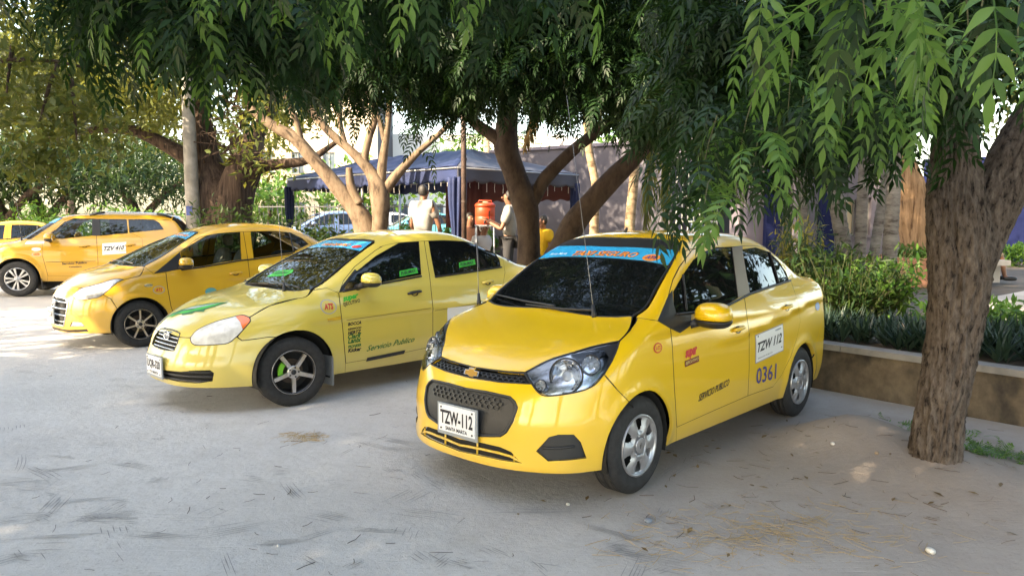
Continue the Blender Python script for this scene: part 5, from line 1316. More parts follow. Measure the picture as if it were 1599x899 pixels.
def buildings():
    lav = pm('lavender grey render', (.095, .09, .11), .9, var=.1, scale=.7, bump=.15, bscale=15)
    lav2 = pm('pale lavender render', (.19, .17, .205), .9, var=.1, scale=.7)
    navy = pm('navy blue painted wall', (.009, .013, .050), .9, var=.15, scale=.6, spec=.08)
    o = empty('boundary_wall', (0, 0, 0), 0, 'plain lavender grey wall standing behind the tent', 'wall')
    a, b_ = at(770, 300, 19.5)[:2], at(1052, 300, 16.6)[:2]; d = b_ - a; c = (a + b_) / 2; MB().box((c[0], c[1], 1.72), (np.linalg.norm(d), .2, 3.2), rz=math.atan2(d[1], d[0])).build('wall_face', lav, o)
    MB().box((c[0], c[1], 3.35), (np.linalg.norm(d) + .06, .28, .07), rz=math.atan2(d[1], d[0])).build('wall_cap', lav2, o)
    p0, p1 = at(1062, 300, 19.0)[:2], at(1160, 300, 17.6)[:2]
    d = p1 - p0; c = (p0 + p1) / 2
    gk = empty('gatehouse', (0, 0, 0), 0, 'grey gatehouse canopy with square columns beside the barred gate', 'building')
    an = math.atan2(d[1], d[0]); gm = pm('purple grey fascia', (.14, .125, .16), .85, var=.2, scale=1.2)
    MB().box((c[0], c[1], 3.15), (np.linalg.norm(d), 2.6, .85), rz=an).build('fascia', gm, gk)
    for f in (.03, .97):
        q = p0 + d * f; MB().box((q[0], q[1], 1.57), (.34, .34, 2.32), rz=an).build('column', lav2, gk)
    q = c + np.array([.2, 1.15]); MB().box((q[0], q[1], 1.57), (np.linalg.norm(d) * .9, .12, 2.32), rz=an).build('back_wall', pm('bluish wall', (.12, .17, .25), .8), gk)
    warm = pm('warm pale window panel', (.62, .52, .36), .7)  # warm pale panel in place of window glass
    p0, p1 = at(1168, 300, 17.0)[:2], at(1420, 300, 17.4)[:2]; d = (p1 - p0) / np.linalg.norm(p1 - p0)
    U = lambda px: float(np.dot(at(px, 300, 17.2)[:2] - p0, d))
    Zp = lambda py: float(at(1300, py, 17.2)[2])
    building('office_building', 'pale lavender office block with aluminium windows behind the palm trunks', p0, p1, WALL_H, 4.6, 5.0, lav2,
             [(U(1222), U(1238), Zp(372), Zp(300), pm('dark door glass', (.02, .02, .035), .2)), (U(1314), U(1342), Zp(367), Zp(312), warm), (U(1352), U(1366), Zp(367), Zp(308), warm)])
    for px, w_ in ((1208, .34), (1247, .26), (1292, .30)):
        q = at(px, 300, 16.75); pl = MB().box((q[0], q[1], 2.4), (w_, .22, 3.9)).build('pilaster', navy if px != 1247 else lav2, None)
        tag(pl, {1208: 'navy pilaster left of the dark office door', 1247: 'pale pilaster right of the dark office door', 1292: 'navy pilaster between the bamboo clump and the bright office window'}[px], 'pilaster')
    p0, p1 = at(1440, 330, 24.0)[:2], at(1760, 330, 21.0)[:2]; d = p1 - p0; c = (p0 + p1) / 2; o = empty('boundary_wall', (0, 0, 0), 0, 'tall navy blue wall at the back of the sunny plaza', 'wall')
    MB().box((c[0], c[1], 1.95), (np.linalg.norm(d), .25, 3.1), rz=math.atan2(d[1], d[0])).build('wall_face', navy, o)
    MB().box((c[0], c[1], 3.54), (np.linalg.norm(d), .33, .08), rz=math.atan2(d[1], d[0])).build('wall_cap', navy, o)
    # far houses glimpsed through the trees
    cr = pm('cream facade', (.55, .46, .34), .9, var=.12, scale=.3)
    def far(px0, px1, Y, zt, mat, lab, wins):
        a, b2 = at(px0, 300, Y)[:2], at(px1, 300, Y)[:2]; L_ = np.linalg.norm(b2 - a)
        ww = [(L_ * (k + .25) / wins, L_ * (k + .65) / wins, z, z + 1.3) for k in range(wins) for z in ((1.4, 4.4) if zt > 6.5 else (1.4,)) if z + 1.3 < zt]
        building('apartment_building', lab, a, b2, 0, zt, 6, mat, ww)
    far(395, 590, 46, 9.5, cr, 'cream apartment block far behind the blue tent', 4)
    far(600, 880, 52, 7.5, pm('white facade', (.62, .60, .56), .9), 'white apartment block far behind the dark post', 5)
    far(880, 1120, 40, 6.0, pm('grey facade', (.45, .44, .45), .9), 'grey apartment block far behind the barred gate', 4)
    # railing behind the tent and barred gate
    def railing(name, label, p0, p1, z0, z1, step, mat, r_=.012, rails=2):
        p0, p1 = np.asarray(p0)[:2], np.asarray(p1)[:2]; L_ = np.linalg.norm(p1 - p0); k = int(L_ / step); o = empty(name, (0, 0, 0), 0, label, 'fence')
        bar = None
        for i in range(k + 1):
            q = p0 + (p1 - p0) * i / k
            if bar is None: bar = MB().tube([(0, 0, z0), (0, 0, z1)], r_, 6).build('bar', mat, o); bar.location = (*q, 0)
            else:
                b2 = bar.copy(); scene.collection.objects.link(b2); b2.location = (*q, 0)
        for i in range(rails):
            z = z0 + .08 + (z1 - z0 - .16) * i / (rails - 1); MB().tube([(*p0, z), (*p1, z)], .02, 6).build('rail', mat, o)
        return o
    railing('fence', 'dark metal bar fence behind the tent with parked cars beyond', at(405, 340, 23), at(705, 340, 21), WALL_H - .03, 2.05, .16, pm('fence paint', (.03, .03, .035), .5))
    railing('gate', 'pale barred gate with green plants behind it', at(1056, 340, 16.4), at(1120, 340, 16.2), WALL_H - .03, 2.75, .11, pm('pale gate paint', (.42, .44, .40), .5), .014, 5)
    # low planter of reddish brick round the big plaza tree
    c = at(1440, 432, 14.2); o = empty('planter', (0, 0, 0), 0, 'low terracotta planter round the thick plaza tree', 'planter'); tm = pm('terracotta render', (.36, .17, .10), .85, var=.25, scale=3, bump=.3, bscale=30)
    n = 8
    for k in range(n):
        a0, a1 = 2 * math.pi * k / n, 2 * math.pi * (k + 1) / n; r0, r1 = 1.05, .86; z0, z1 = WALL_H - .02, WALL_H + .50
        V = [(c[0] + r_ * math.cos(a_), c[1] + r_ * math.sin(a_), z) for z in (z0, z1) for a_, r_ in ((a0 + .004, r0), (a1 - .004, r0), (a1 - .004, r1), (a0 + .004, r1))]
        mesh_obj('planter_panel', V, [(3, 2, 1, 0), (4, 5, 6, 7), (0, 1, 5, 4), (1, 2, 6, 5), (2, 3, 7, 6), (3, 0, 4, 7)], tm, o, False)
    MB().lathe([(.0001, WALL_H + .42), (.88, WALL_H + .42)], 16, 'z', (c[0], c[1], 0)).build('planter_soil', pm('dark soil', (.06, .04, .03), .95), o)
def tent():
    N_ = np.array([-1.0, 13.6]); l = np.array([math.cos(R(135)), math.sin(R(135))]); r = np.array([math.cos(R(42)), math.sin(R(42))]); LL, WW = 6.2, 3.2
    t = empty('tent', (0, 0, 0), 0, 'blue fabric gazebo tent with scalloped valance and fairy lights', 'tent')
    def blue_mat(name, c1, c2):
        m = pm(name, c1, .75, col2=c2, scale=1.3, bump=.35, bscale=5); return m
    mb_ = blue_mat('blue tent fabric', (.010, .024, .095), (.007, .015, .06)); mg = blue_mat('shaded grey blue tent fabric', (.06, .063, .085), (.042, .044, .062))  # grey copy for the short sides: shade and sky reflection put into colour
    ze, zr, zv = WALL_H + 2.12, WALL_H + 2.62, WALL_H + 1.86
    P = lambda a, b_, z: np.array([*(N_ + l * a + r * b_), z])
    def sheet(name, f, nu, nv, mat):
        V = [f(i / nu, j / nv) for j in range(nv + 1) for i in range(nu + 1)]; Fc = [(j * (nu + 1) + i, j * (nu + 1) + i + 1, (j + 1) * (nu + 1) + i + 1, (j + 1) * (nu + 1) + i) for j in range(nv) for i in range(nu)]
        o = mesh_obj(name, V, Fc, mat, t, True); md = o.modifiers.new('thickness', 'SOLIDIFY'); md.thickness = .006; return o
    sag = lambda u, v: -.10 * math.sin(math.pi * u) * math.sin(math.pi * v) + .012 * math.sin(u * 37 + v * 11)
    lerp = lambda a, b_, k: a + (b_ - a) * k
    R0, R1 = P(1.5, WW / 2, zr), P(LL - 1.5, WW / 2, zr)
    A, B, C, D = P(0, 0, ze), P(LL, 0, ze), P(LL, WW, ze), P(0, WW, ze)
    up = np.array([0, 0, 1.])
    sheet('roof_panel', lambda u, v: lerp(lerp(A, B, u), lerp(R0, R1, u), v) + up * sag(u, v), 24, 10, mb_)
    sheet('roof_panel', lambda u, v: lerp(lerp(A, D, u), R0, v) + up * sag(u, v), 16, 10, mg)
    sheet('roof_panel', lambda u, v: lerp(lerp(D, C, u), lerp(R0, R1, u), v) + up * sag(u, v), 24, 10, mb_)
    sheet('roof_panel', lambda u, v: lerp(lerp(B, C, u), R1, v) + up * sag(u, v), 16, 10, mg)
    for (a, b_), mat, k in (((A, B), mb_, 15), ((A, D), mg, 8), ((D, C), mb_, 15), ((B, C), mg, 8)):
        n2 = np.array([(b_ - a)[1], -(b_ - a)[0], 0]); n2 /= np.linalg.norm(n2)
        def val(u, v, a=a, b_=b_, k=k, n2=n2):
            p = lerp(a, b_, u); dep = .25 + .05 * abs(math.sin(math.pi * u * k)); bulge = .05 * math.sin(u * 23) * v
            return p - up * dep * v - np.array([0, 0, .0]) + n2 * (bulge * .6 + .004) - up * .06 * math.sin(math.pi * ((u * 3) % 1)) * (1 - v) * .3
        sheet('valance', val, 90, 5, mat)
    pm_ = pm('tent pole steel', (.30, .31, .33), .4, metal=.7)
    for q in (P(.04, .04, 0), P(LL - .04, .04, 0), P(LL - .04, WW - .04, 0), P(.04, WW - .04, 0), P(LL / 2, .04, 0), P(LL / 2, WW - .04, 0)):
        MB().tube([(q[0], q[1], WALL_H - .03), (q[0], q[1], ze - .01)], .028, 8).build('pole', pm_, t, True)
    for a, b_ in ((A, B), (B, C), (C, D), (D, A)): MB().tube([a - up * .03, b_ - up * .03], .02, 6).build('roof_bar', pm_, t, True)
    # gathered curtains at the corner posts
    for q, w_ in ((P(.02, .02, 0), .26), (P(LL - .05, .02, 0), .17), (P(.05, WW - .05, 0), .15)):
        def cur(u, v, q=q, w_=w_):
            a_ = 2 * math.pi * u; z = lerp(ze - .2, WALL_H + .02, v); tie = 1 - .38 * math.exp(-((v - .55) / .22) ** 2); rr = w_ * tie * (.55 + .12 * math.sin(a_ * 9 + v * 2))
            return np.array([q[0] + rr * math.cos(a_), q[1] + rr * math.sin(a_), z])
        sheet('curtain', cur, 72, 16, mb_)
    # dark red lining on the far long side and inner wall
    lin = pm('maroon tent lining', (.075, .02, .022), .85, bump=.3, bscale=6)
    sheet('lining', lambda u, v: lerp(P(.1, WW - .1, ze - .02), P(LL * .62, WW - .1, ze - .02), u) - up * (.52 * v + .02 * math.sin(u * 60)) , 60, 4, lin)
    sheet('lining', lambda u, v: lerp(P(LL * .46, WW - .12, ze - .04), P(LL * .60, WW - .5, ze - .04), u) - up * (1.1 * v) + np.array([.03 * math.sin(u * 40), 0, 0]), 30, 6, lin)
    wire = pm('fairy light wire', (.65, .64, .6), .5)
    for (a, b_) in ((A, B), (A, D)):
        for k in range(34 if a is A and b_ is B else 16):
            u = (k + .5) / (34 if b_ is B else 16); p = lerp(a, b_, u) - up * .28; ln = .06 + .16 * random.random()
            dd = np.array([.02 * (random.random() - .5), .02 * (random.random() - .5), 0])
            MB().tube([p, p - up * ln * .5 + dd, p - up * ln], .0035, 5).build('fairy_light', wire, t)
    return t
def poles():
    p = gp(724, 520, WALL_H); b = at(725, 345, 12.6); o = empty('post', (0, 0, 0), 0, 'thin dark rusty steel post standing before the blue tent', 'post')
    MB().tube([(b[0], b[1], WALL_H - .05), (b[0] - .015, b[1], 4.6)], .045, 10).build('shaft', pm('rusty steel', (.07, .04, .03), .7, var=.5, scale=9), o, True)
    for z in (1.9, 2.6): MB().lathe([(.05, z - .02), (.05, z + .02)], 10, 'z', (b[0] - .004, b[1], 0)).build('clamp', pm('rusty steel', (.07, .04, .03)), o, True)
    b = at(302, 345, 16.4); tp = at(293, 150, 16.4); o = empty('utility_pole', (0, 0, 0), 0, 'slim grey concrete utility pole in front of the old gnarled tree', 'pole')
    d = (tp - b) / (tp[2] - b[2]); f = b - d * b[2]
    MB().tube([f - d * .1, b, tp, tp + d * 3], [.17, .155, .13, .11], 14).build('shaft', pm('weathered concrete', (.28, .26, .23), .9, var=.25, scale=6, bump=.3, bscale=30), o, True)
    q = b + d * .22; MB().box((q[0] - .01, q[1] - .155, q[2]), (.13, .02, .20)).build('number_plate', pm('blue enamel', (.03, .06, .25), .4), o)
# ------------------------------------------------------------------ vegetation
def leaf_mat(name, c1, c2, trans, tr_col, rough=.5, spec=.22):
    m, N, L, b = mat_new(name); out = N['Material Output']
    g = N.new('ShaderNodeNewGeometry'); rp = N.new('ShaderNodeValToRGB'); e = rp.color_ramp.elements
    e[0].color = (*c1, 1); e[1].color = (*c2, 1); e[0].position = .1; e[1].position = .95
    L.new(g.outputs['Random Per Island'], rp.inputs[0]); L.new(rp.outputs[0], b.inputs['Base Color'])
    b.inputs['Roughness'].default_value = rough; b.inputs['Specular IOR Level'].default_value = spec
    t = N.new('ShaderNodeBsdfTranslucent'); t.inputs[0].default_value = (*tr_col, 1)
    mx = N.new('ShaderNodeMixShader'); mx.inputs[0].default_value = trans; L.new(b.outputs[0], mx.inputs[1]); L.new(t.outputs[0], mx.inputs[2]); L.new(mx.outputs[0], out.inputs['Surface'])
    return m
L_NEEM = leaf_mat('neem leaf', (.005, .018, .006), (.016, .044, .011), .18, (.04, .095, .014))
L_NEEMN = leaf_mat('bright neem leaf', (.028, .082, .014), (.10, .19, .034), .30, (.17, .31, .04), .42, .32)  # brighter copy for near sprays; the plain neem colour has crown shade in it
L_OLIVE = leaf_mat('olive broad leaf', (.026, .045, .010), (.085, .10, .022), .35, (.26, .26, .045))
L_SUNLEAF = leaf_mat('sunlit olive leaf', (.028, .052, .012), (.13, .145, .032), .28, (.24, .25, .045))  # brighter copy of the olive leaf with sunlight put into the colour
L_DARK = leaf_mat('dark fine leaf', (.010, .028, .009), (.028, .052, .014), .22, (.07, .12, .02))
L_HEDGE = leaf_mat('hedge leaf', (.030, .085, .014), (.085, .17, .028), .3, (.16, .28, .035))
L_SHRUB = leaf_mat('bamboo shrub leaf', (.012, .033, .009), (.040, .068, .015), .25, (.08, .13, .02))
L_STRAP = leaf_mat('dark strap leaf', (.012, .028, .020), (.035, .060, .040), .1, (.05, .10, .04), .35, .3)
L_GOLD = leaf_mat('bright golden leaf', (.22, .20, .03), (.38, .33, .06), .35, (.5, .42, .08))  # bright golden tones that vary from leaf to leaf
L_PALM = leaf_mat('palm leaflet', (.06, .085, .02), (.16, .15, .04), .3, (.30, .28, .05))
L_DRY = leaf_mat('dry palm leaflet', (.12, .075, .03), (.22, .15, .07), .2, (.25, .17, .06))
M_TWIG = pm('green brown twig', (.06, .065, .025), .7)
def bark(name, c1, c2, sx=9, sz=1.6, bump=.8, crack=(.02, .015, .012)):
    m, N, L, b = mat_new(name); b.inputs['Roughness'].default_value = .9; b.inputs['Specular IOR Level'].default_value = .2
    tc = N.new('ShaderNodeTexCoord'); mp = N.new('ShaderNodeMapping'); mp.inputs['Scale'].default_value = (sx, sx, sz); L.new(tc.outputs['Object'], mp.inputs['Vector'])
    n1 = N.new('ShaderNodeTexNoise'); n1.inputs['Scale'].default_value = 1.5; n1.inputs['Detail'].default_value = 9; n1.inputs['Roughness'].default_value = .68; L.new(mp.outputs[0], n1.inputs['Vector'])
    rp = N.new('ShaderNodeValToRGB'); e = rp.color_ramp.elements; e[0].position = .36; e[0].color = (*crack, 1); e[1].position = .7; e[1].color = (*c2, 1); k = e.new(.46); k.color = (*c1, 1)
    L.new(n1.outputs['Fac'], rp.inputs[0]); L.new(rp.outputs[0], b.inputs['Base Color'])
    bp = N.new('ShaderNodeBump'); bp.inputs['Strength'].default_value = bump; bp.inputs['Distance'].default_value = .03; L.new(n1.outputs['Fac'], bp.inputs['Height']); L.new(bp.outputs['Normal'], b.inputs['Normal'])
    return m
B_NEEM = bark('furrowed neem bark', (.092, .073, .060), (.19, .16, .135), 24, 8, 1.0, (.014, .011, .010)); B_SMOOTH = bark('grey brown bark', (.062, .043, .032), (.10, .072, .053), 5, 2.5, .4, (.035, .025, .02))
B_PALE = bark('pale buff bark', (.14, .10, .068), (.22, .165, .115), 5, 2, .5, (.06, .042, .03)); B_OLD = bark('fibrous old bark', (.055, .036, .026), (.12, .083, .06), 11, .7, 1.0); B_LIT = bark('sunlit plaza bark', (.24, .15, .085), (.42, .28, .17), 8, .8, .9, (.07, .04, .025))  # plaza bark has the orange sunlight put into its colour
def catmull(P, n=6): return dens(np.asarray(P, float), 1e9, smooth=False) if len(P) < 3 else np.concatenate([[(.5 * (2 * b + (c - a) * t + (2 * a - 5 * b + 4 * c - d) * t * t + (3 * b - a - 3 * c + d) * t ** 3)) for t in np.linspace(0, 1, n, endpoint=False)] for a, b, c, d in [(P[max(i - 1, 0)], P[i], P[i + 1], P[min(i + 2, len(P) - 1)]) for i in range(len(P) - 1)]] + [[P[-1]]])
def limb(mb, pts, n=12, sub=6, wob=.0, seed=0):
    """pts: (x, y, z, r) control points -> a tapering, slightly knotted limb"""
    Q = catmull([np.array(p, float) for p in pts], sub); m = len(Q)
    P, rad = Q[:, :3], Q[:, 3]; T = np.gradient(P, axis=0); T /= np.linalg.norm(T, axis=1, keepdims=True) + 1e-9
    u = np.cross(T[0], [0, 1., .1]); u /= np.linalg.norm(u); V = []
    for i in range(m):
        u = u - T[i] * np.dot(u, T[i]); u /= np.linalg.norm(u); w = np.cross(T[i], u)
        for k in range(n):
            a = 2 * math.pi * k / n; d = math.cos(a) * u + math.sin(a) * w; r_ = rad[i]
            if wob: r_ *= 1 + wob * mnoise.noise(Vector((P[i][0] * 3 + d[0] * 1.1 + seed, P[i][1] * 3 + d[1] * 1.1, P[i][2] * 1.4 + d[2]))) 
            V.append(P[i] + d * r_)
    Fc = [(i * n + k, i * n + (k + 1) % n, (i + 1) * n + (k + 1) % n, (i + 1) * n + k) for i in range(m - 1) for k in range(n)] + [tuple((m - 1) * n + k for k in range(n)), tuple(range(n))[::-1]]
    mb.add(V, Fc); return P
def pxl(L, Y=None):
    """limb control points from (px, py, depth, radius in photo pixels)"""
    out = []
    for p in L:
        q = at(p[0], p[1], p[2]); out.append((*q, p[3] / CAM_F * p[2]))
    return out
def leaflet(base, d, nrm, Ln, W, seg, curve, fold=.18):
    """one leaflet strip: returns verts, quads"""
    d = d / np.linalg.norm(d); s = np.cross(nrm, d); s /= np.linalg.norm(s); nrm = np.cross(d, s); V, Q = [], []
    if seg == 1:
        c = base + d * Ln * .42 + s * curve * Ln * .1; tip = base + d * Ln + s * curve * Ln - nrm * .12 * Ln; V = [base, c + s * W + nrm * fold * W, c - nrm * .02 * Ln, c - s * W + nrm * fold * W, tip]
        return V, [(0, 2, 4, 1), (0, 3, 4, 2)]
    for i in range(seg + 1):
        t = i / seg; w = 0. if i == seg else W * (.10 if i == 0 else (t / .36) ** .6 if t < .36 else ((1 - t) / .64) ** 1.15)
        c = base + d * Ln * t + s * curve * Ln * t * t - nrm * .10 * Ln * t * t
        V += [c + s * w + nrm * fold * w, c, c - s * w + nrm * fold * w]
    for i in range(seg): Q += [(3 * i, 3 * i + 1, 3 * i + 4, 3 * i + 3), (3 * i + 1, 3 * i + 2, 3 * i + 5, 3 * i + 4)]
    return V, Q
def frond(npair, L, lf, seg, a0=25, a1=-80, wide=.26, rach=True, seed=0):
    """a pinnate leaf drooping from the origin along +X; returns V, Q"""
    r_ = np.random.default_rng(seed); V, Q = [], []; n = 18; P = [np.zeros(3)]; T = []
    for i in range(n):
        a = R(a0 + (a1 - a0) * (i / (n - 1)) ** .7); t = np.array([math.cos(a), 0, math.sin(a)]); T.append(t); P.append(P[-1] + t * L / n)
    P = np.array(P); Y = np.array([0, 1., 0])
    def add(v, q): b = len(V); V.extend(v); Q.extend([tuple(b + k for k in f) for f in q])
    for i in range(npair):
        f = .16 + .82 * i / (npair - 1); k = f * (n - 1); j = int(k); p = P[j] + (P[j + 1] - P[j]) * (k - j); t = T[min(j, n - 1)]; nr = np.cross(t, Y)
        sz = lf * (.75 + .25 * math.sin(math.pi * (f * .85 + .1))) * (1 + .12 * (r_.random() - .5))
        for s_ in (1, -1):
            d = t * (.22 + .42 * f * f) + Y * s_ * (.95 - .25 * f) + np.array([0, 0, -.12]) + .10 * (r_.random(3) - .5)
            v, q = leaflet(p, d, nr + .25 * (r_.random(3) - .5), sz, sz * wide * .5, seg, s_ * -.30)
            add(v, q)
    v, q = leaflet(P[-1], T[-1] + .1 * (r_.random(3) - .5), np.cross(T[-1], Y), lf, lf * wide * .5, seg, .08); add(v, q)
    if rach:
        for i in range(0, n, 3):
            j = min(i + 3, n); w = .0022 * (1 - .6 * i / n); add([P[i] + Y * w, P[i] - Y * w, P[j] - Y * w, P[j] + Y * w], [(0, 1, 2, 3)])
    return np.array(V, dtype=np.float32), np.array(Q, dtype=np.int32)
def rot_rand(n, r_, tilt=30, az=None, roll=25):
    """random yaw, small tilt and roll -> (n,3,3)"""
    a = (r_.random(n) * 2 * np.pi) if az is None else az; b = np.radians(r_.normal(0, tilt, n)); c = np.radians(r_.normal(0, roll, n))
    ca, sa, cb, sb, cc, sc = np.cos(a), np.sin(a), np.cos(b), np.sin(b), np.cos(c), np.sin(c); z = np.zeros(n); o = np.ones(n)
    Rz = np.stack([ca, -sa, z, sa, ca, z, z, z, o], 1).reshape(-1, 3, 3); Ry = np.stack([cb, z, sb, z, o, z, -sb, z, cb], 1).reshape(-1, 3, 3); Rx = np.stack([o, z, z, z, cc, -sc, z, sc, cc], 1).reshape(-1, 3, 3)
    return Rz @ Ry @ Rx
def scatter(tmpl, pos, rot, scl):
    """bake copies of a template; returns V, Q"""
    V, Q = tmpl; n = len(pos)
    W = np.einsum('nij,vj->nvi', rot, V) * np.asarray(scl)[:, None, None] + np.asarray(pos)[:, None, :]
    return W.reshape(-1, 3).astype(np.float32), (Q[None] + (np.arange(n) * len(V))[:, None, None]).reshape(-1, Q.shape[1])
def join(parts):
    Vs, Qs, b = [], [], 0
    for v, q in parts: Vs.append(v); Qs.append(q + b); b += len(v)
    return np.concatenate(Vs), np.concatenate(Qs)
def in_blob(n, c, rad, r_, shell=.0):
    d = r_.normal(size=(n, 3)); d /= np.linalg.norm(d, axis=1, keepdims=True); k = (shell + (1 - shell) * r_.random(n)) ** (1 / 3.) if shell < .5 else (shell + (1 - shell) * r_.random(n))
    return np.asarray(c) + d * k[:, None] * np.asarray(rad)
T_FAR = [frond(6, .30, .080, 1, 20, -70, .32, False, s) for s in range(3)]
T_MID = [frond(7, .32, .074, 3, 25, -85, .30, True, s) for s in range(4)]
T_NEAR = [frond(7, .33, .074, 7, 22, -88, .31, True, 10 + s) for s in range(5)]
def sprays(c, rad, n_spray, per, r_, size=1.0, tm=None, clear=.0, down=0.0):
    """foliage blob: twig ends each carrying a rosette of drooping pinnate leaves"""
    cen = in_blob(n_spray, c, rad, r_); out = []
    n = n_spray * per; pos = np.repeat(cen, per, 0) + r_.normal(0, .07, (n, 3)) * [1, 1, 1.2]
    if clear:
        k = np.linalg.norm(pos - CAMO, axis=1) > clear; pos = pos[k]; n = len(pos)
    rot = rot_rand(n, r_, 22); scl = size * (.75 + .5 * r_.random(n)); which = r_.integers(0, len(tm), n)
    return [scatter(tm[k], pos[which == k], rot[which == k], scl[which == k]) for k in range(len(tm)) if (which == k).any()]
def T_LEAF(Ln=1.0, W=.5, seg=2):
    V, Q = leaflet(np.zeros(3), np.array([1., 0, 0]), np.array([0, 0, 1.]), Ln, W * .5, seg, .0); return np.array(V, dtype=np.float32), np.array(Q, dtype=np.int32)
T_BROAD = T_LEAF(1.0, .55, 2); T_SLIM = T_LEAF(1.0, .20, 1); T_OVAL = T_LEAF(1.0, .6, 1)
def clump(c, rad, n_cl, per, r_, size, tm=T_OVAL, spread=.22, hang=.0):
    cen = in_blob(n_cl, c, rad, r_); n = n_cl * per; pos = np.repeat(cen, per, 0) + r_.normal(0, spread, (n, 3)) * [1, 1, .7]
    if hang: pos[:, 2] -= np.abs(r_.normal(0, hang, n))
    return [scatter(tm, pos, rot_rand(n, r_, 45, None, 40), size * (.6 + .8 * r_.random(n)))]
def foliage(name, parts, mat, parent, stuff=True):
    V, Q = join(parts); o = fast_mesh(name, V, Q, mat, parent)
    if stuff: o['kind'] = 'stuff'
    return o
def near_leaves(tree, specs, mats, r_):
    """single big pinnate leaves that can be picked apart, each an object sharing mesh data"""
    protos = []
    for k, (V, Q) in enumerate(T_NEAR):
        for m in mats:
            me = bpy.data.meshes.new('leaf'); me.from_pydata(V.tolist(), [], Q.tolist()); me.materials.append(m); me.polygons.foreach_set('use_smooth', [True] * len(Q)); protos.append(me)
    for p, az, s in specs:
        me = protos[r_.integers(0, len(protos))]; o = bpy.data.objects.new('leaf', me); scene.collection.objects.link(o); o.parent = tree
        o.location = p; o.rotation_euler = (R(r_.normal(0, 14)), R(r_.normal(0, 14)), az); o.scale = (s, s, s)
def twig_chain(mb, a, b, r0=.003, r1=.0015, sag=.06):
    a, b = np.asarray(a, float), np.asarray(b, float); m = (a + b) / 2 + np.array([0, 0, sag]); mb.tube([a, m, b], [r0, (r0 + r1) / 2, r1], 5)
# ------------------------------------------------------------------ trees
def tree(label, group=None): return empty('tree', (0, 0, 0), 0, label, 'tree', group)
def bark_trunk(name, limbs, mat, parent, amp=.012, n=64, sub=26):
    """big near trunk: limbs with real furrowed relief"""
    mb = MB()
    for pts in limbs:
        b0 = len(mb.V); P = limb(mb, pts, n, sub)
        V = np.array(mb.V[b0:]); ring = V.reshape(-1, n, 3); c = ring.mean(1, keepdims=True); d = ring - c; r_ = np.linalg.norm(d, axis=2, keepdims=True); d = d / r_
        out = []
        for i in range(ring.shape[0]):
            for k in range(n):
                a = 2 * math.pi * k / n; q = Vector((math.cos(a) * 2.6, math.sin(a) * 2.6, ring[i, k, 2] * 2.2))
                f = 1 - 2.4 * abs(mnoise.noise(q * 2.1)) ** .8; g = mnoise.noise(q * .7) * .8 + mnoise.noise(q * 6.) * .25
                out.append(ring[i, k] + d[i, k] * amp * (f * .9 - .6 + g))
        mb.V[b0:] = [tuple(v) for v in out]
    return mb.build(name, mat, parent, True)
def hang(tree_, mb, branches, r_, specs, size=1.0):
    """drooping twigs given as (px0, py0, px1, py1, depth, leaves)"""
    for x0, y0, x1, y1, dpt, k in branches:
        k = int(k)
        a, b = at(x0, y0, dpt), at(x1, y1, dpt * (1 + .06 * (r_.random() - .5))); twig_chain(mb, a, b, .0035, .0015, .03)
        for i in range(k):
            t = (i + .6) / k; p = a + (b - a) * t + np.array([0, 0, .03 * math.sin(math.pi * t)])
            az = math.pi / 2 * r_.choice([-1, 1]) + r_.normal(0, .75); specs.append((p, az, size * (.8 + .4 * r_.random())))
def blobs(L, r_, tm, size=1.0, clear=0.):
    out = []
    for px, py, dpt, rx, ry, rd, n, per in L:
        out += sprays(at(px, py, dpt), (rx / CAM_F * dpt, rd, ry / CAM_F * dpt), n, per, r_, size, tm, clear)
    return out
def bclump(L, r_, size, tm=T_OVAL, spread=.22, hang_=.0):
    out = []
    for px, py, dpt, rx, ry, rd, n, per in L: out += clump(at(px, py, dpt), (rx / CAM_F * dpt, rd, ry / CAM_F * dpt), n, per, r_, size, tm, spread, hang_)
    return out
def extra_limbs(mb, c0, targets, r_, r0=.05):
    for t in targets:
        t = np.asarray(t); m = (c0 + t) / 2 + np.array([r_.normal(0, .15), r_.normal(0, .15), .2]); limb(mb, [(*c0, r0), (*m, r0 * .65), (*t, r0 * .2)], 8, 5, .1)
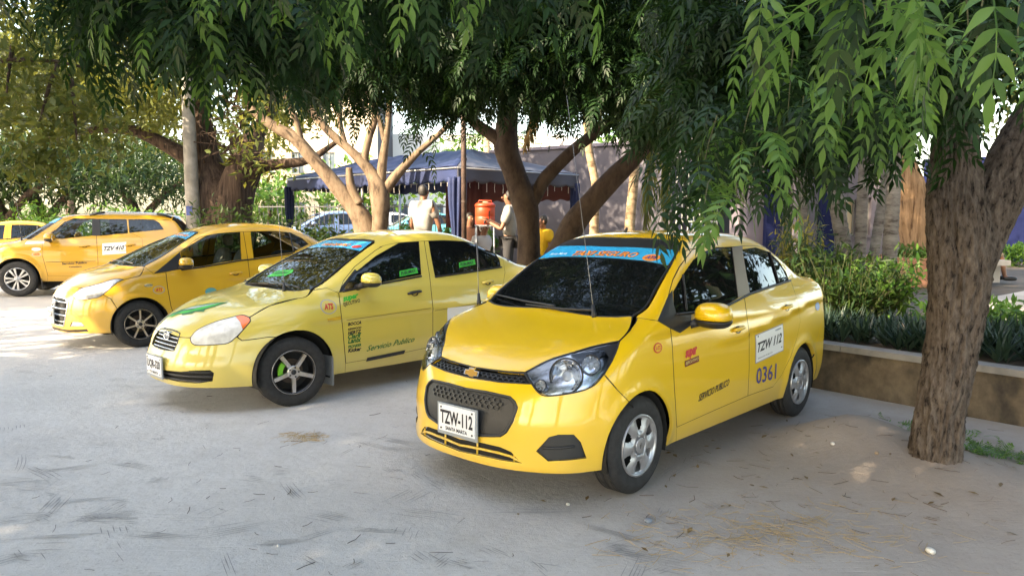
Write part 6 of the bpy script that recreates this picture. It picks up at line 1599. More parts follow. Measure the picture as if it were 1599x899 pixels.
def trees():
    r_ = np.random.default_rng(11)
    # A: near neem on the right
    A = tree('neem tree with thick furrowed forked trunk standing in the dirt beside the low wall')
    bark_trunk('trunk', [pxl([(1459, 765, 4.61, 62), (1459, 742, 4.61, 47), (1460, 715, 4.61, 41), (1466, 650, 4.61, 37), (1483, 555, 4.61, 38), (1496, 460, 4.61, 42), (1498, 380, 4.61, 46), (1490, 300, 4.61, 39), (1492, 210, 4.61, 31), (1500, 70, 4.61, 26), (1480, -160, 4.5, 20)])], B_NEEM, A, .022, 110, 30)
    bark_trunk('limb', [pxl([(1512, 440, 4.66, 26), (1535, 365, 4.68, 33), (1560, 300, 4.7, 36), (1596, 225, 4.75, 36), (1650, 140, 4.85, 32), (1740, 10, 5.0, 25)])], B_NEEM, A, .018, 72, 24)
    mb = MB(); c0 = at(1490, -60, 4.55)
    extra_limbs(mb, c0, [at(1250, -60, 3.0), at(1150, -20, 4.0), at(1350, -120, 2.2), at(1560, -150, 2.2), at(1300, 60, 3.6), at(1130, 90, 4.4)], r_, .06)
    mb.build('branch', B_SMOOTH, A, True); mb = MB(); specs = []
    hang(A, mb, [(1330, -60, 1352, 30, 1.75, 4), (1372, -50, 1385, 20, 1.9, 3), (1268, -60, 1262, 20, 1.95, 4), (1215, -50, 1205, 60, 2.2, 4), (1500, -60, 1512, 40, 1.65, 5), (1545, -40, 1520, 90, 1.9, 4), (1592, -40, 1588, 90, 1.9, 4), (1440, -60, 1450, 10, 2.1, 3), (1620, -20, 1612, 120, 2.1, 3), (1160, -60, 1150, 10, 2.2, 4),
                 (1300, 40, 1290, 160, 2.9, 6), (1240, 60, 1230, 180, 3.0, 7), (1180, 140, 1150, 260, 3.0, 7), (1340, 80, 1330, 180, 3.0, 6), (1400, 90, 1395, 190, 3.0, 6), (1120, 180, 1090, 300, 3.1, 7), (1190, 200, 1175, 270, 2.9, 6), (1110, 280, 1100, 318, 2.8, 5), (1150, 285, 1150, 325, 2.8, 5), (1075, 300, 1072, 330, 2.9, 2), (1255, 150, 1250, 205, 3.1, 5), (1320, 150, 1312, 205, 3.1, 5), (1385, 140, 1380, 195, 3.2, 5), (1430, 40, 1425, 160, 2.7, 6), (1560, 60, 1548, 150, 2.6, 5)], r_, specs)
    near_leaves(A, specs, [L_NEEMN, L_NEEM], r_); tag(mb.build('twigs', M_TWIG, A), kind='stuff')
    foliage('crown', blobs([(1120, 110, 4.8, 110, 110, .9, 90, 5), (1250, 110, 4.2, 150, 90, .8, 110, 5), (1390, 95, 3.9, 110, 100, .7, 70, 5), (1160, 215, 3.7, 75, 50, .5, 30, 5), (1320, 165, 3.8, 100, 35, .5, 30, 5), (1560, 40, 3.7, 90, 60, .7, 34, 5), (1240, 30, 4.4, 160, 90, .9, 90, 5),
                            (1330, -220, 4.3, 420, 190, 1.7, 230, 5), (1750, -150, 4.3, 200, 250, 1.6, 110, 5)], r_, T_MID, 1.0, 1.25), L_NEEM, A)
    # B and C: neems behind the front taxi
    B = tree('neem tree with smooth trunk forking in a V behind the front taxi'); mb = MB()
    bb = at(826, 400, 11.0)
    limb(mb, [(bb[0], bb[1], WALL_H - .1, .22), (bb[0], bb[1], 1.0, .18)] + pxl([(825, 350, 11, 18), (819, 315, 11, 20), (802, 268, 11, 17), (790, 225, 11, 18), (797, 150, 11, 14), (803, 60, 11, 11), (800, -60, 11, 8)]), 18, 8, .12)
    limb(mb, pxl([(821, 330, 11, 13), (834, 310, 11, 11), (852, 278, 11, 10), (892, 238, 11, 9), (942, 198, 11, 8), (1005, 150, 11, 6), (1060, 90, 11, 4)]), 14, 7, .12)
    limb(mb, pxl([(793, 232, 11, 12), (770, 212, 11, 10), (738, 188, 11, 8), (690, 130, 11, 6), (640, 60, 11, 4)]), 12, 7, .12); limb(mb, pxl([(797, 160, 11, 9), (850, 90, 10.5, 7), (930, 30, 10, 4)]), 10, 6, .1); limb(mb, pxl([(800, 90, 11, 8), (740, 20, 10, 6), (660, -40, 9.5, 4)]), 10, 6, .1)
    mb.build('trunk', B_SMOOTH, B, True); mb = MB(); specs = []
    hang(B, mb, [(640, 120, 645, 215, 8.6, 6), (655, 160, 650, 240, 8.6, 6), (628, 130, 632, 190, 8.8, 5), (560, 60, 556, 130, 8.4, 4), (880, 120, 890, 200, 8.0, 5), (930, 130, 940, 190, 8.0, 5), (975, 140, 985, 200, 8.0, 5)], r_, specs, 1.25)
    near_leaves(B, specs, [L_NEEM], r_); tag(mb.build('twigs', M_TWIG, B), kind='stuff')
    foliage('crown', blobs([(560, 40, 9, 100, 80, 1.4, 190, 6), (650, 60, 9, 110, 85, 1.4, 240, 6), (760, 70, 9, 120, 95, 1.6, 300, 6), (870, 80, 9, 120, 100, 1.6, 320, 6), (560, 125, 9.6, 45, 45, .8, 40, 6), (700, 140, 9.4, 60, 45, .8, 70, 6), (470, 90, 9, 70, 65, .9, 100, 6), (700, -170, 9, 420, 170, 2.8, 380, 6)], r_, T_FAR, 1.05) + sprays((.2, 9.6, 7.6), (4.2, 3.4, 1.3), 480, 6, r_, 1.4, T_FAR) + sprays((.5, 7.2, 5.4), (2.6, 1.6, .8), 200, 6, r_, 1.2, T_FAR), L_NEEM, B)
    C_ = tree('leaning neem tree curving to the right behind the front taxi'); mb = MB(); cb = at(862, 420, 10.6)
    limb(mb, [(cb[0], cb[1], WALL_H - .1, .22)] + pxl([(862, 420, 10.6, 20), (880, 380, 10.6, 19), (905, 337, 10.6, 18), (950, 287, 10.6, 16), (985, 252, 10.6, 14), (1020, 215, 10.6, 12), (1080, 168, 10.6, 10), (1150, 105, 10.4, 7), (1230, 20, 10, 4)]), 18, 8, .12)
    limb(mb, pxl([(1005, 232, 10.6, 11), (1015, 190, 10.6, 9), (1010, 120, 10.4, 6), (990, 40, 10, 4)]), 12, 7, .1); mb.build('trunk', B_SMOOTH, C_, True)
    foliage('crown', blobs([(990, 85, 8.8, 120, 100, 1.5, 330, 6), (1080, 100, 8.6, 90, 90, 1.3, 200, 6), (1030, 180, 8.8, 60, 35, .7, 50, 6), (1010, -140, 9, 300, 150, 2.4, 240, 6)], r_, T_FAR, 1.05), L_NEEM, C_)
    # F: neem overhead on the left, trunk out of the frame
    F_ = tree('neem tree whose drooping leafy boughs hang over the two left taxis'); mb = MB()
    limb(mb, [(-4.6, 1.2, -.1, .26), (-4.5, 1.3, 1.5, .21), (-4.3, 1.6, 2.8, .17), (-3.4, 2.6, 3.6, .11), (-2.2, 3.6, 4.1, .07), (-.8, 4.2, 4.3, .03)], 20, 8, .1); limb(mb, [(-4.4, 1.5, 2.4, .15), (-4.9, 2.6, 3.7, .10), (-4.9, 4.2, 4.6, .05)], 14, 8, .1); limb(mb, [(-4.45, 1.4, 2.2, .14), (-5.6, .4, 3.9, .09), (-6.6, -.8, 5.2, .04)], 14, 8, .1)
    mb.build('trunk', B_NEEM, F_, True); mb = MB(); specs = []
    hang(F_, mb, [(150, -60, 160, 18, 3.3, 5), (210, -60, 205, 28, 3.1, 6), (260, -30, 262, 48, 3.1, 7), (310, -30, 300, 58, 3.1, 7), (350, -40, 345, 38, 3, 6), (390, -50, 385, 28, 3, 6), (430, -60, 425, 48, 3, 6), (470, -70, 465, 8, 2.6, 5), (530, -70, 520, -12, 2.5, 5), (600, -80, 590, -27, 2.4, 4), (700, -80, 690, -32, 2.4, 4), (780, -80, 770, -22, 2.6, 4), (830, -80, 860, -37, 2.3, 3), (115, -50, 120, 28, 3.6, 4), (240, 30, 250, 78, 3.2, 5), (330, 30, 335, 73, 3.1, 5)], r_, specs)
    near_leaves(F_, specs, [L_NEEM, L_NEEMN], r_); tag(mb.build('twigs', M_TWIG, F_), kind='stuff')
    foliage('crown', blobs([(190, 0, 3.6, 90, 45, .5, 26, 5), (310, 10, 3.5, 110, 50, .5, 44, 5), (420, 30, 3.6, 70, 60, .5, 28, 5), (540, -30, 3.4, 130, 40, .5, 30, 5), (720, -50, 3.4, 130, 40, .5, 26, 5), (250, -200, 3.9, 420, 160, 1.2, 180, 5)], r_, T_MID, 1.0, 1.5), L_NEEM, F_)
    # D: pale small tree before the tent
    D = tree('pale barked multi stemmed tree in front of the blue tent'); mb = MB(); db = at(578, 400, 14.2)
    limb(mb, [(db[0], db[1], WALL_H - .1, .36), (db[0], db[1], 1.0, .26)] + pxl([(566, 345, 14.2, 17), (545, 315, 14.2, 13), (518, 282, 14.2, 11), (490, 250, 14.2, 10), (462, 217, 14.2, 9), (432, 200, 14.2, 8), (390, 170, 14.2, 5)]), 16, 7, .14)
    limb(mb, [(db[0] + .14, db[1] - .1, WALL_H - .1, .24), (db[0] + .15, db[1] - .1, 1.0, .17)] + pxl([(594, 345, 14, 13), (592, 300, 14, 15), (578, 268, 14, 9), (548, 236, 14, 7), (508, 200, 14, 6), (462, 140, 14, 5), (430, 80, 14, 3)]), 16, 7, .14)
    for L_ in ([(592, 300, 14, 9), (598, 250, 14, 7), (605, 200, 14, 5), (612, 120, 14, 4)], [(600, 298, 14, 9), (628, 264, 14, 7), (655, 236, 14, 5), (700, 195, 14, 4), (740, 140, 14, 3)], [(582, 275, 14, 7), (570, 250, 14, 6), (576, 215, 14, 6), (585, 180, 14, 5), (570, 120, 14, 3)], [(562, 318, 14.1, 7), (548, 290, 14.1, 7), (545, 262, 14.1, 5)], [(470, 222, 14.2, 6), (462, 190, 14.2, 5), (445, 150, 14.2, 4), (420, 100, 14.2, 3)], [(600, 220, 14, 4), (590, 180, 14, 4), (560, 110, 14, 3)], [(540, 228, 14, 4), (530, 180, 14, 4), (535, 100, 14, 3)]): limb(mb, pxl(L_), 10, 6, .14)
    mb.build('trunk', B_PALE, D, True)
    foliage('crown', bclump([(460, 110, 14.5, 60, 50, 1.2, 100, 16), (560, 90, 14.5, 80, 50, 1.2, 120, 16), (420, 190, 14.6, 30, 25, .6, 18, 16), (650, 120, 14, 50, 40, 1, 30, 16), (520, -40, 14.5, 170, 80, 2, 150, 16)], r_, .13, T_BROAD, .25) + clump((-4.6, 14.2, 7.2), (3.2, 2.6, 1.5), 230, 14, r_, .24, T_BROAD, .35), L_OLIVE, D)
    # E: old gnarled tree
    E = tree('huge old gnarled tree with fibrous dark bark and long level boughs'); mb = MB(); eb = at(348, 400, 17.0)
    limb(mb, [(eb[0], eb[1], -.1, .85), (eb[0], eb[1], .7, .68)] + pxl([(346, 330, 17, 42), (338, 292, 17, 32), (322, 250, 17, 23), (314, 200, 17, 20), (309, 150, 17, 17), (314, 90, 17, 12), (300, 0, 17, 8)]), 26, 9, .28)
    limb(mb, pxl([(356, 340, 16.9, 34), (366, 300, 16.9, 30), (380, 262, 16.9, 25), (392, 232, 16.9, 20), (402, 205, 17, 13), (430, 160, 17, 8), (450, 80, 17, 5)]), 22, 9, .28)
    limb(mb, pxl([(334, 285, 16.8, 16), (318, 265, 16.8, 13), (288, 244, 16.8, 12), (250, 222, 16.8, 10), (212, 205, 16.6, 9), (165, 201, 16.5, 7), (118, 208, 16.4, 5), (60, 222, 16.2, 3)]), 14, 8, .2)
    limb(mb, pxl([(376, 282, 16.8, 14), (405, 262, 16.8, 10), (440, 256, 16.8, 8), (482, 250, 16.8, 6), (525, 222, 16.8, 4)]), 12, 8, .2); limb(mb, pxl([(385, 235, 17, 12), (372, 225, 17, 10), (366, 215, 17, 9)]), 12, 5, .2)
    for k in range(26):
        x0, y0 = 300 + 100 * r_.random(), 150 + 130 * r_.random(); limb(mb, pxl([(x0, y0, 16.6, 1.6), (x0 + r_.normal(0, 18), y0 - 12 - 20 * r_.random(), 16.4, 1.2), (x0 + r_.normal(0, 45), y0 - 30 * r_.random(), 16.3, .6)]), 5, 4)
    mb.build('trunk', B_OLD, E, True)
    foliage('crown', bclump([(130, 150, 16, 140, 55, 2, 260, 18), (250, 150, 17.5, 70, 40, 1.5, 70, 18), (420, 150, 18, 70, 50, 1.5, 130, 18), (500, 140, 18, 60, 40, 1.5, 70, 18), (400, 255, 16.3, 22, 22, .4, 10, 16), (300, 40, 17, 250, 60, 3, 220, 18), (250, -120, 17, 380, 130, 4, 380, 18)], r_, .17, T_BROAD, .32), L_OLIVE, E)
    # G: broad leaved tree hanging in from the left edge
    G = tree('broad leaved tree with drooping sunlit boughs above the yellow SUV'); mb = MB(); limb(mb, [(-7.2, 5.4, -.1, .22), (-7.1, 5.6, 1.6, .18), (-6.6, 6.2, 3.0, .13), (-5.6, 7.0, 3.9, .08), (-4.6, 7.6, 4.1, .03)], 14, 7, .12); limb(mb, [(-6.8, 6.0, 2.6, .1), (-6.3, 7.4, 3.2, .06), (-5.6, 8.3, 3.2, .03)], 10, 6, .12)
    for a, b_ in (((0, 95), (150, 110)), ((20, 70), (10, 150)), ((90, 100), (60, 200)), ((110, 110), (120, 220))): limb(mb, pxl([(*a, 7.6, 4), ((a[0] + b_[0]) / 2, (a[1] + b_[1]) / 2 - 8, 7.6, 3), (*b_, 7.6, 1.5)]), 6, 5)
    mb.build('trunk', B_SMOOTH, G, True)
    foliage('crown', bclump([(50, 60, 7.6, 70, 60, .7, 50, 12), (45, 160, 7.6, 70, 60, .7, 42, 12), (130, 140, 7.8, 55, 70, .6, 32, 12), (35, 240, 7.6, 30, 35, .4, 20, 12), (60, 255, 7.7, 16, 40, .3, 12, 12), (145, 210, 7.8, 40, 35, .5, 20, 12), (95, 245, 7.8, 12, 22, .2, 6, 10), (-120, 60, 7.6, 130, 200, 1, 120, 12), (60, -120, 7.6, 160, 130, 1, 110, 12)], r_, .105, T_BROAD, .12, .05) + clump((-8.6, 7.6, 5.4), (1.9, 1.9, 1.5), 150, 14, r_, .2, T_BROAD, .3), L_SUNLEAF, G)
    # dark feathery acacias far left
    for k, (px, Y, lab, bl) in enumerate(((66, 27, 'dark feathery tree behind the yellow SUV', [(60, 262, 27, 90, 50, 2.5, 150, 20), (150, 290, 27, 70, 28, 2, 70, 20), (0, 230, 27, 80, 40, 2, 60, 20)]), (215, 30, 'dark feathery tree behind the hedge with low spreading boughs', [(225, 270, 30, 70, 40, 2.5, 120, 20), (160, 240, 30, 90, 30, 2, 80, 20), (270, 300, 30, 30, 20, 1, 24, 20)]), (4, 26, 'dark feathery tree at the far end of the taxi row', [(-40, 270, 26, 80, 70, 2, 140, 20)]))):
        t = tree(lab, None); mb = MB(); q = at(px, 320, Y); limb(mb, [(q[0], q[1], -.1, .30), (q[0] - .1, q[1], 1.6, .24), (q[0] - .5, q[1], 2.6, .17), (q[0] - 1.8, q[1], 3.6, .08)], 12, 6, .15); limb(mb, [(q[0], q[1], 1.3, .18), (q[0] + .9, q[1], 2.4, .13), (q[0] + 2.0, q[1], 3.2, .06)], 10, 6, .15)
        mb.build('trunk', B_OLD, t, True); foliage('crown', bclump(bl, r_, .34, T_SLIM, .45), L_DARK, t)
    # sunlit trees beyond the tent
    for k, (px, py, Y, rx, ry, n, mt, lab) in enumerate(((110, 120, 38, 200, 120, 300, L_OLIVE, 'tall olive tree far beyond the dark feathery trees'), (420, 310, 34, 60, 40, 70, L_HEDGE, 'pale green tree far behind the old gnarled tree'), (300, 230, 40, 140, 70, 170, L_OLIVE, 'olive tree far behind the utility pole'), (560, 300, 36, 70, 40, 70, L_HEDGE, 'bright green tree far behind the pale barked tree'), (740, 290, 33, 70, 60, 90, L_HEDGE, 'bright green tree far behind the dark post'), (1000, 215, 30, 70, 40, 80, L_HEDGE, 'light green tree rising behind the lavender wall'), (1095, 330, 21, 40, 50, 70, L_HEDGE, 'light green tree behind the barred gate'), (1130, 190, 34, 80, 40, 60, L_DARK, 'dark tree rising behind the gatehouse'))):
        t = tree(lab); q = at(px, 340, Y); c = at(px, py, Y); mb = MB(); limb(mb, [(q[0], q[1], -.1, .25), (q[0] + .1, q[1], max(1.2, c[2] * .6), .18), (c[0], c[1], c[2] + .3, .08)], 10, 5, .12); mb.build('trunk', B_SMOOTH, t, True)
        foliage('crown', bclump([(px, py, Y, rx, ry, 2.2, n, 18)], r_, .011 * Y * .9, T_BROAD, .011 * Y), mt, t)
    # plaza tree
    P = tree('thick trunked tree growing in the terracotta planter on the plaza'); mb = MB(); pb = at(1440, 420, 14.2)
    limb(mb, [(pb[0], pb[1], WALL_H + .3, .46), (pb[0], pb[1], .95, .40)] + pxl([(1434, 370, 14.2, 28), (1424, 320, 14.2, 24), (1410, 270, 14.2, 21), (1395, 200, 14.2, 16), (1380, 80, 14.2, 10)]), 24, 9, .3); limb(mb, pxl([(1440, 350, 14.2, 17), (1462, 300, 14.2, 14), (1490, 230, 14.2, 10), (1530, 100, 14, 6)]), 16, 8, .25)
    mb.build('trunk', B_LIT, P, True); foliage('crown', bclump([(1440, 150, 14.2, 150, 80, 2, 160, 16), (1420, -60, 14.2, 260, 140, 3, 240, 16)], r_, .15, T_BROAD, .3), L_OLIVE, P)
def shade_trees():
    """the trees behind and to the left of the photographer that keep the yard in shade"""
    r_ = np.random.default_rng(5)
    for k, (x, y, h, rr, n, lab) in enumerate(SHADE):
        t = tree(lab); mb = MB(); limb(mb, [(x, y, -.1, .3), (x + .1, y, h * .4, .24), (x, y + .2, h * .75, .14), (x + .2, y, h, .05)], 12, 6, .12)
        for a in range(5): limb(mb, [(x + .05, y, h * .5, .14), (x + rr * .45 * math.cos(a * 1.3), y + rr * .45 * math.sin(a * 1.3), h * .72, .08), (x + rr * .8 * math.cos(a * 1.3), y + rr * .8 * math.sin(a * 1.3), h * .85, .03)], 8, 5, .1)
        mb.build('trunk', B_NEEM, t, True); foliage('crown', clump((x, y, h * .78), (rr, rr, h * .36), n, 14, r_, .42, T_BROAD, .4), L_NEEM, t)
SHADE = [(-9.5, -3.0, 7.5, 3.8, 330, 'tall leafy tree standing left of the photographer near the lane'), (-6.0, -7.0, 8.5, 4.2, 300, 'tall leafy tree standing behind the photographer on the left'), (-1.0, -6.5, 8.0, 4.0, 260, 'tall leafy tree standing straight behind the photographer'), (-9.2, 2.4, 7.2, 3.0, 260, 'tall leafy tree standing left of the lemon taxi outside the view'), (-14.5, -1.5, 8.5, 3.6, 260, 'tall leafy tree standing across the lane from the photographer'), (-16.2, 11.2, 8.0, 3.6, 330, 'tall leafy tree standing across the lane from the yellow SUV'), (-13.0, -8.0, 10.0, 4.5, 280, 'tallest leafy tree standing behind the photographer'), (-4.3, -.9, 7.8, 3.0, 280, 'tall leafy tree standing close behind the photographer on the left'),
         (-13.4, 5.0, 8.0, 3.0, 80, 'thin crowned tree standing across the lane left of the taxis'), (9.5, 6.4, 6.5, 2.6, 200, 'leafy tree standing on the plaza right of the low wall'), (12.5, 10.5, 7.5, 3.0, 220, 'leafy tree standing on the plaza right of the navy wall'), (7.6, 1.2, 7.0, 2.8, 200, 'leafy tree standing right of the photographer behind the low wall'), (15.5, 5.0, 8.0, 3.2, 200, 'leafy tree standing at the far right side of the plaza'), (13.0, 16.0, 8.0, 2.6, 160, 'leafy tree standing before the navy wall on the plaza'), (6.6, -2.2, 7.0, 2.9, 260, 'unseen leafy tree added close behind the photographer to dim the right side'), (10.6, 2.4, 7.0, 3.0, 260, 'unseen leafy tree added near the end of the low wall to dim the right side')]  # the last two are unseen trees, added to dim the light from the right
def palm_trunk(mb, pts, n=14, ring=.09):
    Q = catmull([np.array(p, float) for p in pts], 14); P, rad = Q[:, :3], Q[:, 3]; L_ = np.concatenate([[0], np.cumsum(np.linalg.norm(np.diff(P, axis=0), axis=1))]); m = int(L_[-1] / (ring / 3)); s = np.linspace(0, L_[-1], m)
    C = np.stack([np.interp(s, L_, P[:, i]) for i in range(3)], 1); r_ = np.interp(s, L_, rad) * (1 + .045 * (np.arange(m) % 3 == 0) - .02 * (np.arange(m) % 3 == 1)); mb.tube(list(C), list(r_), n)
def palm_frond_mesh(base, tip, mid, n, ll, r_, droop=.6, tw=.0):
    """a hanging feather frond: rachis and slim leaflets"""
    base, tip, mid = (np.asarray(v, float) for v in (base, tip, mid)); V, Q = [], []; ts = np.linspace(0, 1, n)
    C = [(1 - t) ** 2 * base + 2 * t * (1 - t) * mid + t * t * tip for t in ts]; side = np.cross(tip - base, [0, 1., .2]); side /= np.linalg.norm(side)
    for i in range(n):
        t = ts[i]; T = C[min(i + 1, n - 1)] - C[max(i - 1, 0)]; T /= np.linalg.norm(T); l = ll * math.sin(math.pi * (.12 + .8 * t)) * (.8 + .4 * r_.random())
        for s_ in (1, -1):
            d = T * .55 + side * s_ * .7 * (1 - droop) + np.array([0, 0, -droop]) + r_.normal(0, .10, 3) + np.array([0, s_ * .3, 0])
            v, q = leaflet(C[i], d, np.cross(d, side) + r_.normal(0, .2, 3), l, .017, 2, .05); b = len(V); V += v; Q += [tuple(b + k for k in f) for f in q]
    return np.array(V, dtype=np.float32), np.array(Q, dtype=np.int32), C
def palms():
    r_ = np.random.default_rng(3); pb = bark('ringed palm bark', (.13, .12, .11), (.22, .21, .19), 3, 9, .5, (.06, .052, .045)); pg = bark('tan palm bark', (.30, .22, .14), (.46, .36, .24), 3, 10, .5, (.12, .08, .05))
    def palm(pts, mat, label, crown, top=None):
        t = empty('palm_tree', (0, 0, 0), 0, label, 'palm', 'ringed palm trunks'); mb = MB(); P = pxl(pts); P = [(P[0][0], P[0][1], WALL_H - .08, P[0][3] * 1.1)] + P; palm_trunk(mb, P); mb.build('trunk', mat, t, True)
        c = np.array(P[-1][:3]); parts = []; mb = MB()
        for k in range(crown):
            a = 2 * math.pi * k / crown + r_.random(); L_ = 1.9 + .5 * r_.random(); tip = c + np.array([math.cos(a) * L_, math.sin(a) * L_, -.5 - .8 * r_.random()]); mid = c + np.array([math.cos(a) * L_ * .55, math.sin(a) * L_ * .55, .75]); v, q, C = palm_frond_mesh(c, tip, mid, 26, .5, r_, .45); parts.append((v, q)); mb.tube(C[::3], .012, 5)
        if parts: foliage('crown', parts, L_PALM, t); mb.build('frond_stems', M_TWIG, t)
        return t
    palm([(928, 345, 14, 7), (930, 290, 14, 6.5), (918, 220, 14, 6), (915, 120, 14, 6), (912, 20, 14, 5.5)], pg, 'slender sunlit palm trunk standing at the right end of the tent', 9)
    palm([(983, 360, 13.6, 8), (988, 300, 13.6, 7.5), (994, 230, 13.6, 7), (1000, 120, 13.6, 6.5), (1004, 0, 13.6, 6)], pg, 'palm beside the lavender wall with a long frond hanging down its trunk', 9)
    palm([(1255, 425, 11.5, 8.5), (1255, 330, 11.5, 8), (1252, 240, 11.5, 7.5), (1250, 60, 11.5, 7)], pb, 'dark slim palm trunk nearest the boot of the front taxi', 7)
    palm([(1322, 420, 11, 12), (1310, 340, 11, 11.5), (1296, 260, 11, 10.5), (1262, 60, 11, 9.5)], pb, 'leaning grey palm trunk rising out of the bamboo shrub', 7)
    palm([(1342, 445, 10.6, 9), (1345, 340, 10.6, 8.5), (1350, 250, 10.6, 8), (1358, 60, 10.6, 7.5)], pb, 'straight dark palm trunk between two leaning ones', 7)
    palm([(1358, 445, 10.8, 8), (1372, 350, 10.8, 7.5), (1385, 270, 10.8, 7), (1420, 60, 10.8, 6.5)], pb, 'thin palm trunk leaning toward the plaza tree', 6)
    palm([(1386, 470, 9.6, 11), (1390, 380, 9.6, 11), (1396, 280, 9.6, 10), (1402, 60, 9.6, 9)], pb, 'pale ringed palm trunk at the edge of the green ground cover', 7)
    # long hanging fronds seen in the gap
    for (bx, by), (mx, my), (tx, ty), Y, mt, lab, ll in (((838, 118), (842, 150), (820, 232), 11.6, L_DRY, 'dry brown palm frond hanging beside the V shaped trunk', .42), ((1012, 170), (1020, 230), (1008, 362), 11.4, L_PALM, 'long green palm frond hanging beside the barred gate', .55), ((1034, 190), (1040, 260), (1040, 355), 11.8, L_PALM, 'shorter yellowing palm frond hanging against the barred gate', .45)):
        t = empty('palm_frond', (0, 0, 0), 0, lab, 'palm frond'); v, q, C = palm_frond_mesh(at(bx, by, Y), at(tx, ty, Y), at(mx, my, Y - .2), 46, ll, r_, .62); foliage('leaflets', [(v, q)], mt, t); MB().tube(C[::4], .014, 5).build('stem', M_TWIG, t)
    t = empty('palm_tree', (0, 0, 0), 0, 'feathery green palm far behind the dark post', 'palm'); c = at(760, 215, 26); parts = []
    for k in range(12):
        a = 2 * math.pi * k / 12; tip = c + np.array([math.cos(a) * 2.2, math.sin(a) * 1.5, -.6 + .5 * math.sin(a * 3)]); v, q, C = palm_frond_mesh(c, tip, (c + tip) / 2 + [0, 0, .6], 22, .6, r_, .4); parts.append((v, q))
    foliage('crown', parts, L_HEDGE, t); MB().tube([(c[0], c[1], 0), c], [.16, .11], 10).build('trunk', pg, t, True)
def plants():
    r_ = np.random.default_rng(21)
    # strap-leaved bedding behind the coping
    parts = []
    for k in range(560):
        t = -4.6 + 6.6 * r_.random(); n = .28 + 1.05 * r_.random(); p = np.array([*wp(t, n), WALL_H - .03])
        if t > 1.2 and n > .9: continue
        V, Q = [], []
        m = 11
        for i in range(m):
            a = 2 * math.pi * i / m + r_.random(); el = R(35 + 45 * r_.random()); d = np.array([math.cos(a) * math.cos(el), math.sin(a) * math.cos(el), math.sin(el)])
            v, q = leaflet(p + d * .02, d, np.array([-d[0] * d[2], -d[1] * d[2], 1.1]), .24 + .14 * r_.random(), .019, 3, 0, .25); b = len(V); V += v; Q += [tuple(b + j for j in f) for f in q]
        parts.append((np.array(V, dtype=np.float32), np.array(Q, dtype=np.int32)))
    tag(foliage('bedding_plants', parts, L_STRAP, None), 'mass of dark strap leaved plants along the top of the low wall', 'plants', kind='stuff')
    # bright ground cover behind it
    n = 9000; t = -5.2 + 6.6 * r_.random(n); nn = 1.15 + 1.55 * r_.random(n); pos = np.stack([WALL_A[0] + WALL_D[0] * t + WALL_N[0] * nn, WALL_A[1] + WALL_D[1] * t + WALL_N[1] * nn, WALL_H + .02 + .24 * r_.random(n) * (1 + .6 * np.sin(t * 3) * np.sin(nn * 4))], 1)
    tag(foliage('ground_cover', [scatter(T_BROAD, pos, rot_rand(n, r_, 40, None, 35), .07 + .06 * r_.random(n))], L_HEDGE, None), 'bright green leafy ground cover between the dark bedding and the plaza', 'ground cover', kind='stuff')
    # bamboo-like shrubs by the boot of the front taxi
    for k, (px, py, Y, hgt, spr, ns, mt, lab) in enumerate(((1322, 470, 8.8, .85, .75, 95, L_SHRUB, 'feathery bamboo like shrub behind the boot of the front taxi'), (1275, 440, 9.6, 1.0, .5, 50, L_SHRUB, 'taller feathery shrub against the dark palm trunk'), (1238, 400, 10.4, 1.3, .35, 36, L_GOLD, 'yellow leaved shrub behind the rear screen'), (1372, 470, 8.9, .75, .6, 46, L_HEDGE, 'low broad green shrub at the foot of the pale palm'), (360, 330, 15.2, 1.9, .9, 60, L_SHRUB, 'leafy grey green bush at the foot of the old gnarled tree'), (455, 345, 15.6, 1.25, 1.0, 60, L_DARK, 'dark bush left of the tent behind the orange yellow taxi'), (530, 345, 15.8, 1.0, 1.0, 50, L_SHRUB, 'low bush between the tent poles'))):
        s = empty('shrub', (0, 0, 0), 0, lab, 'shrub'); b = at(px, 400, Y)[:2]; z0 = WALL_H - .04 if k not in (4,) else 0.; mb = MB(); parts = []
        for i in range(ns):
            a, rr = 2 * math.pi * r_.random(), spr * math.sqrt(r_.random()); tp = np.array([b[0] + rr * math.cos(a), b[1] + rr * math.sin(a), z0 + hgt * (.45 + .6 * r_.random())]); bs = np.array([b[0] + rr * .35 * math.cos(a), b[1] + rr * .35 * math.sin(a), z0])
            mb.tube([bs, (bs + tp) / 2 + r_.normal(0, .04, 3), tp], [.007, .005, .002], 5)
            m = 26; f = .25 + .78 * r_.random(m); pos = bs + (tp - bs) * f[:, None] + r_.normal(0, .06, (m, 3)); parts.append(scatter(T_SLIM if k in (0, 1, 2) else T_BROAD, pos, rot_rand(m, r_, 40, None, 30), (.13 if k in (0, 1, 2) else .11 if k == 3 else .15) * (.7 + .6 * r_.random(m))))
        mb.build('stems', M_TWIG, s); foliage('foliage', parts, mt, s)
    # clipped hedge and shrubbery far left, hedge below the navy wall
    def hedge(name, lab, p0, p1, z0, h, dep, n, mt, size):
        p0, p1 = np.asarray(p0)[:2], np.asarray(p1)[:2]; u = r_.random(n); d = (p1 - p0) / np.linalg.norm(p1 - p0); nn = np.array([-d[1], d[0]]); w = r_.random(n) - .5; zz = r_.random(n) ** .6
        pos = np.concatenate([p0 + (p1 - p0) * u[:, None] + nn * (w * dep)[:, None], (z0 + zz * h * (.85 + .25 * np.sin(u * 31) * np.sin(u * 13)))[:, None]], 1)
        o = foliage('hedge', [scatter(T_BROAD, pos, rot_rand(n, r_, 45, None, 40), size * (.6 + .8 * r_.random(n)))], mt, None, False); tag(o, lab, 'hedge'); return o
    hedge('hedge', 'bright green hedge behind the yellow SUV', at(-60, 340, 27), at(330, 340, 23), -.05, 2.0, 1.6, 9000, L_HEDGE, .16)
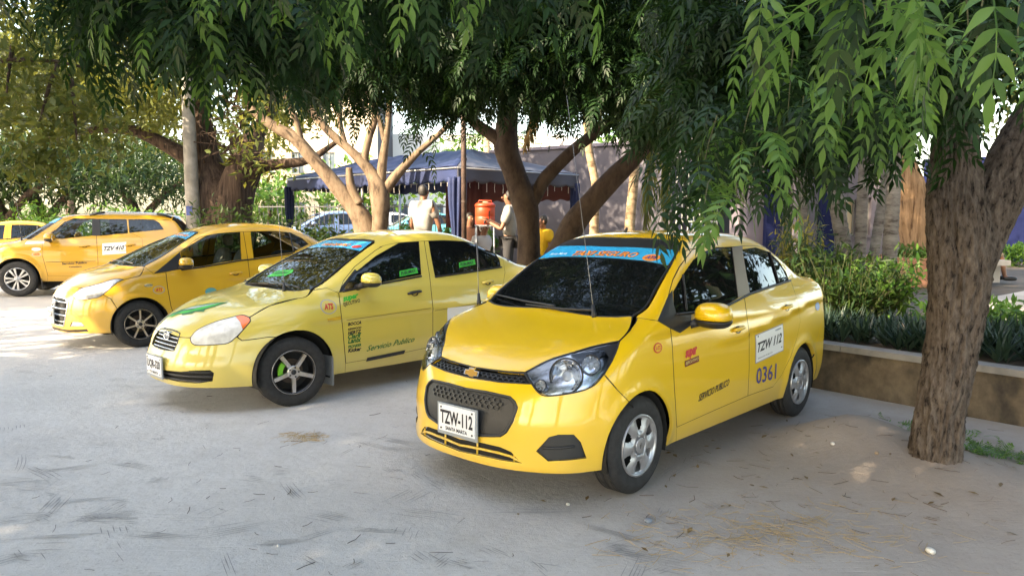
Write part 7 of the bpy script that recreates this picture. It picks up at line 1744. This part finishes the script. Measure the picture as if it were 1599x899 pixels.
    hedge('hedge', 'low green hedge at the foot of the navy wall', at(1450, 390, 21.5), at(1760, 390, 19.0), WALL_H - .05, .75, .9, 5000, L_HEDGE, .12)
    hedge('hedge', 'leafy strip along the fence behind the tent', at(560, 340, 20.2), at(780, 340, 19.5), WALL_H - .05, 1.0, .9, 4000, L_HEDGE, .14)
    hedge('hedge', 'green plants growing round the plaza tree in its planter', at(1405, 420, 14.0), at(1475, 420, 14.0), WALL_H + .40, .32, 1.0, 700, L_HEDGE, .11)
# ------------------------------------------------------------------ people
def skin_mesh(name, nodes, edges, rad, mat, parent, sub=2):
    me = bpy.data.meshes.new(name); me.from_pydata([tuple(n) for n in nodes], edges, []); me.materials.append(mat)
    o = link(bpy.data.objects.new(name, me), parent); md = o.modifiers.new('skin', 'SKIN'); md.use_smooth_shade = True
    d = me.skin_vertices[0].data
    for i, r_ in enumerate(rad): d[i].radius = r_ if isinstance(r_, tuple) else (r_, r_); d[i].use_root = (i == 0)
    s = o.modifiers.new('smooth', 'SUBSURF'); s.levels = s.render_levels = sub
    return o
SK = pm('brown skin', (.20, .095, .055), .55); HAIR = pm('black hair', (.012, .010, .009), .6); HAIRG = pm('grey hair', (.35, .33, .31), .7)
def person(label, loc, face, shirt, pants, pose='stand', h=1.72, hair=HAIR, arms=None, head_dir=0., legs=None, sleeve=.62):
    """face: heading in radians of the direction the person faces; local +X is forward, +Y left"""
    p = empty('person', loc, face, label, 'person'); k = h / 1.75; S = lambda *v: np.array(v, float) * k
    hz = .93 if pose == 'stand' else .50
    pel, sp_, ch, nk = S(0, 0, hz), S(-.01, 0, hz + .20), S(-.02, 0, hz + .42), S(0, 0, hz + .58)
    if pose == 'sit': sp_, ch, nk = S(-.03, 0, hz + .2), S(-.03, 0, hz + .42), S(.01, 0, hz + .58)
    hd = [nk + S(.02, 0, .07), nk + S(.03, 0, .14), nk + S(.02, 0, .22)]
    nodes = [pel, sp_, ch, nk] + hd; edges = [(0, 1), (1, 2), (2, 3), (3, 4), (4, 5), (5, 6)]; rad = [.09 * k, .09 * k, .09 * k, .055 * k, (.066 * k, .070 * k), (.078 * k, .092 * k), (.066 * k, .078 * k)]
    sh_n, sh_e, sh_r = [pel + S(0, 0, -.02), sp_, ch, nk + S(-.01, 0, -.05)], [(0, 1), (1, 2), (2, 3)], [(.185 * k, .145 * k), (.18 * k, .135 * k), (.20 * k, .135 * k), .085 * k]
    for i, s_ in enumerate((1, -1)):
        sh = ch + S(.0, s_ * .185, .09); el = S(*arms[i][0]) if arms else sh + S(-.02, s_ * .05, -.29); wr = S(*arms[i][1]) if arms else el + S(.06, -s_ * .01, -.25)
        b = len(nodes); hand = wr + (wr - el) / np.linalg.norm(wr - el) * .07 * k
        nodes += [sh, el, wr, hand]; edges += [(2, b), (b, b + 1), (b + 1, b + 2), (b + 2, b + 3)]; rad += [.050 * k, .043 * k, .03 * k, (.042 * k, .02 * k)]
        c = len(sh_n); sh_n += [sh, sh + (el - sh) * sleeve]; sh_e += [(2, c), (c, c + 1)]; sh_r += [.10 * k, .082 * k]
        f = (wr - el) / np.linalg.norm(wr - el); sd = np.cross(f, [0, 0, 1.]) + 1e-4; sd /= np.linalg.norm(sd); mb = MB()
        for q in range(4): o_ = hand + f * .02 * k + sd * (q - 1.5) * .019 * k; mb = MB(); ln = (.065, .078, .074, .058)[q] * k; mb.tube([o_, o_ + f * ln * .55 + S(.006, 0, 0), o_ + f * ln + S(.016, 0, -.006)], [.0095 * k, .0085 * k, .006 * k], 6); mb.build('finger', SK, p, True)
        o_ = hand - f * .02 * k + sd * .03 * k; mb = MB(); mb.tube([o_, o_ + f * .03 * k + sd * .022 * k, o_ + f * .06 * k + sd * .028 * k], [.012 * k, .010 * k, .007 * k], 6); mb.build('thumb', SK, p, True)
    pn, pe, pr = [pel, ], [], [(.165 * k, .13 * k)]
    for s_ in (1, -1):
        hp = pel + S(0, s_ * .095, -.06)
        if pose == 'stand': kn, an, toe = S(.02, s_ * .11, .50), S(-.02, s_ * .11, .09), S(.14, s_ * .13, .035)
        else: kn, an, toe = pel + S(.42, s_ * .12, .02), S(.44, s_ * .12, .09), S(.60, s_ * .13, .035)
        if legs: kn, an, toe = (S(*legs[0 if s_ > 0 else 1][j]) for j in range(3))
        b = len(nodes); nodes += [hp, kn, an, toe]; edges += [(0, b), (b, b + 1), (b + 1, b + 2), (b + 2, b + 3)]; rad += [.092 * k, .06 * k, .042 * k, (.045 * k, .03 * k)]
        b = len(pn); pn += [hp, kn, an + (kn - an) * (.06 if not legs else .95)]; pe += [(0, b), (b, b + 1), (b + 1, b + 2)]; pr += [.108 * k, .078 * k, .068 * k]
        superblob('shoe', tuple(an * .45 + toe * .55 + S(0, 0, -.005)), (.13 * k, .05 * k, .045 * k), pm('black shoe leather', (.015, .014, .014), .4), p, 2.6)
    skin_mesh('body', nodes, edges, rad, SK, p); skin_mesh('shirt', sh_n, sh_e, sh_r, shirt, p); skin_mesh('trousers', pn, pe, pr, pants, p)
    hc = hd[1] + S(.0, 0, .035); hp_ = superblob('hair', tuple(hd[1] + S(-.034, 0, .030)), (.078 * k, .086 * k, .108 * k), hair, p, 2.1)
    superblob('nose', tuple(hd[1] + S(.098, 0, .0)), (.018 * k, .014 * k, .022 * k), SK, p, 2)
    for s_ in (1, -1):
        superblob('ear', tuple(hd[1] + S(-.005, s_ * .088, .0)), (.018 * k, .010 * k, .03 * k), SK, p, 2); superblob('eye', tuple(hd[1] + S(.084, s_ * .032, .02)), (.01, .012, .007), pm('dark eye', (.02, .015, .012), .2), p, 2)
    superblob('mouth', tuple(hd[0] + S(.088, 0, .025)), (.008, .024, .006), pm('lip', (.22, .07, .06), .5), p, 2); superblob('collar', tuple(nk + S(-.005, 0, -.015)), (.075 * k, .078 * k, .03 * k), shirt, p, 2.2)
    return p
def people():
    white = pm('white shirt cotton', (.30, .29, .275), .85, var=.12, scale=9, bump=.3, bscale=14); yel = pm('yellow shirt cotton', (.55, .34, .006), .8, bump=.3, bscale=14); dk = pm('dark trousers', (.03, .03, .035), .85); jean = pm('blue jeans', (.05, .07, .13), .85)
    q = at(661, 345, 12.75); person('man in a white polo shirt seen from behind beside the blue curtain', (q[0], q[1], WALL_H - .03), R(62), white, dk, 'stand', 1.74, arms=[((.08, .30, 1.05), (.24, .12, .93)), ((.06, -.29, 1.06), (.20, -.22, .86))])
    q = at(795, 345, 12.9); person('man in a white shirt and dark trousers looking at something in his hands', (q[0], q[1], WALL_H - .03), R(172), white, dk, 'stand', 1.66, arms=[((.10, .25, 1.08), (.34, .08, 1.20)), ((.10, -.25, 1.08), (.34, -.10, 1.22))], sleeve=.75)
    o = empty('phone', (0, 0, 0), 0, 'small dark phone held up by the man in the white shirt', 'phone'); b = at(764, 336, 12.9); MB().box((b[0], b[1], b[2]), (.012, .075, .15)).build('phone_body', M_BLACK, o); MB().box((b[0] + .007, b[1], b[2]), (.003, .068, .135)).build('phone_screen', pm('phone screen', (.03, .04, .06), .1), o)
    q = at(849, 345, 13.6); person('man in a yellow shirt sitting beside the V shaped trunk', (q[0], q[1], WALL_H - .03 - .03), R(200), yel, jean, 'sit', 1.70)
    q = at(733, 345, 14.6); person('seated dark haired person under the tent next to the grey haired one', (q[0], q[1], WALL_H - .03), R(-60), pm('brown shirt', (.12, .05, .03), .85), dk, 'sit', 1.72)
    q = at(754, 345, 14.0); person('seated grey haired person under the tent', (q[0], q[1], WALL_H - .14), R(-40), pm('pale grey shirt', (.45, .45, .46), .85), dk, 'sit', 1.62, hair=HAIRG)
    # chairs under the seated people
    def chair(px, Y, lab, mat, rz, dz=0.):
        q = at(px, 345, Y); c = empty('chair', (q[0], q[1], WALL_H - .03 + dz), rz, lab, 'chair'); superblob('seat', (0, 0, .40), (.22, .22, .03), mat, c, 4); superblob('backrest', (-.22, 0, .66), (.02, .21, .22), mat, c, 4)
        for a, b_ in ((1, 1), (1, -1), (-1, 1), (-1, -1)): MB().tube([(a * .17, b_ * .17, .39), (a * .21, b_ * .21, 0)], [.018, .015], 8).build('leg', mat, c, True)
    cw = pm('white plastic chair', (.62, .62, .60), .4); chair(849, 13.6, 'brown plastic chair under the man in yellow', pm('brown plastic', (.20, .10, .035), .5), R(200), -.03); chair(733, 14.6, 'white plastic chair under the dark haired person', cw, R(-60)); chair(754, 14.0, 'white plastic chair under the grey haired person', cw, R(-40), -.11)
    # sitter on the plaza edge, only the shins show past the trunk
    q = at(1545, 438, 14.6); person('person sitting on the plaza bench with bare shins and dark sneakers', (q[0] - .30, q[1], WALL_H + .02), R(-10), pm('pale tee shirt', (.4, .38, .36), .85), pm('khaki shorts', (.25, .20, .13), .85), 'sit', 1.7, legs=[((.42, .12, .52), (.46, .12, .09), (.62, .14, .035)), ((.42, -.12, .52), (.50, -.13, .09), (.66, -.16, .035))])
    o = empty('bench', (q[0] - .35, q[1], WALL_H + .02), 0, 'low concrete bench under the plaza sitter', 'bench'); cm = pm('bench concrete', (.38, .36, .33), .9); MB().box((0, 0, .38), (.5, 1.5, .10)).build('seat', cm, o)
    for s_ in (-.5, .5): MB().box((0, s_, .165), (.36, .14, .33)).build('leg', cm, o)
    # orange water jug on its stand
    c = at(760, 345, 13.5); j = empty('water_jug', (c[0] - .03, c[1], 0), 0, 'orange red plastic drinks cooler standing under the tent', 'cooler'); red = pm('orange red plastic', (.42, .045, .012), .45)
    zb = at(760, 351, 13.5)[2]; MB().lathe([(.0001, zb), (.165, zb), (.178, zb + .02), (.178, zb + .14), (.172, zb + .15), (.178, zb + .16), (.178, zb + .30), (.17, zb + .315), (.186, zb + .32), (.186, zb + .36), (.15, zb + .39), (.0001, zb + .395)], 28).build('jug_body', red, j, True)
    MB().tube([(.0, -.17, zb + .06), (.0, -.22, zb + .06), (.0, -.225, zb + .02)], .014, 8).build('tap', M_BLACK, j, True); MB().tube([(-.13, 0, zb + .375), (-.11, 0, zb + .43), (.11, 0, zb + .43), (.13, 0, zb + .375)], .011, 8).build('handle', red, j, True)
    s = empty('stand', (c[0] - .03, c[1], 0), 0, 'spindly steel stand carrying the orange cooler', 'stand')
    MB().box((0, 0, zb - .012), (.36, .36, .024)).build('shelf', M_PLATEF, s)
    for a, b_ in ((1, 1), (1, -1), (-1, 1), (-1, -1)): MB().tube([(a * .16, b_ * .16, zb - .02), (a * .18, b_ * .18, WALL_H - .03)], .012, 6).build('leg', M_PLATEF, s, True)
# ------------------------------------------------------------------ litter on the ground
def litter():
    r_ = np.random.default_rng(9)
    # scrape marks: sets of thin dark strips laid on the dust
    V, Q = [], []
    for k in range(150):
        px, py = 1150 * r_.random() - 30, 560 + 335 * r_.random() ** .8; c = gp(px, py); a = r_.choice([.5, -.4, 1.1, 2.2, .2, 2.7]) + r_.normal(0, .25); n = r_.integers(3, 8); L_ = .08 + .35 * r_.random() ** 2; gap = .013 + .016 * r_.random(); bend = r_.normal(0, .18)
        for i in range(n):
            if r_.random() < .2: continue
            o = (i - n / 2) * gap; l = L_ * (.6 + .5 * r_.random()); s0 = r_.normal(0, .03); m = 5; b = len(V)
            for j in range(m + 1):
                t = (j / m - .5) * l + s0; aa = a + bend * t; x = c[0] + math.cos(aa) * t - math.sin(a) * o; y = c[1] + math.sin(aa) * t + math.cos(a) * o; w = .0022 * math.sin(math.pi * (j + .3) / (m + .6)) * (.5 + r_.random())
                z = float(ground_z(np.array(x), np.array(y))) + .0035; V += [(x - math.sin(aa) * w, y + math.cos(aa) * w, z), (x + math.sin(aa) * w, y - math.cos(aa) * w, z)]
            Q += [(b + 2 * j, b + 2 * j + 1, b + 2 * j + 3, b + 2 * j + 2) for j in range(m)]
    tag(fast_mesh('scrape_marks', V, Q, pm('dark scrape strokes', (.27, .265, .26), .95)), 'sets of thin dark scrape marks raked across the pale dust', 'marks', kind='stuff')
    def straws(name, label, px, py, sx, sy, n, col, ln, rad=.0012):
        mb = MB()
        for k in range(n):
            c = gp(px + r_.normal(0, sx), py + r_.normal(0, sy)); a = r_.random() * 6.28; l = ln * (.3 + r_.random()); z = float(ground_z(np.array(c[0]), np.array(c[1]))) + .004 + .006 * r_.random(); bend = r_.normal(0, .25)
            P = [(c[0] + math.cos(a + bend * t) * l * t, c[1] + math.sin(a + bend * t) * l * t, z + .004 * abs(t)) for t in (-.5, 0, .5)]; mb.tube(P, rad * (.6 + .8 * r_.random()), 4)
        tag(mb.build(name, pm(name + str(col), col, .9)), label, 'straw', kind='stuff')
    straws('dry_straw', 'scattered dry straw in the dust before the right tree', 1190, 838, 120, 26, 420, (.34, .25, .13), .11)
    straws('dry_straw', 'small heap of dry straw in front of the lemon taxi', 472, 683, 18, 4, 90, (.38, .27, .12), .10)
    straws('twig_litter', 'thin brown twigs strewn over the dirt by the trunk', 1330, 740, 190, 70, 150, (.13, .09, .06), .11, .0013)
    straws('twig_litter', 'sparse dark twigs strewn over the pale dust', 560, 740, 360, 90, 90, (.06, .05, .045), .09, .0014)
    # dropped leaves
    n = 70; pos = np.array([[*gp(1250 + r_.normal(0, 220), 730 + r_.normal(0, 80))[:2], .02] for _ in range(n)]); pos[:, 2] = ground_z(pos[:, 0], pos[:, 1]) + .012
    tag(foliage('fallen_leaves', [scatter(T_BROAD, pos, rot_rand(n, r_, 12, None, 12), .035 + .03 * r_.random(n))], L_DRY, None), 'dry fallen leaflets scattered around the right trunk', 'leaves', kind='stuff')
    # cut green sprigs at the foot of the trunk
    for k, (px, py, lab, m) in enumerate(((1532, 722, 'heap of cut green neem sprigs right of the furrowed trunk', 34), (1560, 710, 'thin green neem sprig lying behind the cut heap', 8), (1412, 695, 'small green neem sprig left of the furrowed trunk', 7), (1512, 682, 'little green seedling behind the furrowed trunk', 6))):
        s = empty('sprig', (0, 0, 0), 0, lab, 'sprig'); c = gp(px, py)
        for i in range(m):
            V, Q = T_NEAR[i % 4]; x, y = c[0] + r_.normal(0, .14 if k == 0 else .05), c[1] + r_.normal(0, .06 if k == 0 else .04); me = bpy.data.meshes.new('leaf'); Rm = rot_rand(1, r_, 10)[0]; Vf = V.copy(); Vf[:, 2] = Vf[:, 2] * .3 + np.abs(Vf[:, 0]) * .1
            W = Vf @ Rm.T * (.6 if k else .8); W[:, 2] = np.abs(W[:, 2]) + .01; W += [x, y, float(ground_z(np.array(x), np.array(y)))]; me.from_pydata(W.tolist(), [], Q.tolist()); me.materials.append(L_NEEMN); link(bpy.data.objects.new('leaf', me), s)
    # pebbles
    for px, py, s_, lab, col in ((1453, 863, .026, 'round white pebble lying in the dust near the straw', (.62, .60, .55)), (1299, 714, .018, 'small white pebble on the dirt mound', (.65, .63, .6)), (1012, 815, .022, 'bluish grey stone chip before the front wheel', (.20, .23, .27)), (887, 788, .014, 'tiny pale pebble below the front bumper', (.55, .54, .5)), (435, 852, .012, 'tiny pale pebble in the open dust left of the front taxi', (.5, .5, .5)), (1368, 731, .016, 'brown pebble beside the furrowed trunk', (.3, .22, .15))):
        c = gp(px, py); o = superblob('pebble', (0, 0, 0), (s_, s_ * .8, s_ * .6), pm('pebble %d' % px, col, .8, var=.2, scale=60), None, 2.2, 12, 8); o.location = (c[0], c[1], float(ground_z(np.array(c[0]), np.array(c[1]))) + s_ * .45); o.rotation_euler = (.2, .1, px); tag(o, lab, 'pebble')
# ------------------------------------------------------------------ parked cars in the background (copies of the finished ones)
def swap_mats(o, table):
    for c in [o] + list(o.children_recursive):
        for sl in c.material_slots:
            if sl.material and sl.material.name in table:
                m = table[sl.material.name]; sl.link = 'OBJECT'; sl.material = m
def far_cars(root3, root2):
    c = copy_tree(root3); c.location = (*at(4, 400, 20.6)[:2], 0); c.rotation_euler.z = R(-150); c['label'] = 'orange taxi with black tinted windows beyond the yellow SUV'
    swap_mats(c, {'light tinted glass': M_TINT, 'blue grey tinted glass': M_TINT})
    strip = ('plate', 'sticker', 'lettering', 'decal', 'strip', 'antenna', 'door_sticker')
    for (px, Y, th, col, lab) in ((505, 25.5, -150, (.10, .16, .30), 'blue grey car parked beyond the fence behind the tent'), (650, 27.5, -160, (.08, .32, .36), 'teal car parked beyond the fence behind the blue curtain'), (590, 29, -155, (.60, .61, .62), 'white car parked beyond the fence behind the pale barked tree')):
        c = copy_tree(root2); p = at(px, 400, Y); c.location = (p[0], p[1], .42); c.rotation_euler.z = R(th); c.name = 'parked_car'; c['label'] = lab; c['category'] = 'car'
        swap_mats(c, {'pale lemon car paint': paint_mat(lab.split(' car')[0] + ' car paint', col)})
        kill = {k.name for k in c.children_recursive if any(s in k.name for s in strip)}
        kill |= {kk.name for n in kill for kk in bpy.data.objects[n].children_recursive}
        for n in kill: bpy.data.objects.remove(bpy.data.objects[n])
build_ground(); retaining_wall(); buildings(); tent(); poles()
trees(); shade_trees(); palms(); plants()
car1, o1 = taxi_front(); car2, o2 = taxi_green_leaf(); car3, o3 = taxi_lamp(); car4, o4 = taxi_suv()
bpy.context.view_layer.update()
far_cars(car3.root, car2.root)
people(); litter()
